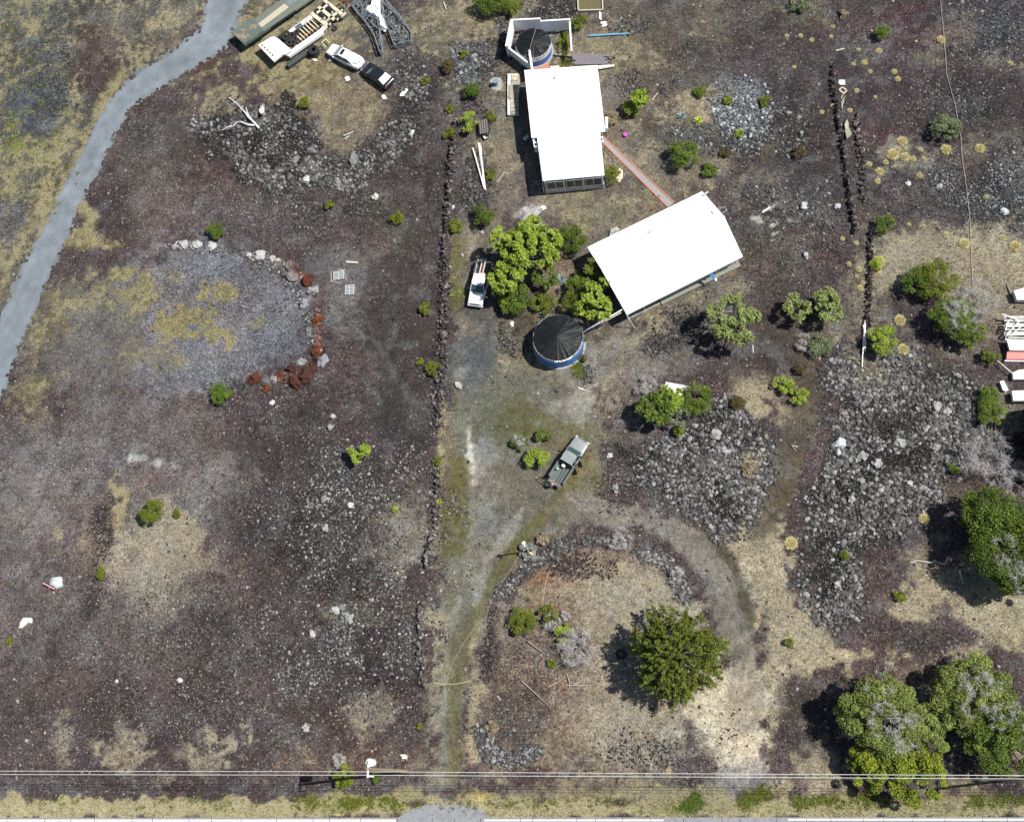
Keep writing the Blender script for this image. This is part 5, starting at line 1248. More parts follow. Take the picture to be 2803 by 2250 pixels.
PL = [
    # big trees
    (1852, 1792, 4.95, 7.5, 'conifer', 'pine', 'big round dark green tree on the turning island', 'tree', dict(leaf=.24)),
    (2405, 1950, 4.6, 6.5, 'kiawe', 'kiawe', 'grey green tree with bleached branches, left of the pair at the lower right', 'tree', dict(bare=.9, rot=-1.0, ell=.85, leaf=.20, dens=1.3)),
    (2500, 2115, 3.3, 4.2, 'kiawe', 'yellow', 'yellow green bushy tree by the road right of its twin', 'tree', dict(leaf=.24, dens=1.1)),
    (2395, 2095, 2.8, 4.0, 'kiawe', 'yellow', 'yellow green bushy tree by the road, leftmost of the roadside trees', 'tree', dict(leaf=.24, dens=1.1)),
    (2530, 2000, 3.0, 4.5, 'kiawe', 'kiawe', 'olive green tree crown between the roadside trees and the dark gap', 'tree', dict(leaf=.20, dens=1.2)),
    (2660, 1900, 4.2, 5.5, 'kiawe', 'kiawe', 'broad feathery tree with white dead limbs on its left side', 'tree', dict(bare=.8, leaf=.20, dens=1.3)),
    (2745, 2010, 4.2, 5.0, 'kiawe', 'bush', 'dark feathery tree cut by the right edge above the wires', 'tree', dict(bare=.25, leaf=.20, dens=1.3)),
    (2705, 1420, 3.2, 6.0, 'round', 'deep', 'dark green tree top just below the grey dead shrub', 'tree', dict(leaf=.22, dens=1.2)),
    (2760, 1500, 4.6, 6.5, 'round', 'deep', 'large dark green tree filling the right edge', 'tree', dict(leaf=.22, dens=1.1, bare=.3)),
    (2785, 1590, 2.8, 5.5, 'kiawe', 'deep', 'dark green tree with pale bare twigs at the right edge', 'tree', dict(bare=.9, leaf=.2)),
    (2700, 1265, 2.6, 2.6, 'dead', 'straw', 'grey leafless shrub above the large dark green tree', 'dead_shrub', {}),
    (2770, 1310, 2.0, 2.4, 'dead', 'straw', 'grey leafless shrub at the right edge above the dark tree', 'dead_shrub', {}),
    # right hand scrub
    (2515, 775, 1.9, 2.6, 'round', 'bush', 'left half of the green thicket on the dry slope', 'shrub', dict(dens=1.1)),
    (2562, 765, 2.4, 3.0, 'round', 'olive', 'yellow green shrub in the thicket on the dry slope', 'shrub', dict(dens=1.1)),
    (2600, 880, 2.6, 3.4, 'round', 'bush', 'dark green shrub under the white dead branches', 'shrub', dict(bare=.7)),
    (2660, 830, 2.3, 2.2, 'dead', 'straw', 'tangle of white dead branches in the middle of the thicket', 'dead_shrub', {}),
    (2655, 920, 2.0, 2.4, 'kiawe', 'bush', 'thin green shrub at the lower right of the thicket', 'shrub', {}),
    (2710, 975, 1.1, 1.3, 'kiawe', 'olive', 'small shrub at the lower end of the thicket', 'shrub', {}),
    (2417, 934, 1.75, 2.4, 'round', 'lime', 'bright green round bush beside the white pipes', 'shrub', dict(dens=1.2)),
    (2420, 615, 1.3, 1.6, 'round', 'bush', 'dark green bush at the top of the eastern wall gap', 'shrub', {}),
    (2400, 725, .8, 1.0, 'kiawe', 'lime', 'yellowish plant among pale grass clumps on the eastern wall', 'shrub', {}),
    (2590, 350, 1.7, 2.2, 'round', 'grey', 'grey green bush alone on the upper right lava', 'shrub', dict(dens=1.1)),
    (2415, 92, .85, 1.4, 'round', 'bush', 'small dark bush near the top right corner of the lot', 'shrub', {}),
    (2705, 1085, 1.1, 1.3, 'round', 'bush', 'upper of two dull green bushes left of the white boxes', 'shrub', {}),
    (2710, 1130, 1.6, 1.6, 'round', 'bush', 'lower of two dull green bushes left of the white boxes', 'shrub', {}),
    (2610, 1280, .8, .9, 'kiawe', 'bush', 'small green plant left of the grey leafless shrub', 'shrub', {}),
    (2460, 1632, .6, .6, 'kiawe', 'olive', 'small olive plant in the dry grass right of the rubble tongue', 'shrub', {}),
    (2312, 1520, .45, .5, 'kiawe', 'olive', 'tiny plant in the bottom rubble tongue', 'shrub', {}),
    (2162, 1760, .5, .6, 'kiawe', 'olive', 'tiny plant in the dry grass right of the loop drive', 'shrub', {}),
    # centre right
    (2010, 885, 3.1, 3.0, 'plum', 'pale', 'wide bare limbed tree with lime leaves south east of the house', 'small_tree', dict(leaf=.22, dens=1.4)),
    (2180, 850, 1.6, 2.0, 'plum', 'pale', 'lime leafed small tree, left of two on the shrub island', 'small_tree', dict(leaf=.2, dens=1.3)),
    (2265, 845, 2.0, 2.2, 'plum', 'pale', 'lime leafed small tree, right of two on the shrub island', 'small_tree', dict(leaf=.2)),
    (2245, 950, 1.3, 1.3, 'round', 'grey', 'dull grey green shrub below the two lime leafed trees', 'shrub', {}),
    (2200, 945, 1.0, .8, 'dead', 'straw', 'pale leafless shrub beside the dull grey green one', 'dead_shrub', {}),
    (2190, 1012, .6, .7, 'round', 'brown', 'small brown bush below the shrub island', 'shrub', {}),
    (2150, 1055, 1.3, 1.1, 'kiawe', 'lime', 'low light green shrub left of the dirt lane', 'shrub', {}),
    (2185, 1085, 1.1, .9, 'kiawe', 'lime', 'low light green shrub next to the dirt lane', 'shrub', {}),
    (2020, 1100, .8, .8, 'round', 'brown', 'small olive brown bush above the middle rubble field', 'shrub', {}),
    (2050, 1288, 1.0, .6, 'kiawe', 'straw', 'straw coloured mound inside the middle rubble field', 'shrub', {}),
    (1793, 1130, 1.7, 2.2, 'plum', 'bush', 'forked small tree, lower left of the thicket with white boards', 'small_tree', dict(leaf=.22, dens=1.8)),
    (1830, 1095, 1.6, 2.0, 'plum', 'lime', 'bright forked small tree in the middle of the thicket with white boards', 'small_tree', dict(leaf=.22, dens=1.6)),
    (1905, 1095, 1.9, 2.0, 'round', 'bush', 'round bush at the right of the thicket with white boards', 'shrub', dict(dens=1.1)),
    (1860, 1150, 1.4, 1.6, 'plum', 'grey', 'bare grey shrub at the foot of the thicket with white boards', 'shrub', dict(bare=.5)),
    (1856, 1178, .7, .8, 'kiawe', 'yellow', 'small yellow green plant at the foot of the thicket', 'shrub', {}),
    (1768, 1062, 1.1, .7, 'dead', 'straw', 'heap of dry straw coloured branches beside the white boards', 'dead_shrub', {}),
    # garden between house and tank
    (1415, 690, 2.7, 3.6, 'plum', 'lime', 'tall lime leafed tree, upper left of the garden by the white pickup', 'small_tree', dict(leaf=.24, dens=1.9)),
    (1480, 700, 2.6, 3.6, 'plum', 'lime', 'lime leafed tree with pale limbs in the middle of the garden', 'small_tree', dict(leaf=.24, dens=1.6)),
    (1395, 770, 2.3, 3.0, 'plum', 'lime', 'lime leafed tree beside the door of the white pickup', 'small_tree', dict(leaf=.24, dens=1.9)),
    (1460, 655, 1.7, 2.8, 'plum', 'lime', 'lime leafed tree over the white junk pile', 'small_tree', dict(leaf=.24, dens=1.6)),
    (1410, 820, 1.9, 2.2, 'round', 'bush', 'green bush at the lower left of the garden', 'shrub', dict(dens=1.1, leaf=.2)),
    (1383, 827, .9, 1.8, 'kiawe', 'yellow', 'yellow crowned plant at the left edge of the garden', 'shrub', dict(dens=1.6)),
    (1495, 775, 1.5, 1.8, 'plum', 'bush', 'shaded forked shrub in the middle of the garden', 'shrub', dict(dens=1.6)),
    (1490, 830, 1.6, 1.4, 'kiawe', 'olive', 'olive shrub behind the black covered tank', 'shrub', {}),
    (1562, 660, 1.9, 2.8, 'round', 'deep', 'dark round bush at the corner of the southern house', 'shrub', dict(dens=1.2)),
    (1510, 660, 1.1, 2.0, 'round', 'bush', 'medium green bush left of the dark round one', 'shrub', {}),
    (1590, 785, 1.7, 2.4, 'round', 'bush', 'green bush in the shade of the southern house', 'shrub', dict(dens=1.1)),
    (1620, 755, 1.1, 2.6, 'plum', 'olive', 'olive tree with thin limbs touching the house shadow', 'small_tree', dict(dens=2.0)),
    (1575, 830, 1.6, 2.0, 'round', 'olive', 'yellowish green bush between tank and house', 'shrub', {}),
    (1635, 835, 2.3, 2.4, 'plum', 'lime', 'sparse lime tree with long bare limbs at the house gable', 'small_tree', dict(leaf=.26, bare=.35, dens=1.3)),
    (1612, 868, .7, .8, 'kiawe', 'lime', 'small lime plant beside the water pipes', 'shrub', {}),
    (1535, 765, .9, .5, 'rosette', 'blue', 'blue green agave on the bare soil of the garden', 'agave', {}),
    (1490, 862, .8, .5, 'rosette', 'blue', 'pale agave at the upper rim of the black covered tank', 'agave', {}),
    # middle yard
    (1474, 1258, 1.35, 1.8, 'round', 'lime', 'bright lime bush left of the dark pickup', 'shrub', dict(dens=1.3)),
    (1425, 1208, 1.1, 1.1, 'kiawe', 'bush', 'left of two thin shrubs above the bright lime bush', 'shrub', dict(bare=.2)),
    (1487, 1195, .9, 1.2, 'kiawe', 'bush', 'right of two thin shrubs above the bright lime bush', 'shrub', {}),
    (1590, 960, .9, .7, 'kiawe', 'brown', 'low weedy strip right of the black covered tank', 'shrub', dict(ell=2.2)),
    # northern yard
    (1745, 285, 1.5, 2.2, 'plum', 'lime', 'lime small tree east of the northern house', 'small_tree', dict(leaf=.26, dens=2.2)),
    (1725, 305, 1.1, 1.5, 'round', 'lime', 'lime bush at the foot of the small tree east of the house', 'shrub', {}),
    (1872, 425, 1.9, 2.4, 'round', 'bush', 'round green bush beside the rock garden', 'shrub', dict(dens=1.2)),
    (1940, 465, 1.0, .8, 'kiawe', 'bush', 'low green plants trailing right of the round green bush', 'shrub', {}),
    (1913, 255, .8, .7, 'round', 'bush', 'small green bush above the rock garden', 'shrub', {}),
    (1993, 275, .6, .5, 'kiawe', 'yellow', 'yellow plant left of the pale rocks', 'shrub', {}),
    (2095, 280, .8, .6, 'kiawe', 'olive', 'olive weeds right of the pale rocks', 'shrub', {}),
    (1866, 318, .8, .6, 'rosette', 'blue', 'pale blue agave in the rock garden', 'agave', {}),
    (1912, 330, .7, .5, 'rosette', 'lime', 'yellow green agave right of the pale blue one', 'agave', {}),
    (2022, 368, .6, .5, 'kiawe', 'lime', 'small green plant below the pale rocks', 'shrub', {}),
    (1987, 420, .6, .6, 'kiawe', 'brown', 'small brown plant under the rock garden', 'shrub', {}),
    (2187, 418, .7, .8, 'round', 'brown', 'brown round bush at the end of the rock arc', 'shrub', {}),
    (1672, 480, 1.3, 1.2, 'kiawe', 'olive', 'low weeds at the corner of the northern house', 'shrub', {}),
    (1675, 325, 1.0, 1.0, 'kiawe', 'straw', 'dry shrub against the east wall of the northern house', 'shrub', {}),
    (1345, 12, 2.4, 2.4, 'round', 'bush', 'wide green bush cut by the top edge', 'shrub', dict(ell=.6, dens=1.1)),
    (1400, 22, 1.5, 1.4, 'kiawe', 'olive', 'olive weeds right of the wide green bush', 'shrub', {}),
    (1585, 60, 1.2, 1.2, 'kiawe', 'olive', 'weeds beside the white fence corner', 'shrub', {}),
    (1545, 130, 1.0, .9, 'kiawe', 'olive', 'weeds inside the white fence', 'shrub', dict(ell=1.4)),
    (1225, 182, .9, 1.2, 'round', 'brown', 'dull bush left of the rock heap', 'shrub', {}),
    (1292, 250, 1.1, 1.4, 'round', 'deep', 'dark green bush right of the rock heap', 'shrub', {}),
    (1285, 338, 1.25, 1.5, 'kiawe', 'lime', 'light green bush on the western wall', 'shrub', dict(dens=1.5, ell=1.3)),
    (1345, 320, .8, .8, 'kiawe', 'olive', 'yellow shrub above the junk cart', 'shrub', {}),
    (1231, 364, .75, .9, 'round', 'olive', 'small olive bush left of the western wall', 'shrub', {}),
    (1322, 592, 1.4, 1.8, 'round', 'deep', 'dark round bush above the parking lane', 'shrub', dict(dens=1.1)),
    (1250, 620, .85, .9, 'round', 'olive', 'olive bush beside the dark round bush above the lane', 'shrub', {}),
    (1343, 478, .6, .6, 'round', 'olive', 'tiny bush right of the white poles', 'shrub', {}),
    (1268, 148, .6, .6, 'kiawe', 'olive', 'tiny shrub at the top of the rock heap', 'shrub', {}),
    (1165, 222, .6, .5, 'kiawe', 'olive', 'tiny shrub right of the rubble bank', 'shrub', {}),
    (1230, 300, .6, .5, 'kiawe', 'olive', 'tiny shrub left of the light green bush', 'shrub', {}),
    # left half
    (833, 283, .8, .9, 'round', 'olive', 'small bush in the dry grass below the parked cars', 'shrub', {}),
    (590, 637, 1.15, 1.4, 'round', 'bush', 'round green bush on the upper rim of the gravel pad', 'shrub', dict(dens=1.3)),
    (605, 1077, 1.32, 1.5, 'round', 'bush', 'round green bush at the lower rim of the gravel pad', 'shrub', dict(dens=1.3)),
    (902, 562, .65, .8, 'kiawe', 'olive', 'small bush between the rubble bank and the pallets', 'shrub', dict(dens=1.4)),
    (1087, 598, .85, 1.0, 'round', 'olive', 'yellow green bush left of the western wall', 'shrub', {}),
    (1165, 845, .75, .9, 'round', 'olive', 'yellow green bush between the pallets and the wall', 'shrub', {}),
    (1187, 1010, .9, .9, 'round', 'olive', 'bush against the western wall below the tank', 'shrub', {}),
    (1150, 993, .4, .4, 'kiawe', 'olive', 'tiny plant left of the bush at the wall', 'shrub', {}),
    (990, 1245, 1.4, 1.5, 'plum', 'lime', 'spreading light green shrub on the lava field', 'shrub', dict(dens=3.2, leaf=.2)),
    (418, 1402, 1.42, 2.4, 'round', 'olive', 'dense round olive shrub casting a sharp shadow', 'shrub', dict(dens=1.7, leaf=.14)),
    (488, 1407, .5, .5, 'kiawe', 'olive', 'tiny plant right of the round olive shrub', 'shrub', {}),
    (283, 1568, .65, .8, 'round', 'olive', 'small bush right of the red sign', 'shrub', dict(ell=1.4)),
    (26, 1755, .4, .4, 'kiawe', 'olive', 'tiny plant at the left edge', 'shrub', {}),
    (940, 2132, 1.15, 1.6, 'kiawe', 'yellow', 'yellow green bush under the power lines left of the pole', 'shrub', dict(dens=1.7, ell=1.3)),
    (1030, 2127, .6, .7, 'kiawe', 'bush', 'small bush right under the pole top', 'shrub', {}),
    (928, 2085, 1.0, .8, 'dead', 'straw', 'grey leafless shrub above the yellow green bush', 'dead_shrub', {}),
    (1200, 1296, .5, .4, 'rosette', 'yellow', 'yellow rosette plant, upper of two on the wall', 'agave', {}),
    (1200, 1373, .55, .4, 'rosette', 'yellow', 'yellow rosette plant, lower of two on the wall', 'agave', {}),
    (1197, 1262, .45, .4, 'kiawe', 'olive', 'tiny plant above the two yellow rosettes', 'shrub', {}),
    (1148, 1987, .3, .3, 'kiawe', 'olive', 'tiny plant left of the driveway near the road', 'shrub', {}),
    (1082, 1393, .3, .3, 'kiawe', 'lime', 'tiny lime plant left of the wall', 'shrub', {}),
    (2310, 40, .6, .5, 'kiawe', 'straw', 'dry tuft shrub at the head of the eastern wall', 'shrub', {}),
    (2190, 10, 1.4, 1.0, 'kiawe', 'grey', 'grey green weeds at the top edge', 'shrub', {}),
    # island
    (1430, 1702, 1.5, 1.5, 'round', 'olive', 'olive bush on the left of the turning island', 'shrub', dict(dens=1.2)),
    (1500, 1680, 1.0, 1.2, 'kiawe', 'olive', 'thin olive shrub right of the olive bush on the island', 'shrub', {}),
    (1545, 1735, 1.2, 1.2, 'kiawe', 'lime', 'patchy green shrub tangled with white branches', 'shrub', dict(dens=.8)),
    (1580, 1770, 2.0, 1.6, 'dead', 'straw', 'white leafless shrub in the centre of the island', 'dead_shrub', {}),
    (1510, 1708, .9, .9, 'dead', 'straw', 'small white leafless shrub between two green ones', 'dead_shrub', {}),
    (1547, 1685, .7, .5, 'dead', 'straw', 'spiky white twigs above the centre of the island', 'dead_shrub', {}),
    (1848, 1575, .9, .7, 'dead', 'straw', 'white twigs on the right end of the rubble ring', 'dead_shrub', {}),
    (1695, 1480, 1.2, .6, 'dead', 'straw', 'cream fan of dry twigs on top of the rubble ring', 'dead_shrub', {}),
    (1345, 1995, .7, .6, 'kiawe', 'straw', 'straw coloured shrub at the lower left of the island', 'shrub', dict(ell=1.6)),
    (1485, 1478, .8, .6, 'kiawe', 'straw', 'dry yellow shrub beside the tripod post', 'shrub', {}),
    (1512, 1815, .5, .4, 'kiawe', 'olive', 'small olive plant below the white leafless shrub', 'shrub', {}),
]
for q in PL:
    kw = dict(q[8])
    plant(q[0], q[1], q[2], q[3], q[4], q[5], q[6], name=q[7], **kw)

# low green weeds along the verge and in the upper left grass: too many to count
r_ = np.random.default_rng(90)
VV = []; FF = []; CC = []; b = 0
for sh, n, pal in ((Po(1000, 2185, 1080, 2180, 1100, 2215, 900, 2220), 70, 'olive'), (Ln(14, 1860, 2210, 1900, 2190), 120, 'bush'), (Ln(16, 2040, 2190, 2090, 2165), 90, 'olive'), (Ln(16, 2190, 2195, 2420, 2200), 130, 'olive'), (Ln(14, 2660, 2195, 2780, 2190), 80, 'olive'),
                   (E(90, 340, 100, 110), 90, 'lime'), (E(60, 160, 90, 100), 50, 'olive'), (E(150, 520, 80, 80), 40, 'olive'), (E(770, 60, 20, 20), 30, 'olive'), (Ln(8, 1560, 940, 1590, 1040), 90, 'olive'), (Ln(10, 1545, 100, 1550, 170), 60, 'olive'), (E(1400, 2200, 300, 12), 60, 'olive'),
                   (E(460, 2200, 400, 14), 60, 'olive'), (E(950, 2200, 130, 16), 110, 'olive'), (E(1260, 790, 30, 20), 30, 'lime')):
    x, y = sample(sh, n, r_, 14)
    d0, l0 = np.array(PAL[pal][0]), np.array(PAL[pal][1])
    for X0, Y0 in zip(x, y):
        m = 26; R = r_.uniform(.12, .32)
        P = np.array([X0, Y0, 0]) + r_.normal(0, 1, (m, 3)) * np.array([R, R, .06]) * .6; P[:, 2] = np.abs(P[:, 2]) + .05
        cl = r_.random((m, 1))
        v, f, c = leaf_mesh(P, r_.uniform(.08, .18, m), r_, d0 * (1 - cl) + l0 * cl)
        VV.append(v); FF.append(f + b); CC.append(c); b += len(v)
tag(fast('weeds', np.concatenate(VV), np.concatenate(FF), M_LEAF, col=np.concatenate(CC)), 'low green weeds dotted along the verge and the grassy patches', 'weeds', kind='stuff')
# ------------------------------------------------------------------ houses
def win(parent, a, b, z0, z1, nrm, name='window', door=False, bar=1):
    """framed pane on a wall between ground points a and b, nrm = outward 2-vector"""
    a = Vector((*a, 0)); b = Vector((*b, 0)); n = Vector((*nrm, 0)).normalized()
    f = MB(); o = n * .03
    zc = (z0 + z1) / 2
    f.bar(a + o + Vector((0, 0, z0)), b + o + Vector((0, 0, z0)), .06, .08); f.bar(a + o + Vector((0, 0, z1)), b + o + Vector((0, 0, z1)), .06, .08)
    for k in range(bar + 2):
        p = a.lerp(b, k / (bar + 1)) + o
        f.bar(p + Vector((0, 0, z0)), p + Vector((0, 0, z1)), .07, .06, up=n)
    fr = f.build(name, M_WHITE, parent)
    g = MB(); q = n * .012
    g.add([a + q + Vector((0, 0, z0)), b + q + Vector((0, 0, z0)), b + q + Vector((0, 0, z1)), a + q + Vector((0, 0, z1)), a - q + Vector((0, 0, z0)), b - q + Vector((0, 0, z0)), b - q + Vector((0, 0, z1)), a - q + Vector((0, 0, z1))],
          [(0, 1, 2, 3), (7, 6, 5, 4)])
    go = g.build('pane', M_GLASS if not door else M_WOODG, fr)
    return fr


def ribs(parent, a, b, c, d, za, zb, zc, zd, n, name='roof'):
    pass


# northern house
EA = 3.0
c0 = G(1550, 300)
h1 = thing('house', 'northern white roofed house with a stepped outline and glazed porch', 'house', (c0[0], c0[1], 0))
def inset(P, m):
    n = len(P); out = []
    A = sum(P[i][0] * P[(i + 1) % n][1] - P[(i + 1) % n][0] * P[i][1] for i in range(n)); s = 1 if A > 0 else -1
    for i in range(n):
        p0, p1, p2 = Vector(P[i - 1]), Vector(P[i]), Vector(P[(i + 1) % n])
        d1 = (p1 - p0).normalized(); d2 = (p2 - p1).normalized()
        n1 = Vector((-d1.y, d1.x)) * s; n2 = Vector((-d2.y, d2.x)) * s
        k = (n1 + n2); k /= max(.3, k.dot(n1))
        out.append(tuple(p1 + k * m))
    return out
mainr = [(1435, 193), (1635, 179), (1657, 361), (1455, 378)]
lowr = [(1470, 376.8), (1643, 362.2), (1654.5, 480.5), (1486, 496)]
mz = [3.05, 3.05, 3.05, 3.05]
W1 = [G(p[0], p[1], z) for p, z in zip(mainr, mz)]
W2 = [G(p[0], p[1], 3.04) for p in lowr]
a = MB(); a.prism(W1, [z - .14 for z in mz], mz)
rf = a.build('roof', M_ROOF, h1)
a = MB(); a.prism(W2, 2.90, 3.04); rf2 = a.build('porch_roof', M_ROOF, h1)
a = MB(); q = G(1519, 215, 3.1); a.tube([(q[0], q[1], 3.0), (q[0], q[1], 3.5)], .06, 8); a.build('vent_pipe', M_DARKM, rf)
a = MB(); a.prism(inset(W1, .55), -.2, 2.92); a.build('wall', M_WHITE, h1)
I2 = inset(W2, .12)
a = MB(); a.prism([I2[0], I2[1], tuple(Vector(I2[1]).lerp(Vector(I2[2]), .93)), tuple(Vector(I2[0]).lerp(Vector(I2[3]), .93))], -.2, .35); a.build('porch_floor', M_CONC, h1)
I3 = inset(W2, .7)
a = MB(); a.prism(I3, .3, 2.83); a.build('porch_wall', M_WHITE, h1)
# glazed front sticking out below the porch roof
pw = [G(1500, 499, 2.0), G(1643, 489, 2.0)]
u = (Vector(pw[1]) - Vector(pw[0])).normalized(); nrm = (u.y, -u.x)
S0 = Vector(I2[3]) + Vector(nrm) * .10; S1 = Vector(I2[2]) + Vector(nrm) * .10
a = MB(); a.prism([tuple(S0), tuple(S1), tuple(S1 - Vector(nrm) * .14), tuple(S0 - Vector(nrm) * .14)], -.2, 1.0); a.build('low_wall', M_WOFF, h1)
for k in range(3):
    p0 = S0.lerp(S1, (k + .07) / 3.1 + .02); p1 = S0.lerp(S1, (k + .93) / 3.1 + .02)
    win(h1, p0, p1, 1.05, 2.6, nrm)
for k in range(4):
    p0 = S0.lerp(S1, k / 3.0 * .97 + .01)
    a = MB(); a.box((p0.x, p0.y, 1.4), (.12, .12, 2.9)); a.build('post', M_WHITE, h1)
# west rail of the porch
w0 = Vector(I2[0]); w1 = Vector(I2[3]); wn = Vector((-(w1 - w0).y, (w1 - w0).x)).normalized(); wn = wn if wn.x < 0 else -wn
a = MB()
for z in (.6, 1.2): a.bar((*(w0 + wn * .25), z), (*(w1 + wn * .25), z), .07, .07)
for k in range(6): p = w0.lerp(w1, k / 5) + wn * .25; a.box((p.x, p.y, .65), (.09, .09, 1.2))
a.build('railing', M_WHITE, h1)
# small louvred boxes at both sides of the step in the roof
for nm, pts in (('louvre_box', [(1457, 376), (1472, 376), (1474, 403), (1462, 404)]), ('louvre_box', [(1641, 362), (1649, 362), (1651, 390), (1643, 390)])):
    a = MB(); a.ppx(pts, 1.6, 2.75); bx = a.build(nm, M_WHITE, h1)
    cx = sum(p[0] for p in pts) / 4; cy = sum(p[1] for p in pts) / 4
    a = MB()
    for dy in (-5.5, 6.5): a.ppx([(cx - 3.5, cy + dy - 4), (cx + 3, cy + dy - 4), (cx + 3.3, cy + dy + 4), (cx - 3.2, cy + dy + 4)], 2.73, 2.76)
    a.build('opening', M_DARKM, bx)
I1 = inset(W1, .55)
for (i, j, t0, t1) in ((3, 0, .15, .3), (3, 0, .55, .72), (1, 2, .2, .36), (1, 2, .6, .75), (0, 1, .2, .35), (0, 1, .6, .8)):
    A_, B_ = Vector(I1[i]), Vector(I1[j]); dd = (B_ - A_).normalized(); cc = sum((Vector(p) for p in I1), Vector((0, 0))) / 4
    nn = Vector((dd.y, -dd.x)); nn = nn if nn.dot(A_ - cc) > 0 else -nn
    win(h1, A_.lerp(B_, t0), A_.lerp(B_, t1), 1.0, 2.1, nn)
a = MB(); a.ppx([(1656, 320), (1664, 320), (1664, 352), (1657, 352)], .3, 1.1); a.build('meter_box', M_WOFF, h1)

# southern house
zs = {'w': 2.75, 's': 2.65, 'n': 2.75, 'e': 2.65, 'r1': 3.75, 'r2': 3.75}
pw_, ps_, pn_, pe_, p1_, p2_ = (1607.5, 677), (1715.5, 861), (1922, 524), (2033, 702), (1645, 736), (1983, 594)
Wp = {k: Vector((*G(*p, z), z)) for k, p, z in (('w', pw_, 2.75), ('s', ps_, 2.65), ('n', pn_, 2.75), ('e', pe_, 2.65), ('r1', p1_, 3.75), ('r2', p2_, 3.75))}
c0 = G(1820, 690)
h2 = thing('house', 'southern white gabled house with a grey wall and open lanai', 'house', (c0[0], c0[1], 0))
a = MB(); t = Vector((0, 0, .13))
vs = [Wp['w'], Wp['n'], Wp['r2'], Wp['r1'], Wp['s'], Wp['e']]
vs = vs + [v - t for v in vs]
a.add(vs, [(0, 3, 2, 1), (3, 4, 5, 2), (6, 7, 8, 9), (9, 8, 11, 10), (0, 1, 7, 6), (4, 10, 11, 5), (0, 6, 9, 3), (3, 9, 10, 4), (1, 2, 8, 7), (2, 5, 11, 8)])
rf = a.build('roof', M_ROOF, h2)
a = MB(); a.bar(Wp['r1'] + Vector((0, 0, .02)), Wp['r2'] + Vector((0, 0, .02)), .25, .06); a.build('ridge_cap', M_ROOF, rf)
q = G(1779, 637, 3.2); a = MB(); a.tube([(q[0], q[1], 3.0), (q[0], q[1], 3.75)], .05, 8); a.build('vent_pipe', M_DARKM, rf)
q = G(1933, 533, 2.9); a = MB(); a.tube([(q[0], q[1], 2.6), (q[0], q[1], 3.3)], .05, 6); a.box((q[0], q[1], 3.25), (.5, .12, .1), .6); a.build('antenna', M_WHITE, rf)
ex = (Wp['n'] - Wp['w']).normalized(); ey = (Wp['s'] - Wp['w']).normalized()
def hp(u, v): p = Wp['w'] + (Wp['n'] - Wp['w']) * u + (Wp['s'] - Wp['w']) * v; return (p.x, p.y)
body = [hp(.06, .08), hp(.95, .06), hp(.97, .93), hp(.31, .93), hp(.31, .70), hp(.06, .70)]
a = MB(); a.prism(body, -.2, 2.68); a.build('wall', M_WALLG, h2)
a = MB()
for u in (.055, .955):
    b0, b1 = hp(u, .1), hp(u, .93); m0 = hp(u, .36)
    a.prism([b0, m0, hp(u + .012, .36), hp(u + .012, .1)], 2.6, [2.66, 3.58, 3.58, 2.66]); a.prism([m0, b1, hp(u + .012, .93), hp(u + .012, .36)], 2.6, [3.58, 2.62, 2.62, 3.58])
a.build('gable', M_WALLG, h2)
a = MB(); a.prism([hp(.305, .90), hp(.99, .90), hp(.99, .985), hp(.305, .985)], -.2, .28); a.build('terrace', mat('mossy_concrete', (.22, .23, .19), .9, var=.2, scale=5), h2)
a = MB(); a.prism([hp(.02, .72), hp(.30, .72), hp(.30, .96), hp(.02, .96)], -.2, .12); a.build('lanai_floor', M_CONC, h2)
for u in (.03, .17):
    p = hp(u, .94); a = MB(); a.box((p[0], p[1], 1.3), (.14, .14, 2.7)); a.build('post', M_WHITE, h2)
sn = Vector((ey.x, ey.y))
for (u0, u1, z0, z1) in ((.38, .48, .9, 2.0), (.55, .62, .9, 2.0), (.76, .82, .3, 2.3), (.88, .93, .9, 2.0)):
    win(h2, Vector(hp(u0, .93)), Vector(hp(u1, .93)), z0, z1, sn)
for (u0, u1) in ((.2, .3), (.5, .62), (.8, .88)):
    win(h2, Vector(hp(u0, .065)), Vector(hp(u1, .065)), 1.0, 2.1, -sn)
a = MB(); p = hp(.73, .95); p2 = hp(.765, 1.07)
a.prism([p, hp(.775, .95), hp(.775, 1.0), p], 2.0, 2.05); 
a.add([(*hp(.70, .96), 2.4), (*hp(.745, .96), 2.4), (*hp(.735, 1.06), 1.3), (*hp(.70, .962), 2.38), (*hp(.745, .962), 2.38), (*hp(.735, 1.062), 1.28)], [(0, 1, 2), (5, 4, 3), (0, 3, 4, 1), (1, 4, 5, 2), (2, 5, 3, 0)])
a.build('awning', M_BLUE, h2)
a = MB(); a.bar(Wp['s'] + Vector((0, 0, -.05)), Wp['e'] + Vector((0, 0, -.05)), .12, .14); a.build('gutter', M_WHITE, h2)
a = MB(); p0 = G(1676, 625, .4); a.ppx([(1672, 628), (1690, 620), (1698, 634), (1668, 646)], -.1, .35); st_ = a.build('entry_steps', M_CONC, h2)
a = MB()
for z in (1.0,): a.bar((*G(1684, 629, 1.0), z), (*G(1697, 627, 1.0), z), .05)
for p in ((1684, 629), (1697, 627)): a.bar((*G(*p, 1.0), 0), (*G(*p, 1.0), 1.0), .05)
a.build('handrail', M_WHITE, h2)
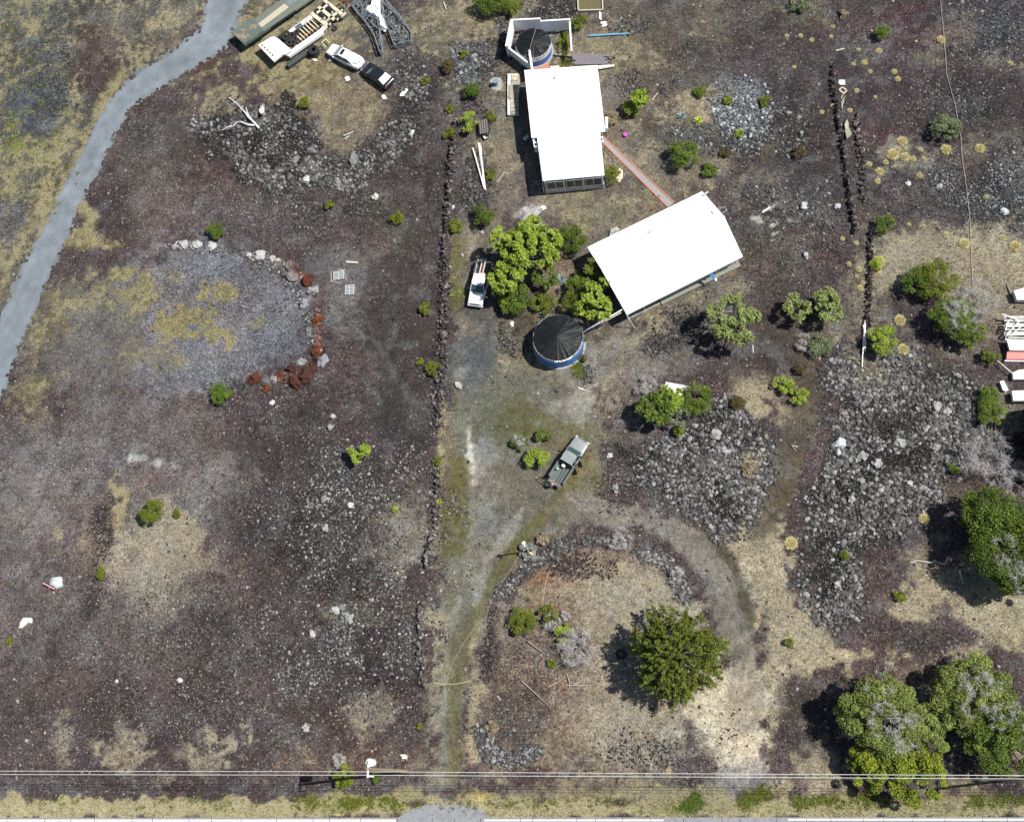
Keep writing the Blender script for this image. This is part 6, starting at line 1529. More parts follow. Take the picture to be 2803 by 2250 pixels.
# downpipe carrying water to the tank, and a loose pole leaning at the eave
wp = thing('water_pipe', 'pair of pale pipes running from the southern house eave to the black covered tank', 'pipe', (*G(1655, 880), 0))
for (a0, a1, z0, z1, r) in (((1708, 845), (1601, 906), 2.5, 2.3, .075), ((1700, 856), (1621, 899), 2.4, .9, .05)):
    a = MB(); A_ = (*G(*a0, z0), z0); B_ = (*G(*a1, z1), z1); a.tube([A_, tuple((Vector(A_) + Vector(B_)) / 2 + Vector((0, 0, -.05))), B_], r, 8); a.build('pipe', M_WOFF, wp, smooth=True)
for p in ((1672, 872), (1640, 890)):
    a = MB(); q = G(*p, .0); a.bar((q[0], q[1], 0), (q[0], q[1], 2.2), .07); a.build('prop', M_WOFF, wp)
a = MB(); A_ = (*G(1716, 864, 2.5), 2.5); B_ = (*G(1738, 899, .05), .05); a.tube([A_, B_], .04, 6)
tag(a.build('leaning_pole', M_WOFF), 'thin white pole leaning from the eave corner of the southern house to the ground', 'pole')
a = MB(); a.ppx([(1967, 574), (1983, 566), (1990, 577), (1974, 586)], -.06, .12); g_ = MB()
o = a.build('drain_cover', M_DARKM); tag(o, 'dark square cover on the ground at the north east corner of the southern house', 'cover')
a = MB()
for p, q in (((1967, 574), (1983, 566)), ((1983, 566), (1990, 577)), ((1990, 577), (1974, 586)), ((1974, 586), (1967, 574))): a.bar((*G(*p, .14), .14), (*G(*q, .14), .14), .08)
a.build('frame', M_CONC, o, world=False)

# ------------------------------------------------------------------ catchment tanks
def tank(px, py, R, H, label, cover_h, mats, seed, rope=False):
    r = np.random.default_rng(seed)
    x, y = G(px, py, H); t = thing('water_tank', label, 'water tank', (x, y, 0))
    n = 96
    a = MB(); a.loft([[(math.cos(2 * math.pi * k / n) * R, math.sin(2 * math.pi * k / n) * R, z) for k in range(n)] for z in (0, H * .62)], cap=False)
    a.build('lower_wall', mats[0], t, world=False, smooth=True)
    a = MB(); a.loft([[(math.cos(2 * math.pi * k / n) * (R + .012), math.sin(2 * math.pi * k / n) * (R + .012), z) for k in range(n)] for z in (H * .60, H)], cap=False)
    a.build('upper_wall', mats[1], t, world=False, smooth=True)
    a = MB(); a.ring((0, 0, H - .05), R + .0, .03, 64, 8); a.build('rim', M_STEEL, t, world=False, smooth=True)
    a = MB(); a.loft([[(math.cos(2 * math.pi * k / n) * (R + .22), math.sin(2 * math.pi * k / n) * (R + .22), z) for k in range(n)] for z in (-.1, .10)]); a.build('base_ring', M_CONC, t, world=False)
    # sagging cloth cover with radial seams and folds
    nr, na = 30, 192; V_ = []; F_ = []
    for i in range(nr + 1):
        u = i / nr
        for k in range(na):
            th = 2 * math.pi * k / na
            sc = 1.0 + .012 * math.sin(th * 9 + seed) + .01 * math.sin(th * 23)
            if i == nr: sc -= .02 + .03 * max(0, math.sin(th * 5 + 2))
            q = R * u * sc
            ph = (th * 12 / (2 * math.pi)) % 1.0
            seam = math.exp(-((min(ph, 1 - ph)) / .07) ** 2) * .05 * u
            fold = (vn(np.array([th * 7.0]), np.array([u * 3.0]), 1, seed)[0] - .5) * .12 * u * u + (vn(np.array([math.cos(th) * q * 1.2 + 9]), np.array([math.sin(th) * q * 5]), 1.4, seed + 4)[0] - .5) * .10 * u
            V_.append((math.cos(th) * q, math.sin(th) * q, H + .06 + cover_h * (1 - u) ** 1.1 + seam + fold * (0.7 if u < .97 else .2)))
    for i in range(nr):
        for k in range(na):
            k2 = (k + 1) % na; F_.append((i * na + k, (i + 1) * na + k, (i + 1) * na + k2, i * na + k2))
    a = MB(); a.add(V_, F_); cv = a.build('cover', M_BLACKC, t, world=False, smooth=True)
    a = MB()
    for i in range(70):
        th = math.radians(-170 + 160 * (i + r.random() * .9) / 70)
        a.bar((math.cos(th) * (R + .03), math.sin(th) * (R + .03), H - r.uniform(.08, .25)), (math.cos(th) * (R - .02), math.sin(th) * (R - .02), H + .09), .13, .02)
    a.build('torn_edge', M_WOFF, cv, world=False)
    if rope:
        a = MB(); a.tube([(R * .18, R * .98, H + .2), (R * .0, 0, H + cover_h + .25), (-R * .25, -R * .98, H + .5)], .03, 6); a.build('ridge_rope', M_WOODG, t, world=False)
    return t
t2 = tank(1526.5, 925, 2.80, 2.15, 'round blue tank with a black tent cover, south of the garden', .55, (M_BLUE, mat('pale_liner', (.10, .25, .55), .5)), 3)
a = MB()
for i in range(14):
    th = math.radians(-95 + i * 3 + random.uniform(-1, 1)); a.box((math.cos(th) * 2.86, math.sin(th) * 2.86, 2.1 + random.uniform(-.05, .12)), (.16, .10, .12), th)
a.build('torn_liner', M_WHITE, t2, world=False)
t1 = tank(1459, 120, 2.20, 1.75, 'round blue and white tank with a black cover inside the white fence', .50, (mat('navy_liner', (.06, .13, .40), .5), mat('white_liner', (.62, .64, .68), .5)), 5, rope=True)

# ------------------------------------------------------------------ white panel fence
fc = thing('fence', 'tall white panel fence wrapped round the northern tank', 'fence', (*G(1470, 150), 0))
FT_ = 2.25
def panel(p, q, z0, z1, mt=M_WHITE, nm='panel', th=.10):
    a = MB(); A_ = Vector((*G(*p, z1), 0)); B_ = Vector((*G(*q, z1), 0))
    a.bar(A_ + Vector((0, 0, (z0 + z1) / 2)), B_ + Vector((0, 0, (z0 + z1) / 2)), th, z1 - z0); o = a.build(nm, mt, fc)
    c_ = MB(); c_.bar(A_ + Vector((0, 0, z1 + .03)), B_ + Vector((0, 0, z1 + .03)), th + .10, .06); c_.build('cap_rail', M_WHITE, o)
    return o
panel((1401, 56), (1479, 52), .25, FT_); panel((1479, 59), (1559, 54), .25, FT_)
panel((1401, 56), (1387, 128), .5, FT_, th=.30); panel((1387, 128), (1452, 178), .45, 1.75)
panel((1449, 139), (1457, 191), .9, 2.2, th=.18); panel((1559, 54), (1565, 141), 1.6, 1.75, th=.10)
for p in ((1401, 56), (1387, 128), (1479, 54), (1559, 54), (1449, 139), (1452, 178), (1565, 141), (1440, 54), (1520, 56)):
    a = MB(); q = G(*p, 2.0); a.box((q[0], q[1], 1.05), (.14, .14, 2.2)); a.build('post', M_WHITE, fc)
def plank(name, pts, w, mt, label, cat, z=.05, h=.05, group=None):
    a = MB()
    for i in range(len(pts) - 1): a.bar((*G(*pts[i], z), z + gz(*G(*pts[i]))[0]), (*G(*pts[i + 1], z), z + .02 + gz(*G(*pts[i + 1]))[0]), w, h)
    return tag(a.build(name, mt), label, cat, group)
plank('beam', [(1517, 148), (1566, 153)], .35, M_WOODG, 'weathered beam lying across the open side of the white fence', 'beam', .2, .2)
plank('pipe', [(1611, 99), (1720, 94)], .20, mat('sky_blue_pipe', (.13, .33, .52), .5), 'long blue pipe on the ground east of the white fence', 'pipe', .12, .18)
a = MB(); a.ppx([(1632, 180), (1681, 177), (1682, 182), (1640, 190)], -.08, .35); tag(a.build('panel', M_WOFF), 'weathered white panel sticking out at the north east corner of the northern house', 'panel')
a = MB()
for k in range(9): a.bar((*G(1572 + random.uniform(-6, 6), 178 - k * 3), .1 + k * .03), (*G(1670 + random.uniform(-20, 0), 176 - k * 2.6), .12 + k * .03), .16, .08)
tag(a.build('plank_pile', mat('grey_planks', (.20, .18, .20), .85, var=.3)), 'pile of grey planks behind the northern house', 'plank pile')
a = MB(); a.ppx([(1505, 182), (1530, 180), (1532, 186), (1508, 189)], -.2, .5); tag(a.build('white_box', M_WOFF), 'low white box between the northern tank and the house', 'box')
pl_ = thing('planter', 'pale wooden frame bed cut by the top edge', 'planter', (*G(1616, 10), 0))
for p, q in (((1583, 29), (1650, 27)), ((1583, 29), (1579, -40)), ((1650, 27), (1647, -40)), ((1579, -40), (1647, -40))):
    a = MB(); a.bar((*G(*p, .3), .15), (*G(*q, .3), .15), .14, .35); a.build('board', M_WOOD, pl_)
a = MB(); a.ppx([(1583, 27), (1649, 25), (1646, -38), (1580, -38)], -.1, .12); a.build('soil', mat('soil', (.12, .10, .05), .95, var=.35), pl_)

# ------------------------------------------------------------------ crumpled sheets, rags and rubbish
def tarp(name, pts, z, amp, mt, label, cat, res=.14, seed=0, parent=None, group=None):
    W_ = [G(p[0], p[1], z) for p in pts]
    cx = sum(p[0] for p in W_) / len(W_); cy = sum(p[1] for p in W_) / len(W_)
    xs = [p[0] for p in W_]; ys = [p[1] for p in W_]
    gx_ = np.arange(min(xs), max(xs) + res, res); gy_ = np.arange(min(ys), max(ys) + res, res)
    if len(gx_) < 3: gx_ = np.linspace(min(xs), max(xs), 4)
    if len(gy_) < 3: gy_ = np.linspace(min(ys), max(ys), 4)
    A_, B_ = np.meshgrid(gx_, gy_); a_, b_ = A_.ravel(), B_.ravel()
    d = sdf(a_, b_, ('p', W_))
    hz = z + amp * (fbm(a_, b_, 2.2, seed + 3, 3) - .35) * 2 + gz(a_, b_)
    hz = np.where(d > -res, np.minimum(hz, z * .5 + .03 + gz(a_, b_)), hz)
    nx2 = len(gx_); F_ = []
    inside = (d < res * .35)
    for j in range(len(gy_) - 1):
        for i in range(nx2 - 1):
            q = [j * nx2 + i, j * nx2 + i + 1, (j + 1) * nx2 + i + 1, (j + 1) * nx2 + i]
            if inside[q].sum() >= 3: F_.append(q)
    if not F_: F_ = [[0, 1, nx2 + 1, nx2]]
    V_ = np.stack([a_ - cx, b_ - cy, hz], 1)
    o = fast(name, V_, np.array(F_), mt, parent)
    if parent is None: o.location = (cx, cy, 0)
    else: o.location = Vector((cx, cy, 0)) - wloc(parent)
    s = o.modifiers.new('thickness', 'SOLIDIFY'); s.thickness = .03
    if label: tag(o, label, cat, group)
    return o
tarp('rag', [(1094, 258), (1112, 240), (1116, 245), (1104, 261), (1094, 262)], .2, .25, M_WHITE, 'crumpled white sheet on the rubble below the black sedan', 'sheet', seed=1)
tarp('rag', [(1043, 260), (1052, 258), (1058, 270), (1049, 271)], .15, .2, M_WHITE, 'small crumpled white rag left of the larger sheet', 'rag', seed=2)
tarp('rag', [(944, 211), (956, 208), (958, 220), (946, 222)], .12, .2, M_WHITE, 'white scrap on the grass below the white sedan', 'rag', seed=3)
tarp('cardboard', [(1682, 478), (1692, 460), (1706, 468), (1704, 488), (1694, 498), (1686, 490)], .15, .25, mat('cream_sheet', (.62, .56, .40), .8), 'crumpled cream sheets beside the walk between the houses', 'sheet', seed=4)
tarp('rag', [(1640, 31), (1648, 36), (1646, 54), (1640, 50)], .2, .3, M_WHITE, 'white heap just below the wooden frame bed', 'rubbish', seed=5)
tarp('rag', [(1644, 60), (1660, 58), (1662, 70), (1648, 72)], .2, .3, M_WHITE, 'white lumpy rubbish above the blue pipe', 'rubbish', seed=6)
tarp('rag', [(55, 1703), (66, 1690), (88, 1692), (87, 1704), (72, 1706), (58, 1718), (53, 1716)], .2, .3, M_WHITE, 'crumpled white sheet low on the left side of the field', 'sheet', seed=7)
tarp('rag', [(1480, 565), (1492, 562), (1496, 572), (1484, 575)], .12, .2, M_WHITE, 'white scrap on the bare soil south of the northern house', 'rag', seed=8)
tarp('rag', [(1434, 604), (1444, 606), (1446, 614), (1470, 612), (1472, 620), (1450, 622)], .12, .15, M_WHITE, 'white scrap lying on the pale concrete patch', 'rag', seed=9)
tarp('rag', [(1956, 757), (1964, 758), (1964, 768), (1956, 767)], .3, .1, M_WHITE, 'small white thing in front of the terrace', 'object', seed=10)
tarp('rag', [(1096, 2064), (1106, 2063), (1112, 2070), (1118, 2074), (1100, 2076)], .2, .2, M_WHITE, 'small white scrap uphill from the power pole', 'rag', seed=11)
tarp('paper', [(1396, 881), (1406, 878), (1408, 892), (1398, 894)], .12, .15, M_WOFF, 'white scrap left of the black covered tank', 'rag', seed=12)
plank('stick', [(948, 718), (980, 720)], .22, M_WOOD, 'split pale log just above the pallets', 'log', .1, .12)
plank('board', [(1583, 1062), (1602, 1069)], .10, M_WHITE, 'short white board below the black covered tank', 'board', .08)
plank('board', [(2061, 944), (2062, 966)], .07, M_WHITE, 'short white stick south of the wide bare limbed tree', 'stick', .06)
plank('board', [(2087, 582), (2107, 568)], .16, M_WHITE, 'white board above the round gravel patch', 'board', .08)
plank('board', [(2288, 140), (2311, 135)], .14, M_WOOD, 'pale plank above the head of the eastern wall', 'plank', .08)
plank('board', [(1785, 256 + 20), (1800, 256)], .10, M_WOOD, 'thin plank beside the lime small tree', 'plank', .08)
plank('board', [(1360, 500), (1382, 470)], .25, M_WOODG, 'grey plank half buried south of the junk cart', 'plank', .06)
o = plank('pipe', [(2331, 1045), (2343, 1003)], .12, M_DARKM, 'dark pipe on the dirt below the white pipes', 'pipe', .08, .1)
# bundle of white pipes by the eastern wall
for i, (p, q) in enumerate((((2364, 880), (2360, 1005)), ((2369, 875), (2366, 955)), ((2366, 900), (2368, 962)), ((2363, 890), (2370, 940)), ((2368, 878), (2362, 970)))):
    plank('white_pipe', [p, q], .10, M_WHITE, 'white pipe in the bundle lying along the eastern wall, left of the bright green bush', 'pipe', .10 + i * .06, .09, 'bundle of white pipes')
for i, (p, q) in enumerate((((1822, 1048), (1894, 1062)), ((1811, 1055), (1868, 1060)), ((1816, 1061), (1860, 1074)), ((1814, 1065), (1852, 1078)), ((1836, 1062), (1888, 1068)), ((1825, 1066), (1868, 1080)))):
    plank('white_board', [p, q], .26, M_WHITE, 'white board in the stack at the top of the thicket', 'board', .5 + .05 * i, .05, 'stack of white boards')
for i, (p, q) in enumerate((((1309, 390), (1326, 510)), ((1312, 392), (1328, 520)), ((1316, 400), (1323, 500)), ((1294, 405), (1322, 505)), ((1298, 415), (1325, 515)))):
    plank('white_pole', [p, q], .13, M_WHITE, 'long white pole fanned out beside the western wall', 'pole', .12 + i * .06, .10, 'fan of white poles')
plank('red_pole', [(1314, 392), (1330, 522)], .10, mat('faded_red', (.55, .28, .26), .7), 'faded red pole at the right of the white fan of poles', 'pole', .15, .1)
# sheets and frames east of the wall
a = MB(); a.ppx([(2296, 219), (2313, 219), (2314, 233), (2300, 233), (2295, 228)], -.04, .12); tag(a.build('sheet', M_WOFF), 'white square sheet, uppermost of the things along the eastern wall', 'sheet')
wf = thing('wooden_frame', 'empty square wooden frame below the white square sheet', 'frame', (*G(2307, 248), 0))
fr = [(2297, 247), (2306, 239), (2318, 249), (2309, 257)]
for i in range(4):
    a = MB(); p, q = fr[i], fr[(i + 1) % 4]; a.bar((*G(*p, .1), .1), (*G(*q, .1), .1), .15, .08); a.build('board', M_WOOD, wf)
for i, (p, q) in enumerate((((2309, 258), (2302, 272)), ((2311, 268), (2303, 284)), ((2310, 277), (2304, 294)), ((2304, 284), (2306, 300)))):
    plank('lath', [p, q], .07, M_WOOD, 'thin pale lath scattered below the wooden frame', 'lath', .07, .04, 'scattered laths')
M_KHAKI = mat('khaki_panel', (.34, .34, .25), .7, var=.1)
a = MB(); a.ppx([(2312, 340), (2319, 327), (2324, 337), (2323, 350), (2314, 355)], .05, [.5, .6, .5, .3, .3]); tag(a.build('panel', M_KHAKI), 'upper of two khaki panels leaning by the eastern wall', 'panel')
a = MB(); a.ppx([(2313, 357), (2324, 349), (2332, 367), (2318, 379)], .05, [.3, .4, .5, .35]); tag(a.build('panel', M_KHAKI), 'lower of two khaki panels leaning by the eastern wall', 'panel')
plank('red_lath', [(2291, 193), (2295, 208)], .10, M_RUST, 'rusty red bar above the white square sheet', 'bar', .06)
# toy, junk and small items in the north yard
a = MB(); q = G(1712, 370, .2); a.tube([(q[0], q[1], .0), (q[0], q[1], .35)], [.20, .26], 16)
o = tag(a.build('bucket', mat('magenta_plastic', (.62, .08, .50), .4)), 'magenta bucket on the grass east of the northern house', 'bucket')
a = MB(); a.ppx([(1430, 380), (1441, 369), (1448, 375), (1438, 387)], -.04, .3); tag(a.build('sheet', mat('pale_sheet', (.42, .45, .44), .6)), 'pale square board in the shadow west of the northern house', 'board')
cw = thing('sheet_stack', 'long stack of yellowed corrugated sheets west of the northern house', 'sheet stack', (*G(1405, 258), 0))
for i, (pts, mt, z) in enumerate((([(1389, 202), (1418, 202), (1419, 314), (1389, 315)], M_WOFF, .35), ([(1400, 204), (1420, 203), (1423, 220), (1416, 311), (1398, 312)], mat('yellowed', (.55, .50, .34), .7, var=.35, scale=3, col2=(.30, .28, .24), mix=.5), .48), ([(1394, 232), (1406, 232), (1406, 270), (1394, 271)], mat('brown_tin', (.34, .29, .22), .7, var=.35), .53))):
    a = MB(); a.ppx(pts, -.10 if i else .0, z); a.build('sheet', mt, cw)
a = MB()
for k in range(9):
    yy = 210 + k * 12; a.bar((*G(1400, yy, .5), .51), (*G(1419, yy - .6, .5), .51), .05, .03)
a.build('rib', M_WOODG, cw)
jc = thing('junk_cart', 'dark slatted cart of scrap next to the light green bush', 'cart', (*G(1324, 348), 0))
a = MB(); a.ppx([(1312, 330), (1332, 322), (1341, 345), (1336, 372), (1314, 362)], .2, .7); a.build('bed', M_DARKM, jc)
a = MB()
for k in range(6): a.bar((*G(1309 + k * .8, 338 + k * 5.4, .8), .78), (*G(1332 + k * 1.2, 328 + k * 6, .8), .78), .10, .05)
for k in range(4): a.bar((*G(1313 + k * 6, 330 - k * 1, .85), .85), (*G(1316 + k * 6, 368 - k, .85), .85), .07, .05)
a.build('slat', M_WOODG, jc)
a = MB(); a.ppx([(1321, 372), (1330, 367), (1336, 376), (1327, 382)], -.05, .4); tag(a.build('lid', M_WOFF), 'white square lid lying below the junk cart', 'lid')
a = MB(); q = G(1356, 226, .5); a.tube([(q[0], q[1], 0), (q[0], q[1], .75)], .30, 20); a.tube([(q[0], q[1], .75), (q[0], q[1], .80)], .34, 20)
tag(a.build('drum', mat('blue_drum', (.16, .24, .28), .5)), 'small blue grey drum beside the sheet stack', 'drum')
a = MB(); a.prism([G(*p) for p in ((1341, 222), (1352, 212), (1372, 216), (1378, 236), (1368, 250), (1346, 246))], -.2, .06); tag(a.build('concrete_pad', M_CONC), 'small grey concrete pad under the blue grey drum', 'concrete pad')
a = MB(); a.ring((0, 0, .16), .22, .06, 20, 8); o = a.build('hoop', M_DARKM, smooth=True); o.location = (*G(1338, 699, .1), 0); tag(o, 'dark hoop on the ground above the white pickup bed', 'hoop')
# scrap heap under the garden trees
sc_ = thing('scrap_heap', 'white scrap heap half under the upper garden trees', 'scrap', (*G(1490, 645), 0))
for i in range(9):
    cx, cy = 1470 + random.uniform(-8, 40), 640 + random.uniform(-8, 14); w = random.uniform(4, 10)
    a = MB(); a.ppx([(cx - w, cy - w * .4), (cx + w, cy - w * .5), (cx + w * .9, cy + w * .5), (cx - w * .8, cy + w * .4)], .05, random.uniform(.25, .8)); a.build('scrap', random.choice([M_WHITE, M_WOFF, M_STEEL, M_DARKM]), sc_)

# ------------------------------------------------------------------ vehicles
def axis_px(p, q, z=.7):
    a = Vector(G(*p, z)); b = Vector(G(*q, z)); d = b - a
    return (a + b) / 2, math.atan2(d.y, d.x), d.length


def hull(sections, n=7):
    """sections: (x, half width, z low, z belt, shoulder)"""
    rings = []
    for (x, w, zl, zb, cr) in sections:
        half = [(w * .80, zl), (w * .97, zl + (zb - zl) * .18), (w, zl + (zb - zl) * .5), (w * .985, zl + (zb - zl) * .78), (w * .93, zb - cr * .35), (w * .80, zb), (w * .45, zb + cr * .5)]
        ring = [(x, -a, b) for a, b in half] + [(x, 0, zb + cr * .62)] + [(x, a, b) for a, b in half[::-1]]
        rings.append(ring)
    m = MB(); m.loft(rings); return m


def wheel(t, x, y, r=.34, w=.23, rimmat=None):
    m = MB(); m.ring((x, y, r), r - .09, .10, 24, 8, 'y', sq=w / .2)
    ty = m.build('wheel', M_RUBBER, t, world=False, smooth=True)
    m = MB(); s = 1 if y > 0 else -1
    m.tube([(x, y - s * .06, r), (x, y + s * w * .40, r)], [r * .64, r * .60], 20); m.build('rim', rimmat or M_CHROME, ty, world=False)
    return ty


def lamp(t, name, x, y, z, sx, sy, sz, mt):
    m = MB(); m.box((x, y, z), (sx, sy, sz)); return m.build(name, mt, t, world=False, bevel=.02)


def slab4(pts, z):  # panel quad strip helper
    m = MB(); m.add([(p[0], p[1], p[2]) for p in pts] + [(p[0], p[1], p[2] - .03) for p in pts], [tuple(range(len(pts))), tuple(range(2 * len(pts) - 1, len(pts) - 1, -1))] + [(i, i + len(pts), (i + 1) % len(pts) + len(pts), (i + 1) % len(pts)) for i in range(len(pts))])
    return m


def sedan(front, rear, label, paint, glass, sunroof=False, seed=0):
    c, rz, L = axis_px(rear, front, .8)
    t = thing('car', label, 'car', (c.x, c.y, float(gz(c.x, c.y)[0])), rz)
    k = L / 4.75; W_ = .90
    S = [(-2.36, .66, .42, .86, .02), (-2.30, .80, .34, .95, .03), (-2.0, .86, .26, 1.02, .03), (-1.5, .895, .22, 1.02, .02), (-.8, .905, .20, .98, .0), (0, .905, .20, .95, .0), (.8, .90, .20, .92, .0), (1.3, .89, .22, .90, .03), (1.8, .86, .24, .84, .04), (2.15, .79, .28, .74, .04), (2.33, .64, .34, .62, .03), (2.39, .48, .40, .54, .0)]
    m = hull([(x * k, w, a, b, cr) for x, w, a, b, cr in S]); body = m.build('body', paint, t, world=False, smooth=True, bevel=0)
    # greenhouse
    ring = lambda x, wb, zb, wt, zt: [(x[0], -wb, zb), (x[1], -wt, zt), (x[1], wt, zt), (x[0], wb, zb)]
    g = MB(); g.loft([[(x * k, -wb, .88), (x * k, -wm, (.9 + zt) / 2 + .03), (x * k, -wt, zt), (x * k, wt, zt), (x * k, wm, (.9 + zt) / 2 + .03), (x * k, wb, .88)] for x, wb, wm, wt, zt in
                      ((-1.85, .66, .62, .56, .99), (-1.40, .76, .72, .60, 1.24), (-1.0, .80, .76, .60, 1.40), (-.3, .83, .78, .62, 1.44), (.3, .83, .78, .62, 1.42), (.78, .80, .73, .58, 1.22), (1.22, .70, .66, .60, .94))])
    gl = g.build('windows', glass, t, world=False, smooth=False)
    r = slab4([(-1.08 * k, -.60, 1.425), (-1.08 * k, .60, 1.425), (-.3 * k, .64, 1.475), (.42 * k, .63, 1.445), (.48 * k, .40, 1.44), (.48 * k, -.40, 1.44), (.42 * k, -.63, 1.445), (-.3 * k, -.64, 1.475)], 0); ro = r.build('roof', paint, t, world=False)
    if sunroof:
        m = MB(); m.box((.12 * k, 0, 1.478), (.42, .82, .02)); m.build('sunroof', M_GLASS, ro, world=False)
    for s in (-1, 1):
        m = MB(); m.bar((.45 * k, s * .63, 1.42), (1.22 * k, s * .74, .93), .07, .05); m.bar((-1.05 * k, s * .61, 1.41), (-1.85 * k, s * .70, .99), .10, .05); m.bar((-.25 * k, s * .655, 1.43), (-.25 * k, s * .86, .95), .05, .05); m.build('pillar', paint, t, world=False)
        m = MB(); m.box((.95 * k, s * .98, .98), (.14, .20, .13)); m.build('mirror', paint, t, world=False, bevel=.03)
        lamp(t, 'headlight', 2.18 * k, s * .62, .64, .22, .26, .12, M_LAMP); lamp(t, 'tail_light', -2.28 * k, s * .66, .86, .12, .28, .14, M_REDL)
        m = MB(); m.box((.35 * k, s * .905, .72), (.16, .03, .03)); m.box((-.6 * k, s * .905, .74), (.16, .03, .03)); m.build('door_handle', paint, t, world=False)
        for x in (-1.42, 1.42): wheel(t, x * k, s * .80, .33, .22)
    m = MB(); m.bar((1.15 * k, 0, .965), (1.15 * k, -.6, .965), .03, .02); m.bar((1.10 * k, .1, .98), (1.12 * k, .62, .97), .03, .02); m.build('wiper', M_DARKM, t, world=False)
    return t, k
M_PW = mat('white_car_paint', (.80, .80, .80), .3, var=.03, coat=.6)
M_PB = mat('black_car_paint', (.012, .013, .018), .28, var=.1, coat=.8)
M_PALEGLASS = mat('pale_glass', (.26, .31, .28), .12, var=.1, spec=.7)
s1, k = sedan((898.5, 130), (988, 176), 'white sedan with a sunroof and damaged trunk, nose to the upper left', M_PW, M_GLASS, True)
m = slab4([(.52 * k, -.57, 1.41), (.52 * k, .57, 1.41), (1.20 * k, .66, .965), (1.20 * k, -.66, .965)], 0); m.build('windshield', M_PALEGLASS, s1, world=False)
m = slab4([(-1.12 * k, -.57, 1.41), (-1.78 * k, -.60, 1.03), (-1.78 * k, .60, 1.03), (-1.12 * k, .57, 1.41)][::-1], 0); m.build('rear_window', mat('milky_glass', (.42, .44, .45), .2), s1, world=False)
m = MB()
for i in range(9): m.box((-1.5 * k - random.random() * .7, random.uniform(-.6, .6), 1.12 + random.random() * .12), (random.uniform(.2, .6), random.uniform(.15, .5), .06), random.uniform(0, 3))
tag(m.build('scrap', M_WHITE, s1, world=False), 'loose white panels on the trunk', None)
s2, k = sedan((990, 176), (1063, 228), 'black sedan behind the white one, glare painted into its rear window', M_PB, M_GLASS)
s2.location += Vector((.25, -.15, 0))
m = slab4([(-1.12 * k, -.57, 1.42), (-1.80 * k, -.62, 1.035), (-1.80 * k, .62, 1.035), (-1.12 * k, .57, 1.42)][::-1], 0); m.build('rear_window', mat('painted_glare_glass', (.62, .63, .64), .25, metal=.4), s2, world=False)  # pale pane colour paints the glare into the glass
# scrap hood leaning between the cars, wheelchair-ramp like rack
a = MB(); a.ppx([(983, 185), (998, 166), (1002, 169), (988, 187)], .3, .55); tag(a.build('bumper', M_STEEL), 'dark bumper bar between the white and black sedans', 'bumper')


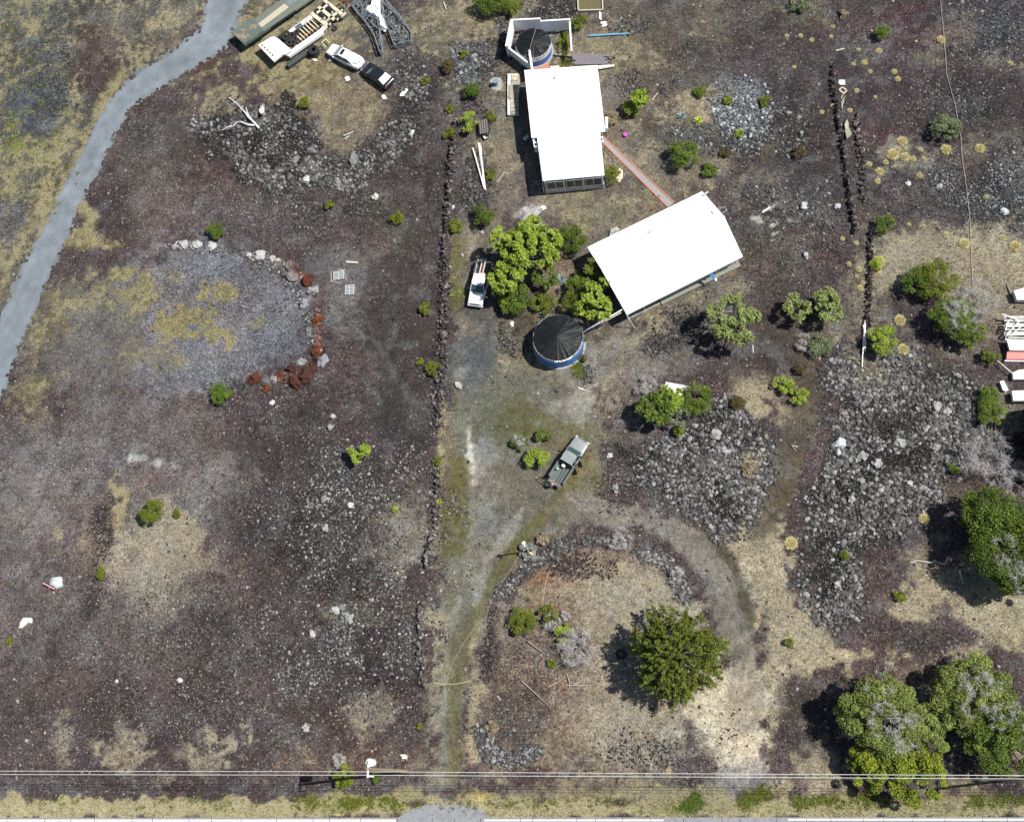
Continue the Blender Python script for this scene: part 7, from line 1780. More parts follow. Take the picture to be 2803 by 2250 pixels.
def pickup(front, rear, label, paint, glass, bedmat, roofmat=None, crew=False, gate=False, doors=False):
    c, rz, L = axis_px(rear, front, .8)
    t = thing('pickup_truck', label, 'pickup truck', (c.x, c.y, float(gz(c.x, c.y)[0])), rz)
    k = L / 5.5; w = .96
    bx0 = -2.72; bx1 = -.62 if crew else -.80             # bed
    S = [(bx1 - .06, w, .40, 1.10, 0), (bx1 + .3, w, .38, 1.08, 0), (.4, w, .38, 1.06, 0), (1.1, w, .38, 1.05, .03), (1.5, w * .985, .38, 1.04, .05), (2.2, w * .96, .40, 1.00, .06), (2.55, w * .92, .45, .94, .05), (2.68, w * .86, .50, .82, .02)]
    hull([(x * k, ww, a, b, cr) for x, ww, a, b, cr in S]).build('body', paint, t, world=False, smooth=True)
    m = MB(); m.box((.1 * k, 0, .46), (5.0 * k, 1.3, .14)); m.build('chassis', M_DARKM, t, world=False)
    m = MB(); m.bar((2.74 * k, -.92, .58), (2.74 * k, .92, .58), .18, .26); m.build('front_bumper', paint if roofmat is None else M_STEEL, t, world=False, bevel=.05)
    m = MB(); m.box((2.70 * k, 0, .80), (.06, 1.1, .22)); m.build('grille', M_DARKM, t, world=False)
    m = MB()
    for y in (-.3, .3): m.bar((1.2 * k, y * 1.2, 1.095), (2.5 * k, y, 1.015), .03, .02)
    m.build('hood_crease', paint, t, world=False)
    cabr = .95 if not crew else 1.0; cab0 = bx1 + .03
    g = MB(); g.loft([[(x * k, -wb, 1.02), (x * k, -(wb + wt) / 2 - .01, (1.02 + zt) / 2), (x * k, -wt, zt), (x * k, wt, zt), (x * k, (wb + wt) / 2 + .01, (1.02 + zt) / 2), (x * k, wb, 1.02)] for x, wb, wt, zt in
                      ((cab0, .84, .68, 1.60), (cab0 + .10, .88, .72, 1.70), (.2, .88, .74, 1.72), (.55, .88, .72, 1.66), (.80, .87, .72, 1.45), (1.22, .84, .78, 1.08))])
    g.build('windows', glass, t, world=False)
    ro = slab4([(cab0 * k - .02, -.70, 1.73), (cab0 * k - .02, .70, 1.73), (.2 * k, .75, 1.765), (.56 * k, .72, 1.73), (.62 * k, .45, 1.715), (.62 * k, -.45, 1.715), (.56 * k, -.72, 1.73), (.2 * k, -.75, 1.765)], 0).build('roof', roofmat or paint, t, world=False)
    m = slab4([(.64 * k, -.66, 1.66), (.64 * k, .66, 1.66), (1.20 * k, .78, 1.125), (1.20 * k, -.78, 1.125)], 0); m.build('windshield', M_TGLASS, t, world=False)
    m = MB(); m.bar((1.20 * k, -.8, 1.12), (1.20 * k, .8, 1.12), .10, .04); m.build('cowl', M_DARKM, t, world=False)
    for s in (-1, 1):
        m = MB(); m.bar((.62 * k, s * .73, 1.70), (1.24 * k, s * .84, 1.08), .07, .05); m.bar((cab0 * k + .02, s * .72, 1.68), (cab0 * k, s * .88, 1.06), .12, .05)
        if crew: m.bar((-.02 * k, s * .76, 1.72), (-.02 * k, s * .90, 1.06), .08, .05)
        m.build('pillar', paint, t, world=False)
        m = MB(); m.box((.92 * k, s * 1.10, 1.18), (.12, .24, .20)); m.build('mirror', M_DARKM, t, world=False, bevel=.03)
        lamp(t, 'headlight', 2.64 * k, s * .74, .84, .12, .28, .18, M_LAMP); lamp(t, 'tail_light', bx0 * k - .01, s * .88, .92, .06, .14, .34, M_REDL)
        for x in (-1.75, 1.72): wheel(t, x * k, s * .84, .38, .25)
    # bed: floor, sides, headboard, gate
    m = MB(); m.box(((bx0 + bx1) / 2 * k, 0, .66), ((bx1 - bx0) * k, 1.66, .06)); m.build('bed_floor', bedmat, t, world=False)
    for s in (-1, 1):
        m = MB(); m.loft([[(x * k, s * .83, .42), (x * k, s * .96, .42), (x * k, s * .975, .8), (x * k, s * .96, 1.10), (x * k, s * .86, 1.12), (x * k, s * .83, 1.08)] for x in (bx0, bx0 + .5, bx1 - .05)]); m.build('bed_side', paint, t, world=False)
        m = MB(); m.bar((bx0 * k, s * .905, 1.135), ((bx1 - .05) * k, s * .905, 1.135), .16, .04); m.build('bed_rail', bedmat, t, world=False)
    m = MB(); m.box((bx1 * k - .02, 0, .90), (.08, 1.7, .50)); m.build('headboard', bedmat, t, world=False)
    m = MB()
    if gate: m.box((bx0 * k - .28, 0, .68), (.52, 1.62, .06))
    else: m.box((bx0 * k, 0, .88), (.07, 1.62, .46))
    m.build('tailgate', bedmat if gate else paint, t, world=False)
    m = MB(); m.bar((bx0 * k - .08, -.85, .50), (bx0 * k - .08, .85, .50), .14, .14); m.build('rear_bumper', M_DARKM, t, world=False)
    if doors:
        for x0, ang in ((.95, 55), (-.05, 50)):
            a_ = math.radians(ang); p0 = Vector((x0 * k, -.97, 0)); d = Vector((-math.cos(a_), -math.sin(a_), 0)) * .95
            m = MB(); m.bar(p0 + Vector((0, 0, .78)), p0 + d + Vector((0, 0, .78)), .08, .66); dr = m.build('door', M_ROOFG if roofmat else paint, t, world=False)
            m = MB(); m.bar(p0 + Vector((0, 0, 1.62)) + d * .15, p0 + d * .9 + Vector((0, 0, 1.62)), .05, .05); m.bar(p0 + d * .9 + Vector((0, 0, 1.1)), p0 + d * .9 + Vector((0, 0, 1.62)), .05, .05); m.bar(p0 + d * .1 + Vector((0, 0, 1.1)), p0 + d * .15 + Vector((0, 0, 1.62)), .05, .05); m.build('window_frame', M_DARKM, dr, world=False)
    return t, k
M_BED = mat('bed_liner', (.035, .045, .045), .6, var=.2, scale=7)
tw, k = pickup((1300, 836), (1327, 718), 'white pickup parked beside the garden with a ladder in its black bed', M_PW, M_GLASS, M_BED)
M_CHAR = mat('worn_charcoal_paint', (.045, .052, .052), .42, metal=.1, var=.1, coat=.3, spec=.6)
M_ROOFG = mat('grey_truck_paint', (.30, .325, .32), .38, metal=.25, var=.12, scale=3, coat=.3)  # same grey for body, roof and open doors
tb, kb = pickup((1596, 1202), (1522, 1315), 'dark grey pickup on the driveway with doors and tailgate open', M_ROOFG, M_GLASS, mat('green_grey_bed', (.10, .12, .115), .6, var=.2), M_ROOFG, crew=True, gate=True, doors=True)
# ladder and rags in the white pickup's bed: things of their own
M_LAD = mat('orange_ladder', (.62, .32, .24), .6)
def local(t, v): return t.matrix_basis @ Vector(v)
for t_ in (tw, tb): t_.rotation_mode = 'XYZ'
bpy.context.view_layer.update()
def inv(t, p):  # local point of truck -> world
    c_, s_ = math.cos(t.rotation_euler.z), math.sin(t.rotation_euler.z)
    return Vector((t.location.x + p[0] * c_ - p[1] * s_, t.location.y + p[0] * s_ + p[1] * c_, t.location.z + p[2]))
ld = thing('ladder', 'pale ladder with red rungs lying in the bed of the white pickup', 'ladder', tuple(inv(tw, (-2.0, 0, .7))))
for y in (-.22, .18):
    a = MB(); a.bar(inv(tw, (-.95, y, 1.20)), inv(tw, (-3.05, y, 1.22)), .09, .07); a.build('rail', mat('pale_ladder', (.70, .62, .52), .6), ld)
for i in range(7):
    a = MB(); x = -1.2 - i * .27; a.bar(inv(tw, (x, -.22, 1.21)), inv(tw, (x, .18, 1.21)), .05, .04); a.build('rung', M_LAD, ld)
a = MB(); a.box(tuple(inv(tw, (-1.05, .05, 1.0))), (.75, .35, .5), tw.rotation_euler.z + 1.57); tag(a.build('toolbox', mat('pinkish_box', (.55, .34, .30), .7), bevel=.04), 'pinkish box in the bed of the white pickup against the cab', 'box')
a = MB(); a.box(tuple(inv(tb, (-.95, .15, 1.02))), (.38, .38, .36), tb.rotation_euler.z); tag(a.build('box', M_WHITE, bevel=.04), 'white box in the bed of the dark grey pickup', 'box')
a = MB(); q = inv(tb, (-1.55, .55, .80)); a.tube([tuple(q), tuple(q + Vector((0, 0, .2)))], .14, 12); tag(a.build('jar', mat('mint_plastic', (.30, .55, .42), .4)), 'mint green pot in the bed of the dark grey pickup', 'pot')
a = MB()
for y in (.0, -.3): a.bar(inv(tb, (-1.0, y, .74)), inv(tb, (-2.9, y - .05, .76)), .05, .05)
tag(a.build('rod', M_DARKM), 'two thin dark rods lying in the bed of the dark grey pickup', 'rods')
a = MB(); q = inv(tb, (-3.42, .75, .5)); a.ring((0, 0, 0), .19, .07, 20, 8); o = a.build('coil', mat('cream_rope', (.72, .68, .55), .8), smooth=True); o.location = (q.x, q.y, .08 + gz(q.x, q.y)[0]); tag(o, 'cream coil on the ground behind the tailgate of the dark grey pickup', 'coil')
a = MB()
for (p, q) in (((1487, 1305), (1473, 1308)), ((1473, 1308), (1490, 1322)), ((1490, 1322), (1500, 1310))): a.bar((*G(*p, .5), .5), (*G(*q, .4), .4), .06)
for p in ((1487, 1305), (1490, 1322)): a.bar((*G(*p, .5), 0), (*G(*p, .5), .5), .05)
tag(a.build('stand', M_DARKM), 'low dark stand left of the open tailgate', 'stand')

# ------------------------------------------------------------------ trailers
def tyre(parent, px, py, z, R=.5, r=.17, name='tyre', label=None, tilt=None, rim=False):
    a = MB(); a.ring((0, 0, 0), R - r, r, 26, 10, 'z', sq=.85); o = a.build(name, M_RUBBER, parent, world=False, smooth=True)
    w = Vector((*G(px, py, z), z)); o.location = w - (wloc(parent) if parent else Vector((0, 0, 0)))
    if tilt: o.rotation_euler = tilt
    if rim:
        b = MB(); b.tube([(0, 0, -.05), (0, 0, .13)], [R * .52, R * .48], 20); b.build('rim', M_WHITE, o, world=False)
    if label: tag(o, label, 'tyre')
    return o
M_GREEN = mat('green_deck', (.095, .125, .105), .75, var=.25, scale=3, col2=(.26, .19, .13), mix=.18)
M_DECKG = mat('grey_green_deck', (.135, .155, .13), .8, var=.22, scale=4)
ft = thing('flatbed_trailer', 'green and rust flatbed trailer with a raised front deck beside the gravel road', 'trailer', (*G(740, 60), 0))
a = MB(); a.ppx([(634, 90), (669, 123), (724, 86), (686, 49)], 1.05, 1.45); a.build('front_deck', M_GREEN, ft)
a = MB(); a.ppx([(694, 54), (722, 90), (808, 30), (860, -6), (900, -40), (870, -62), (776, -4)], .72, .98); a.build('deck', M_DECKG, ft)
a = MB(); a.ppx([(706.5, 66), (716, 76), (791, 20), (779, 10.5)], .97, 1.03); a.build('plank_strip', mat('pale_decking', (.44, .40, .30), .8, var=.12), ft)
a = MB(); a.ppx([(779, 8), (792, 19), (842, -14), (860, -30), (840, -40), (812, -16)], .97, 1.06); a.build('rear_deck', mat('blue_grey_deck', (.16, .19, .19), .8, var=.2), ft)
a = MB()
for (p, q, z) in (((669, 123), (724, 86), 1.3), ((722, 91), (810, 31), .85), ((634, 90), (669, 123), 1.3)): a.bar((*G(*p, z), z), (*G(*q, z), z), .10, .3)
a.build('side_rail', M_DARKM, ft)
for p in ((655, 107), (690, 95)): a = MB(); q = G(*p, 0); a.bar((q[0], q[1], -.05), (q[0], q[1], 1.1), .14); a.build('landing_leg', M_DARKM, ft)
hd = math.atan2(G(807, 30)[1] - G(724, 92)[1], G(807, 30)[0] - G(724, 92)[0])
def twheel(parent, px, py, R=.48, s=-1, z=None):
    """upright trailer wheel whose hub faces the lower right"""
    z = R if z is None else z
    o = thing('wheel', '', '', (0, 0, 0)) if False else None
    a = MB(); a.ring((0, 0, 0), R - .15, .15, 24, 8, 'y', sq=1.0); o = a.build('wheel', M_RUBBER, parent, world=False, smooth=True)
    o.location = Vector((*G(px, py, R), z)) - wloc(parent); o.rotation_euler = (0, 0, hd)
    b = MB(); b.tube([(0, 0, 0), (0, s * .16, 0)], [R * .5, R * .42], 18); b.build('rim', M_WHITE, o, world=False)
    return o
for p in ((805, 31), (832, 13), (858, -5)): twheel(ft, *p)
for p in ((790, 40 - 12), (818, 22 - 12)):
    a = MB(); q = G(*p, 1.0); a.box((q[0], q[1], .95), (1.05, .5, .08), hd); 

lb = thing('lowboy_trailer', 'white gooseneck trailer with an open ladder frame and twin axles', 'trailer', (*G(800, 110), 0))
a = MB(); a.ppx([(706, 124), (742, 102), (752, 101), (763, 108), (797, 137), (783, 149), (772, 151), (749.5, 169)], 1.15, 1.42); gn_ = a.build('gooseneck', mat('worn_white_deck', (.74, .73, .71), .6, var=.08, scale=4, col2=(.50, .42, .38), mix=.12), lb)
a = MB()
for k in range(5):
    x, y = 714 + k * 7.2, 124 + k * 6.6; a.ppx([(x, y), (x + 3.2, y - 2.5), (x + 7.0, y + 2.0), (x + 3.8, y + 4.6)], 1.41, 1.43)
a.build('slot', M_RUST, gn_)
M_CREAM = mat('cream_frame', (.62, .56, .42), .7, var=.15, scale=5, col2=(.36, .24, .14), mix=.2)
a = MB(); a.ppx([(784, 88), (790, 96), (861, 46), (855, 37)], .65, .92); a.build('side_beam', M_WOFF, lb)
a = MB(); a.ppx([(789, 151), (797, 136), (872, 84), (890, 66), (896, 72), (884, 86)], .65, .92); a.build('side_beam', mat('lilac_white', (.66, .62, .63), .6, var=.1), lb)
a = MB(); a.ppx([(786, 153), (882, 86), (886, 90), (792, 155)], .55, .97); a.build('outer_rail', M_WHITE, lb)
a = MB()
for p in ((858, 84), (849, 93)): a.ppx([(p[0], p[1]), (p[0] + 6, p[1] - 5), (p[0] + 7.5, p[1] - 3), (p[0] + 1.5, p[1] + 2)], .91, .94)
a.build('slot', M_DARKM, lb)
for k in range(7):
    f = k / 6; a = MB(); p = (803 + f * 48, 90 - f * 35); q = (826 + f * 47, 112 - f * 36)
    a.bar((*G(*p, .82), .82), (*G(*q, .82), .82), .13, .14); a.build('cross_member', M_CREAM, lb)
a = MB(); a.bar((*G(822, 108, .7), .7), (*G(872, 72, .7), .7), .10, .12); a.build('inner_rail', mat('orange_rust', (.50, .16, .07), .8, var=.3), lb)
a = MB(); a.ppx([(807, 74), (822, 63), (830, 72), (814, 82)], .9, 1.0); tag(a.build('dark_mat', mat('slate', (.08, .10, .12), .7)), 'slate sheet lying on the left beam of the white trailer', 'sheet')
a = MB()
for (p, q, w) in (((852, 37), (895, 70), .5), ((872, 20), (915, 55), .45), ((888, 2), (938, 42), .42), ((868, 38), (900, 12), .32), ((892, 60), (925, 34), .32), ((890, 0), (905, -14), .3), ((935, 46), (947, 37), .30)):
    a.bar((*G(*p, .95), .95), (*G(*q, .95), .95), w, .16)
a.build('axle_frame', M_CREAM, lb)
for p in ((902, 66), (923, 52), (868, 32), (890, 16), (934, 28)): twheel(lb, *p, R=.46)
for cx, cy in ((884, 47), (906, 31)):
    for d in (-5, 0, 5):
        o = twheel(lb, cx + d * .8, cy + d * .9, R=.52, z=.62)
for i, (px, py, z, tl) in enumerate(((776, 100, 1.2, (.3, .1, 0)), (781, 103, 1.35, (.2, .2, 0)), (790, 112, 1.1, (.4, -.1, 0)), (799, 97, 1.0, (.2, 0, 0)), (806, 107, .95, (.2, .1, 0)), (812, 89, 1.05, (0, 0, 0)), (785, 94, 1.0, (.5, .1, 0)), (791, 118, 1.25, (.1, .2, 0)), (770, 106, 1.0, (.6, 0, 0)), (802, 117, .9, (.2, .3, 0)))):
    o = tyre(None, px, py, z, R=.46 if i != 5 else .42, r=.15, tilt=tl)
    tag(o, 'black tyre dumped in the pile behind the gooseneck of the white trailer' if i != 5 else 'single black tyre lying on the ladder frame of the white trailer', 'tyre', 'tyres piled on the white trailer' if i != 5 else None)
bt = thing('big_tyre', 'large black tyre stack lying between the dark pipe and the white sedan', 'tyre', (*G(862, 148), 0))
for z in (.28, .78):
    a = MB(); a.ring((0, 0, z), .50, .26, 28, 10, 'z', sq=.95); a.build('tyre', M_RUBBER, bt, world=False, smooth=True)
a = MB(); a.prism([G(*p) for p in ((850, 160), (862, 170), (872, 168), (858, 158))], .0, .08); tag(a.build('board', M_WOFF), 'white board under the large tyre stack', 'board')
tyre(None, 916, 79, .12, R=.38, r=.12, label='small old tyre in the grass below the trailer axles')
a = MB(); p0 = Vector((*G(788, 182, .35), .35)); p1 = Vector((*G(842, 144, .35), .35)); a.tube([p0, p1], .34, 18)
o = a.build('culvert_pipe', mat('dark_bluish_pipe', (.075, .085, .09), .35, metal=.5, var=.15), smooth=False); tag(o, 'dark shiny culvert pipe lying below the white trailer', 'pipe')
# light frame and junk near the sedan's nose
yf = thing('metal_frame', 'thin cream metal frame standing at the nose of the white sedan', 'frame', (*G(890, 120), 0))
for p, q in (((881, 117), (892, 107)), ((892, 107), (903, 120)), ((881, 117), (893, 131))):
    a = MB(); a.bar((*G(*p, .5), .5), (*G(*q, .5), .5), .08); a.build('bar', mat('cream_bar', (.66, .64, .42), .5), yf)
a = MB(); a.bar((*G(926, 168, .1), .1), (*G(950, 182, .1), .1), .09); tag(a.build('rod', mat('cream_bar', (.6, .6, .4), .5)), 'cream rod in the grass alongside the white sedan', 'rod')
a = MB()
for i in range(10): p = (876 + random.uniform(-2, 6), 132 + random.uniform(-4, 14)); a.bar((*G(*p), .1 + .05 * i), (*G(p[0] + random.uniform(-6, 6), p[1] + random.uniform(-5, 5)), .1 + .05 * i), .10)
tag(a.build('scrap_metal', M_STEEL), 'tangle of small scrap metal between the tyre stack and the white sedan', 'scrap')
tarp('plastic', [(897, 160), (908, 162), (912, 170), (900, 168)], .1, .2, M_WOFF, 'pale torn plastic in the grass beside the white sedan', 'plastic', seed=21)

# lattice boom sections heaped at the top
def lattice(poly, label, seed, zt=.9):
    r = random.Random(seed); cx = sum(p[0] for p in poly) / len(poly); cy = sum(p[1] for p in poly) / len(poly)
    t = thing('steel_truss', label, 'truss', (*G(cx, cy), 0))
    W_ = [G(*p, zt) for p in poly]
    a = MB()
    n = len(W_)
    for z in (.15, .5, zt):
        for i in range(n): a.bar((*W_[i], z), (*W_[(i + 1) % n], z), .13, .10)
    a.build('chord', M_STEEL, t)
    a = MB(); pts = []
    xs = [p[0] for p in W_]; ys = [p[1] for p in W_]
    while len(pts) < 120:
        p = (r.uniform(min(xs), max(xs)), r.uniform(min(ys), max(ys)))
        if sdf(np.array([p[0]]), np.array([p[1]]), ('p', W_))[0] < -.05: pts.append(p)
    for i in range(150):
        p = r.choice(pts); q = min(r.sample(pts, 12), key=lambda s: abs(math.hypot(s[0] - p[0], s[1] - p[1]) - .9))
        z = r.uniform(.2, zt); a.bar((*p, z), (*q, z + r.uniform(-.2, .15)), .06, .06)
    a.build('brace', M_STEEL, t)
    a = MB()
    for i in range(26): p = r.choice(pts); a.box((*p, zt * r.uniform(.7, 1.0)), (.16, .16, .12), r.random() * 3)
    a.build('joint', M_CHROME, t)
    return t
lattice([(962, 12), (1012, -30), (1034, 58), (1041, 96), (1046, 137), (1039, 143), (1028, 108), (1019, 84), (1000, 58)], 'left heap of grey lattice steel narrowing to a point', 4)
lattice([(1040, -30), (1058, 2), (1090, 38), (1116, 72), (1126, 90), (1125, 111), (1080, 123), (1072, 105), (1062, 76), (1048, 42)], 'right heap of grey lattice steel with a squared lower end', 5)
tarp('tarpaulin', [(994, 24), (1012, 16), (1022, -20), (1044, -20), (1040, 30), (1052, 50), (1059, 76), (1052, 80), (1038, 72), (1033, 48), (1014, 42), (1004, 36)], 1.05, .5, M_WHITE, 'bright white tarpaulin draped between the two steel lattice heaps', 'tarpaulin', seed=30)
a = MB()
for i in range(14): p = (930 + random.uniform(-6, 30), -10 + random.uniform(-10, 26)); a.bar((*G(*p), .2 + .03 * i), (*G(p[0] + random.uniform(-14, 14), p[1] + random.uniform(-10, 10)), .25 + .03 * i), .12)
tag(a.build('rusty_scrap', M_RUST), 'rusty scrap iron between the trailer tail and the steel lattice', 'scrap')

# ------------------------------------------------------------------ items of the left field
dw = thing('dead_branch', 'large forked bleached branch lying on the rubble bank', 'branch', (*G(680, 330), 0))
a = MB()
for pts, r0 in (([(708, 350), (697, 338), (680, 322), (668, 305), (655, 292), (645, 278), (624, 265)], .17), ([(697, 342), (680, 343), (660, 335), (648, 334), (634, 343), (612, 353)], .14), ([(684, 326), (678, 312), (674, 296)], .10), ([(655, 292), (650, 284), (640, 282)], .05), ([(634, 343), (622, 350), (608, 358)], .07)):
    n = len(pts); a.tube([(*G(p[0], p[1], .5), .35 + .25 * math.sin(i)) for i, p in enumerate(pts)], [r0 * (1 - .75 * i / n) for i in range(n)], 6)
a.build('branches', mat('bleached_wood', (.62, .60, .58), .8, var=.15), dw)
st_ = thing('tree_stump', 'bleached split stump right of the forked branch', 'stump', (*G(722, 318), .2))
a = MB()
for i in range(9): th = i * .7; a.tube([(0, 0, 0), (math.cos(th) * .25, math.sin(th) * .35 + .2, .6), (math.cos(th) * .35, math.sin(th) * .4 + random.uniform(.2, 1.0), .7)], [.14, .09, .03], 5)
a.build('split_wood', mat('bleached_wood', (.62, .60, .58), .8), st_, world=False)
for (p, q, l) in (((941, 373), (969, 362), 'pale driftwood stick in the bowl of the rubble bank'), ((945, 383), (957, 372), 'short pale stick below the driftwood stick')):
    a = MB(); a.tube([(*G(*p), .1), (*G((p[0] + q[0]) / 2, (p[1] + q[1]) / 2 + 2), .2), (*G(*q), .1)], [.10, .08, .03], 6); tag(a.build('stick', M_PALEBARK), l, 'stick')
for (pts, l) in (([(2560, 1535), (2545, 1541), (2530, 1538), (2510, 1535), (2490, 1541)], 'crooked bleached branch in the dry grass at the lower right'), ([(2595, 1525), (2585, 1545), (2560, 1538)], 'curved end of a bleached branch near the dark tree'), ([(2625, 1560), (2630, 1580), (2636, 1598)], 'short bleached branch in the shadow of the dark tree'),
                 ([(1215, 10), (1222, 30)], 'short pale branch at the top edge'), ([(2183, 1245 - 20), (2166, 1228 - 8), (2176, 1232)], 'small white stick left of the right rubble field')):
    a = MB(); a.tube([(*G(*p), .15) for p in pts], [.09 * (1 - .6 * i / len(pts)) for i in range(len(pts))], 6); tag(a.build('stick', M_PALEBARK), l, 'branch')
def pallet(px, py, wpx, hpx, rot, label, extra=False):
    x, y = G(px, py, .15); t = thing('pallet', label, 'pallet', (x, y, float(gz(x, y)[0])), rot)
    w, h = wpx / 24.5, hpx / 23.5
    m = mat('pallet_wood', (.42, .46, .46), .8, var=.15)
    for k in range(7): a = MB(); a.box((0, -h / 2 + h * (k + .5) / 7, .16), (w, h / 7 * .58, .03)); a.build('slat', m, t, world=False)
    for s in (-1, 0, 1): a = MB(); a.box((s * w * .46, 0, .07), (.10, h, .14)); a.build('runner', m, t, world=False)
    return t
pallet(927, 754, 32, 27, .12, 'upper slatted pale pallet with dark scraps around it')
pallet(957, 794, 27, 30, .03, 'lower slatted pale pallet on the bare lava')
for i, (p, q) in enumerate((((906, 745), (908, 775)), ((940, 738), (950, 770)), ((910, 770), (930, 778)), ((925, 738), (945, 741)))):
    plank('scrap_board', [p, q], .16, M_WOODG, 'grey scrap board around the upper pallet', 'board', .08, .06, 'scrap boards round the upper pallet')
a = MB(); a.ring((0, 0, .1), .26, .08, 16, 6); o = a.build('tyre', M_RUBBER, smooth=True); o.location = (*G(904, 926), 0); o.scale = (1, .8, .6); tag(o, 'half buried dark tyre right of the boulder rim', 'tyre')
# red sign board leaning on a pale tarp covered mound
sg = thing('red_board', 'bright red panel standing against a pale rock at the left of the field', 'panel', (*G(135, 1615), 0))
p0, p1 = Vector((*G(119, 1596, .75), 0)), Vector((*G(149, 1612, .75), 0))
a = MB(); nn = Vector(((p1 - p0).y, -(p1 - p0).x, 0)).normalized() * .25
tt = Vector((0, 0, .78))
q = [p0 + nn * 1.5, p1 + nn * 1.5, p1 + tt, p0 + tt]; a.add(q + [v - nn * .25 for v in q], [(0, 1, 2, 3), (7, 6, 5, 4), (0, 4, 5, 1), (1, 5, 6, 2), (2, 6, 7, 3), (3, 7, 4, 0)]); a.build('board', M_REDP, sg)
a = MB(); a.bar(p0 + tt, p1 + tt, .10, .06); a.build('top_trim', mat('pink_trim', (.66, .42, .40), .6), sg)
a = MB(); a.box(tuple((p0 + p1) / 2 + nn * .8 + Vector((0, 0, .42))), (.14, .05, .12), .5); a.build('label_plate', M_WOFF, sg)
v, f, c = rock_arrays(np.array([0.]), np.array([0.]), np.array([0.]), np.array([.95]), np.random.default_rng(5), 1.0, flat=.6, hi=True)
o = fast('pale_rock', v, f, mat('pale_grey_stone', (.46, .50, .50), .8, var=.15, scale=3, bump=.3), smooth=True); o.location = (*G(152, 1594, .3), 0); o.scale = (1.05, .8, .75); tag(o, 'smooth pale grey rock behind the red panel', 'rock')
a = MB(); p = Vector((*G(156, 1619), 0)); a.bar(p + Vector((0, 0, .3)), p + Vector((.45, -.2, .05)), .08); tag(a.build('bar', M_DARKM), 'short dark bar at the right end of the red panel', 'bar')

# ------------------------------------------------------------------ poles and cables
x, y = G(1447, 1509)
tp = thing('tripod_post', 'white post braced by a stone cairn at the tip of the turning island', 'post', (x, y, 0))
a = MB(); a.tube([(0, 0, 0), (0, 0, 4.6)], .07, 8); a.build('post', M_WOFF, tp, world=False)
a = MB(); a.box((0, 0, 4.6), (.36, .26, .12), .4); a.box((.05, -.2, 4.3), (.12, .3, .1)); a.build('head', M_WHITE, tp, world=False, bevel=.02)
for i, (th) in enumerate((.6, 2.7, 4.9)): a = MB(); a.bar((0, 0, 1.2), (math.cos(th) * .9, math.sin(th) * .7, .1), .07); a.build('brace', M_WOODG, tp, world=False)
for i in range(13):
    th = i / 13 * 6.28; q = .55 + .25 * (i % 2); v, f, c = rock_arrays(np.array([0.]), np.array([0.]), np.array([0.]), np.array([.24 + .08 * (i % 3)]), np.random.default_rng(100 + i), 1.0, flat=.8, hi=True)
    o = fast('cairn_stone', v, f, M_ROCK, tp, col=np.tile(np.array([.20, .205, .19]) * (1.2 if i % 3 == 0 else .8), (len(v), 1))); o.location = (math.cos(th) * q, math.sin(th) * q - .05, .05)
a = MB(); a.tube([(.15, -.2, .45), (.5, -.45, .4)], .12, 8); a.build('yellow_jug', mat('yellow_plastic', (.60, .52, .18), .5), tp, world=False)

PH = None
base = G(1112, 2110)
best = min((abs(PA(np.array([base[0]]), np.array([base[1]]), h)[0][0] - 1006), h) for h in np.arange(6, 20, .1)); PH = float(best[1])
print('pole height', PH)
up = thing('utility_pole', 'tall wooden power pole seen from above with a white transformer and crossarm', 'utility pole', (base[0], base[1], 0))
a = MB(); a.tube([(0, 0, -.2), (0, 0, PH)], [.17, .12], 12); a.build('pole', mat('pole_wood', (.30, .23, .15), .85, var=.2), up, world=False)
a = MB(); a.bar((.0, -.75, PH - .25), (0, .75, PH - .25), .12, .14); a.build('crossarm', M_WHITE, up, world=False)
a = MB(); a.tube([(.05, .55, PH - 1.5), (.05, .55, PH - .45)], [.36, .36], 20); a.tube([(.05, .55, PH - .45), (.05, .55, PH - .35)], [.30, .12], 20); tr_ = a.build('transformer', M_WHITE, up, world=False, smooth=False)
a = MB(); a.tube([(.05, .45, PH - .35), (.05, .45, PH - .1)], .06, 8); a.tube([(.05, .68, PH - .35), (.05, .68, PH - .1)], .06, 8); a.build('bushing', M_WHITE, tr_, world=False)
for y_ in (-.62, -.28, .3):
    a = MB(); a.tube([(0, y_, PH - .2), (0, y_, PH + .05)], [.05, .04], 8); a.build('insulator', M_WHITE, up, world=False)
a = MB(); a.box((.28, -.62, PH - .45), (.5, .12, .16)); a.build('fuse_bracket', M_WHITE, up, world=False)
ZW = PH - .05
for i, (pts, l) in enumerate((([(-600, 2107), (0, 2109.5), (1006, 2111.5), (2000, 2117.5), (2803, 2122), (3500, 2126)], 'upper of the two power lines crossing the bottom of the lot'), ([(-600, 2116.5), (0, 2119), (1006, 2121), (2000, 2126.5), (2803, 2131), (3500, 2135)], 'lower of the two power lines crossing the bottom of the lot'))):
    a = MB(); a.tube([(*G(*p, ZW), ZW) for p in pts], .024, 6); tag(a.build('power_line', mat('cable_grey', (.60, .60, .58), .5)), l, 'power line')
a = MB(); a.tube([(*G(*p, 9), 9) for p in ((-600, 2121), (0, 2123), (1006, 2125), (2803, 2136), (3500, 2140))], .022, 6); tag(a.build('wire_shadow_line', M_DARKM), 'thin dark line standing in for the shadow of the power lines', 'cable')  # dark strand added where the shadow of the wires shows
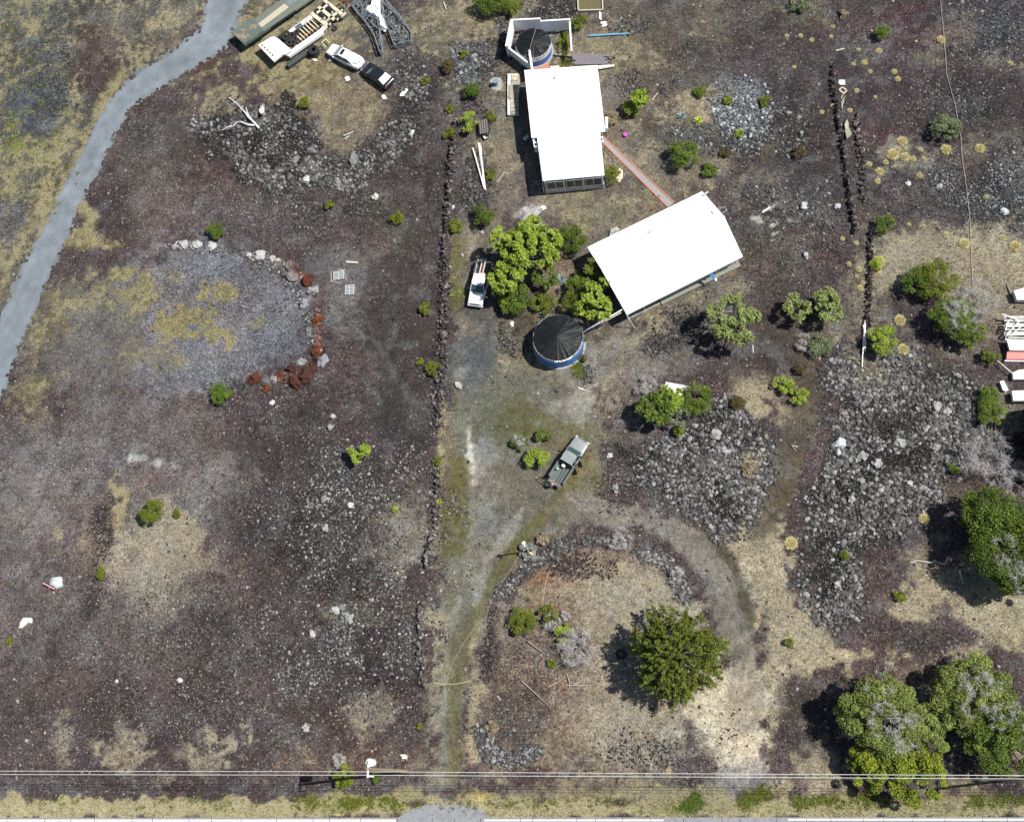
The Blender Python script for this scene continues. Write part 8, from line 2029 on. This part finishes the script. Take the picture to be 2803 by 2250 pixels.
# pole beyond the right edge whose shadow falls into view
b2 = G(2890, 2118); u2 = thing('utility_pole', 'power pole beyond the right edge, only its shadow in view', 'utility pole', (b2[0], b2[1], 0)); a = MB(); a.tube([(0, 0, -.2), (0, 0, PH)], [.17, .12], 10); a.build('pole', mat('pole_wood', (.30, .23, .15), .85), u2, world=False)
a = MB(); a.bar((.0, -.75, PH - .25), (0, .75, PH - .25), .12, .14); a.build('crossarm', M_WHITE, u2, world=False)

def ground_cable(name, pts, r, mt, label, cat='cable', z=.04, dots=False):
    W_ = []
    for i in range(len(pts) - 1):
        for k in range(8):
            f = k / 8; p = (pts[i][0] * (1 - f) + pts[i + 1][0] * f + random.uniform(-.4, .4), pts[i][1] * (1 - f) + pts[i + 1][1] * f)
            q = G(*p); W_.append((q[0], q[1], z + gz(*q)[0]))
    q = G(*pts[-1]); W_.append((q[0], q[1], z + gz(*q)[0]))
    a = MB(); a.tube(W_, r, 5); return tag(a.build(name, mt), label, cat)
ground_cable('cable', [(2571, -20), (2584, 107), (2591, 205), (2614, 288), (2630, 380), (2633, 430), (2643, 500), (2654, 598), (2657, 660), (2661, 760), (2664, 820)], .028, mat('pale_cable', (.42, .38, .36), .7), 'long thin pale cable running down the upper right lava', z=.12)
ground_cable('cable', [(2654, 598), (2648, 610), (2640, 618)], .03, mat('pale_cable', (.42, .38, .36), .7), 'short side branch of the pale cable', z=.12)
ground_cable('hose', [(1512, 1548), (1500, 1572), (1492, 1600), (1488, 1630), (1485, 1650)], .035, mat('orange_hose', (.50, .34, .20), .7), 'orange hose curving over the left of the island', 'hose')
ground_cable('rope', [(1420, 1520), (1400, 1555), (1370, 1600), (1345, 1650), (1330, 1690), (1300, 1715), (1270, 1760), (1240, 1810), (1225, 1850)], .016, mat('dirty_rope', (.42, .38, .26), .8), 'thin rope along the left edge of the island', 'rope')
ground_cable('rope', [(1185, 1868), (1210, 1872), (1250, 1872), (1290, 1863)], .035, mat('yellow_rope', (.50, .45, .22), .8), 'yellow rope lying across the lower driveway', 'rope')
for i, (p, q) in enumerate((((1445, 1755), (1490, 1790)), ((1430, 1865), (1510, 1940)), ((1500, 1880), (1550, 1848)), ((1548, 1875), (1622, 1875)), ((1552, 1845), (1560, 1885)), ((1570, 1872), (1605, 1852)))):
    a = MB(); m_ = ((p[0] + q[0]) / 2 + 3, (p[1] + q[1]) / 2 + 2); a.tube([(*G(*p), .12), (*G(*m_), .16), (*G(*q), .06)], [.07, .05, .02], 5)
    tag(a.build('bare_stick', mat('pinkish_stick', (.36, .30, .27), .85)), 'long bare stick lying on the brown soil of the island', 'stick', 'bare sticks on the island')
a = MB(); a.ring((0, 0, .1), .42, .15, 24, 8); o = a.build('tyre', M_RUBBER, smooth=True); o.location = (*G(1700, 1790, .1), 0); tag(o, 'old tyre in the shadow of the big round tree', 'tyre')

# ------------------------------------------------------------------ white junk at the right edge
a = MB(); a.ppx([(2775, 796), (2803, 788), (2900, 785), (2900, 820), (2784, 821)], .2, .9); tag(a.build('white_crate', M_WHITE), 'uppermost white block cut by the right edge', 'crate')
jk = thing('lumber_stack', 'heap of white pipes and boards on a red frame at the right edge', 'lumber stack', (*G(2790, 950), 0))
for i in range(16):
    y = 868 + i * 4.0 + random.uniform(-2, 2); a = MB(); z = .5 + random.random() * .4
    a.bar((*G(2750 + random.uniform(-4, 4), y, z), z), (*G(2900, y + random.uniform(-6, 6), z), z), .12, .08); a.build('pipe', random.choice([M_WHITE, M_WOFF]), jk)
for (p, q) in (((2752, 905), (2760, 880)), ((2757, 915), (2790, 880)), ((2765, 920), (2800, 890)), ((2742, 860), (2785, 875))): a = MB(); a.bar((*G(*p, 1.0), 1.0), (*G(*q, 1.0), 1.0), .10); a.build('pipe', M_WHITE, jk)
a = MB(); a.ppx([(2756, 930), (2900, 935), (2900, 962), (2764, 958)], .6, .95); a.build('white_slab', M_WHITE, jk)
a = MB(); a.ppx([(2757, 963), (2900, 966), (2900, 984), (2755, 983)], .0, .55); a.build('red_base', mat('washed_red', (.62, .22, .20), .7, var=.1), jk)
a = MB(); a.ppx([(2750, 986), (2900, 988), (2900, 991), (2750, 989)], .0, .3); a.build('sill', M_WHITE, jk)
a = MB(); a.bar((*G(2722, 980, .6), .6), (*G(2771, 1022, .6), .6), .08); tag(a.build('thin_pole', M_WOFF), 'thin pale pole pointing to the white boxes at the right edge', 'pole')
a = MB(); a.bar((*G(2756, 780), .1), (*G(2768, 812), .2), .12); tag(a.build('bar', M_WOODG), 'grey bar left of the uppermost white block', 'bar')
a = MB(); a.ppx([(2772, 1020), (2790, 1012), (2900, 1005), (2900, 1038), (2774, 1038)], .1, .6); tag(a.build('white_crate', M_WHITE), 'low white crates below the lumber stack', 'crate')
a = MB(); a.ppx([(2737, 1044), (2748, 1042), (2761, 1068), (2752, 1071), (2745, 1067)], .1, .5); tag(a.build('white_box', M_WHITE), 'tilted narrow white box left of the right edge', 'box')
a = MB(); a.ppx([(2770, 1070), (2900, 1064), (2900, 1096), (2774, 1097)], .3, .9); tag(a.build('white_box', M_WHITE), 'lowest square white box at the right edge', 'box')
rb = thing('shed', 'dark red shed just beyond the right edge casting a broad shadow', 'shed', (*G(2880, 1180), 0))
a = MB(); a.prism([G(2812, 1120), G(2990, 1110), G(2990, 1330), G(2812, 1260)], -.1, 3.3); a.build('wall', mat('dark_red_wall', (.16, .04, .03), .8), rb)
a = MB(); a.prism([G(2806, 1112, 3.4), G(3000, 1100, 3.4), G(3000, 1340, 3.4), G(2806, 1268, 3.4)], 3.3, 3.45); a.build('roof', M_RUST, rb)
bpy.context.view_layer.update()

# ------------------------------------------------------------------ person at the tailgate
px_, py_ = 1508, 1326
x, y = G(px_, py_, .9)
face = math.atan2(inv(tb, (-3.0, 0, 0)).y - y, inv(tb, (-3.0, 0, 0)).x - x)
pe = thing('person', 'person in a pink shirt leaning over the open tailgate of the dark grey pickup', 'person', (x, y, float(gz(x, y)[0])), face)
def skin(name, J, Ed, mt, parent, sub=2):
    me = bpy.data.meshes.new(name); me.from_pydata([j[:3] for j in J], Ed, []); me.update()
    o = bpy.data.objects.new(name, me); COL.objects.link(o); o.parent = parent
    o.modifiers.new('skin', 'SKIN'); 
    sk = me.skin_vertices[0] if me.skin_vertices else None
    for i, j in enumerate(J): me.skin_vertices[0].data[i].radius = (j[3], j[4] if len(j) > 4 else j[3])
    me.skin_vertices[0].data[0].use_root = True
    s = o.modifiers.new('smooth', 'SUBSURF'); s.levels = sub; s.render_levels = sub
    me.materials.append(mt); return o
M_SKIN = mat('skin', (.34, .19, .13), .55, var=.05)
#      x forward, y left, z up
J = [(0, 0, .95, .13, .16), (.05, 0, 1.12, .12, .15), (.14, 0, 1.32, .13, .18), (.20, 0, 1.46, .06), (.26, 0, 1.53, .055), (.31, 0, 1.64, .095, .085), (.33, 0, 1.72, .07, .07),
     (0, .10, .88, .09), (.02, .12, .48, .062), (-.03, .13, .08, .045), (.10, .14, .03, .035),
     (0, -.10, .88, .09), (.10, -.12, .50, .062), (.03, -.14, .08, .045), (.16, -.15, .03, .035),
     (.16, .20, 1.38, .06), (.30, .25, 1.16, .045), (.50, .20, 1.06, .034), (.58, .19, 1.03, .034),
     (.16, -.20, 1.38, .06), (.28, -.26, 1.14, .045), (.48, -.22, 1.00, .034), (.56, -.21, .97, .034)]
Ed = [(0, 1), (1, 2), (2, 3), (3, 4), (4, 5), (5, 6), (0, 7), (7, 8), (8, 9), (9, 10), (0, 11), (11, 12), (12, 13), (13, 14), (2, 15), (15, 16), (16, 17), (17, 18), (2, 19), (19, 20), (20, 21), (21, 22)]
n0 = len(J)
for base_i, bx, by, bz, s in ((18, .58, .19, 1.03, 1), (22, .56, -.21, .97, -1)):
    for k in range(4):
        ly = by + (k - 1.5) * .019; ln = (.07, .08, .075, .06)[k]
        J += [(bx + .04, ly, bz, .009), (bx + .04 + ln * .6, ly, bz - .012, .008), (bx + .04 + ln, ly, bz - .035, .007)]
        m_ = len(J) - 3; Ed += [(base_i, m_), (m_, m_ + 1), (m_ + 1, m_ + 2)]
    J += [(bx + .0, by - s * .04, bz, .010), (bx + .05, by - s * .055, bz - .01, .008)]; m_ = len(J) - 2; Ed += [(base_i, m_), (m_, m_ + 1)]
body = skin('body', J, Ed, M_SKIN, pe)
skin('shirt', [(.01, 0, .98, .15, .185), (.06, 0, 1.13, .145, .18), (.145, 0, 1.33, .15, .205), (.19, 0, 1.43, .10, .11), (.17, .21, 1.38, .08), (.24, .25, 1.25, .068), (.17, -.21, 1.38, .08), (.23, -.26, 1.24, .068)], [(0, 1), (1, 2), (2, 3), (2, 4), (4, 5), (2, 6), (6, 7)], mat('pink_cloth', (.78, .38, .40), .8, var=.08), pe)
skin('shorts', [(0, 0, .93, .15, .18), (0, .10, .84, .11), (.015, .12, .58, .095), (0, -.10, .84, .11), (.07, -.12, .60, .095)], [(0, 1), (1, 2), (0, 3), (3, 4)], mat('grey_cloth', (.30, .30, .33), .85), pe)
skin('hair', [(.30, 0, 1.70, .085, .09), (.27, 0, 1.66, .085, .09), (.25, 0, 1.60, .06, .07)], [(0, 1), (1, 2)], mat('brown_hair', (.10, .06, .035), .7), pe)
for s in (-1, 1):
    a = MB(); a.ring((.405, s * .032, 1.66), .006, .006, 10, 6, 'x'); a.build('eye', M_DARKM, pe, world=False)
    a = MB(); a.box((.11 + (.06 if s < 0 else 0), s * .145, .045), (.27, .10, .08)); a.build('shoe', M_DARKM, pe, world=False, bevel=.03)
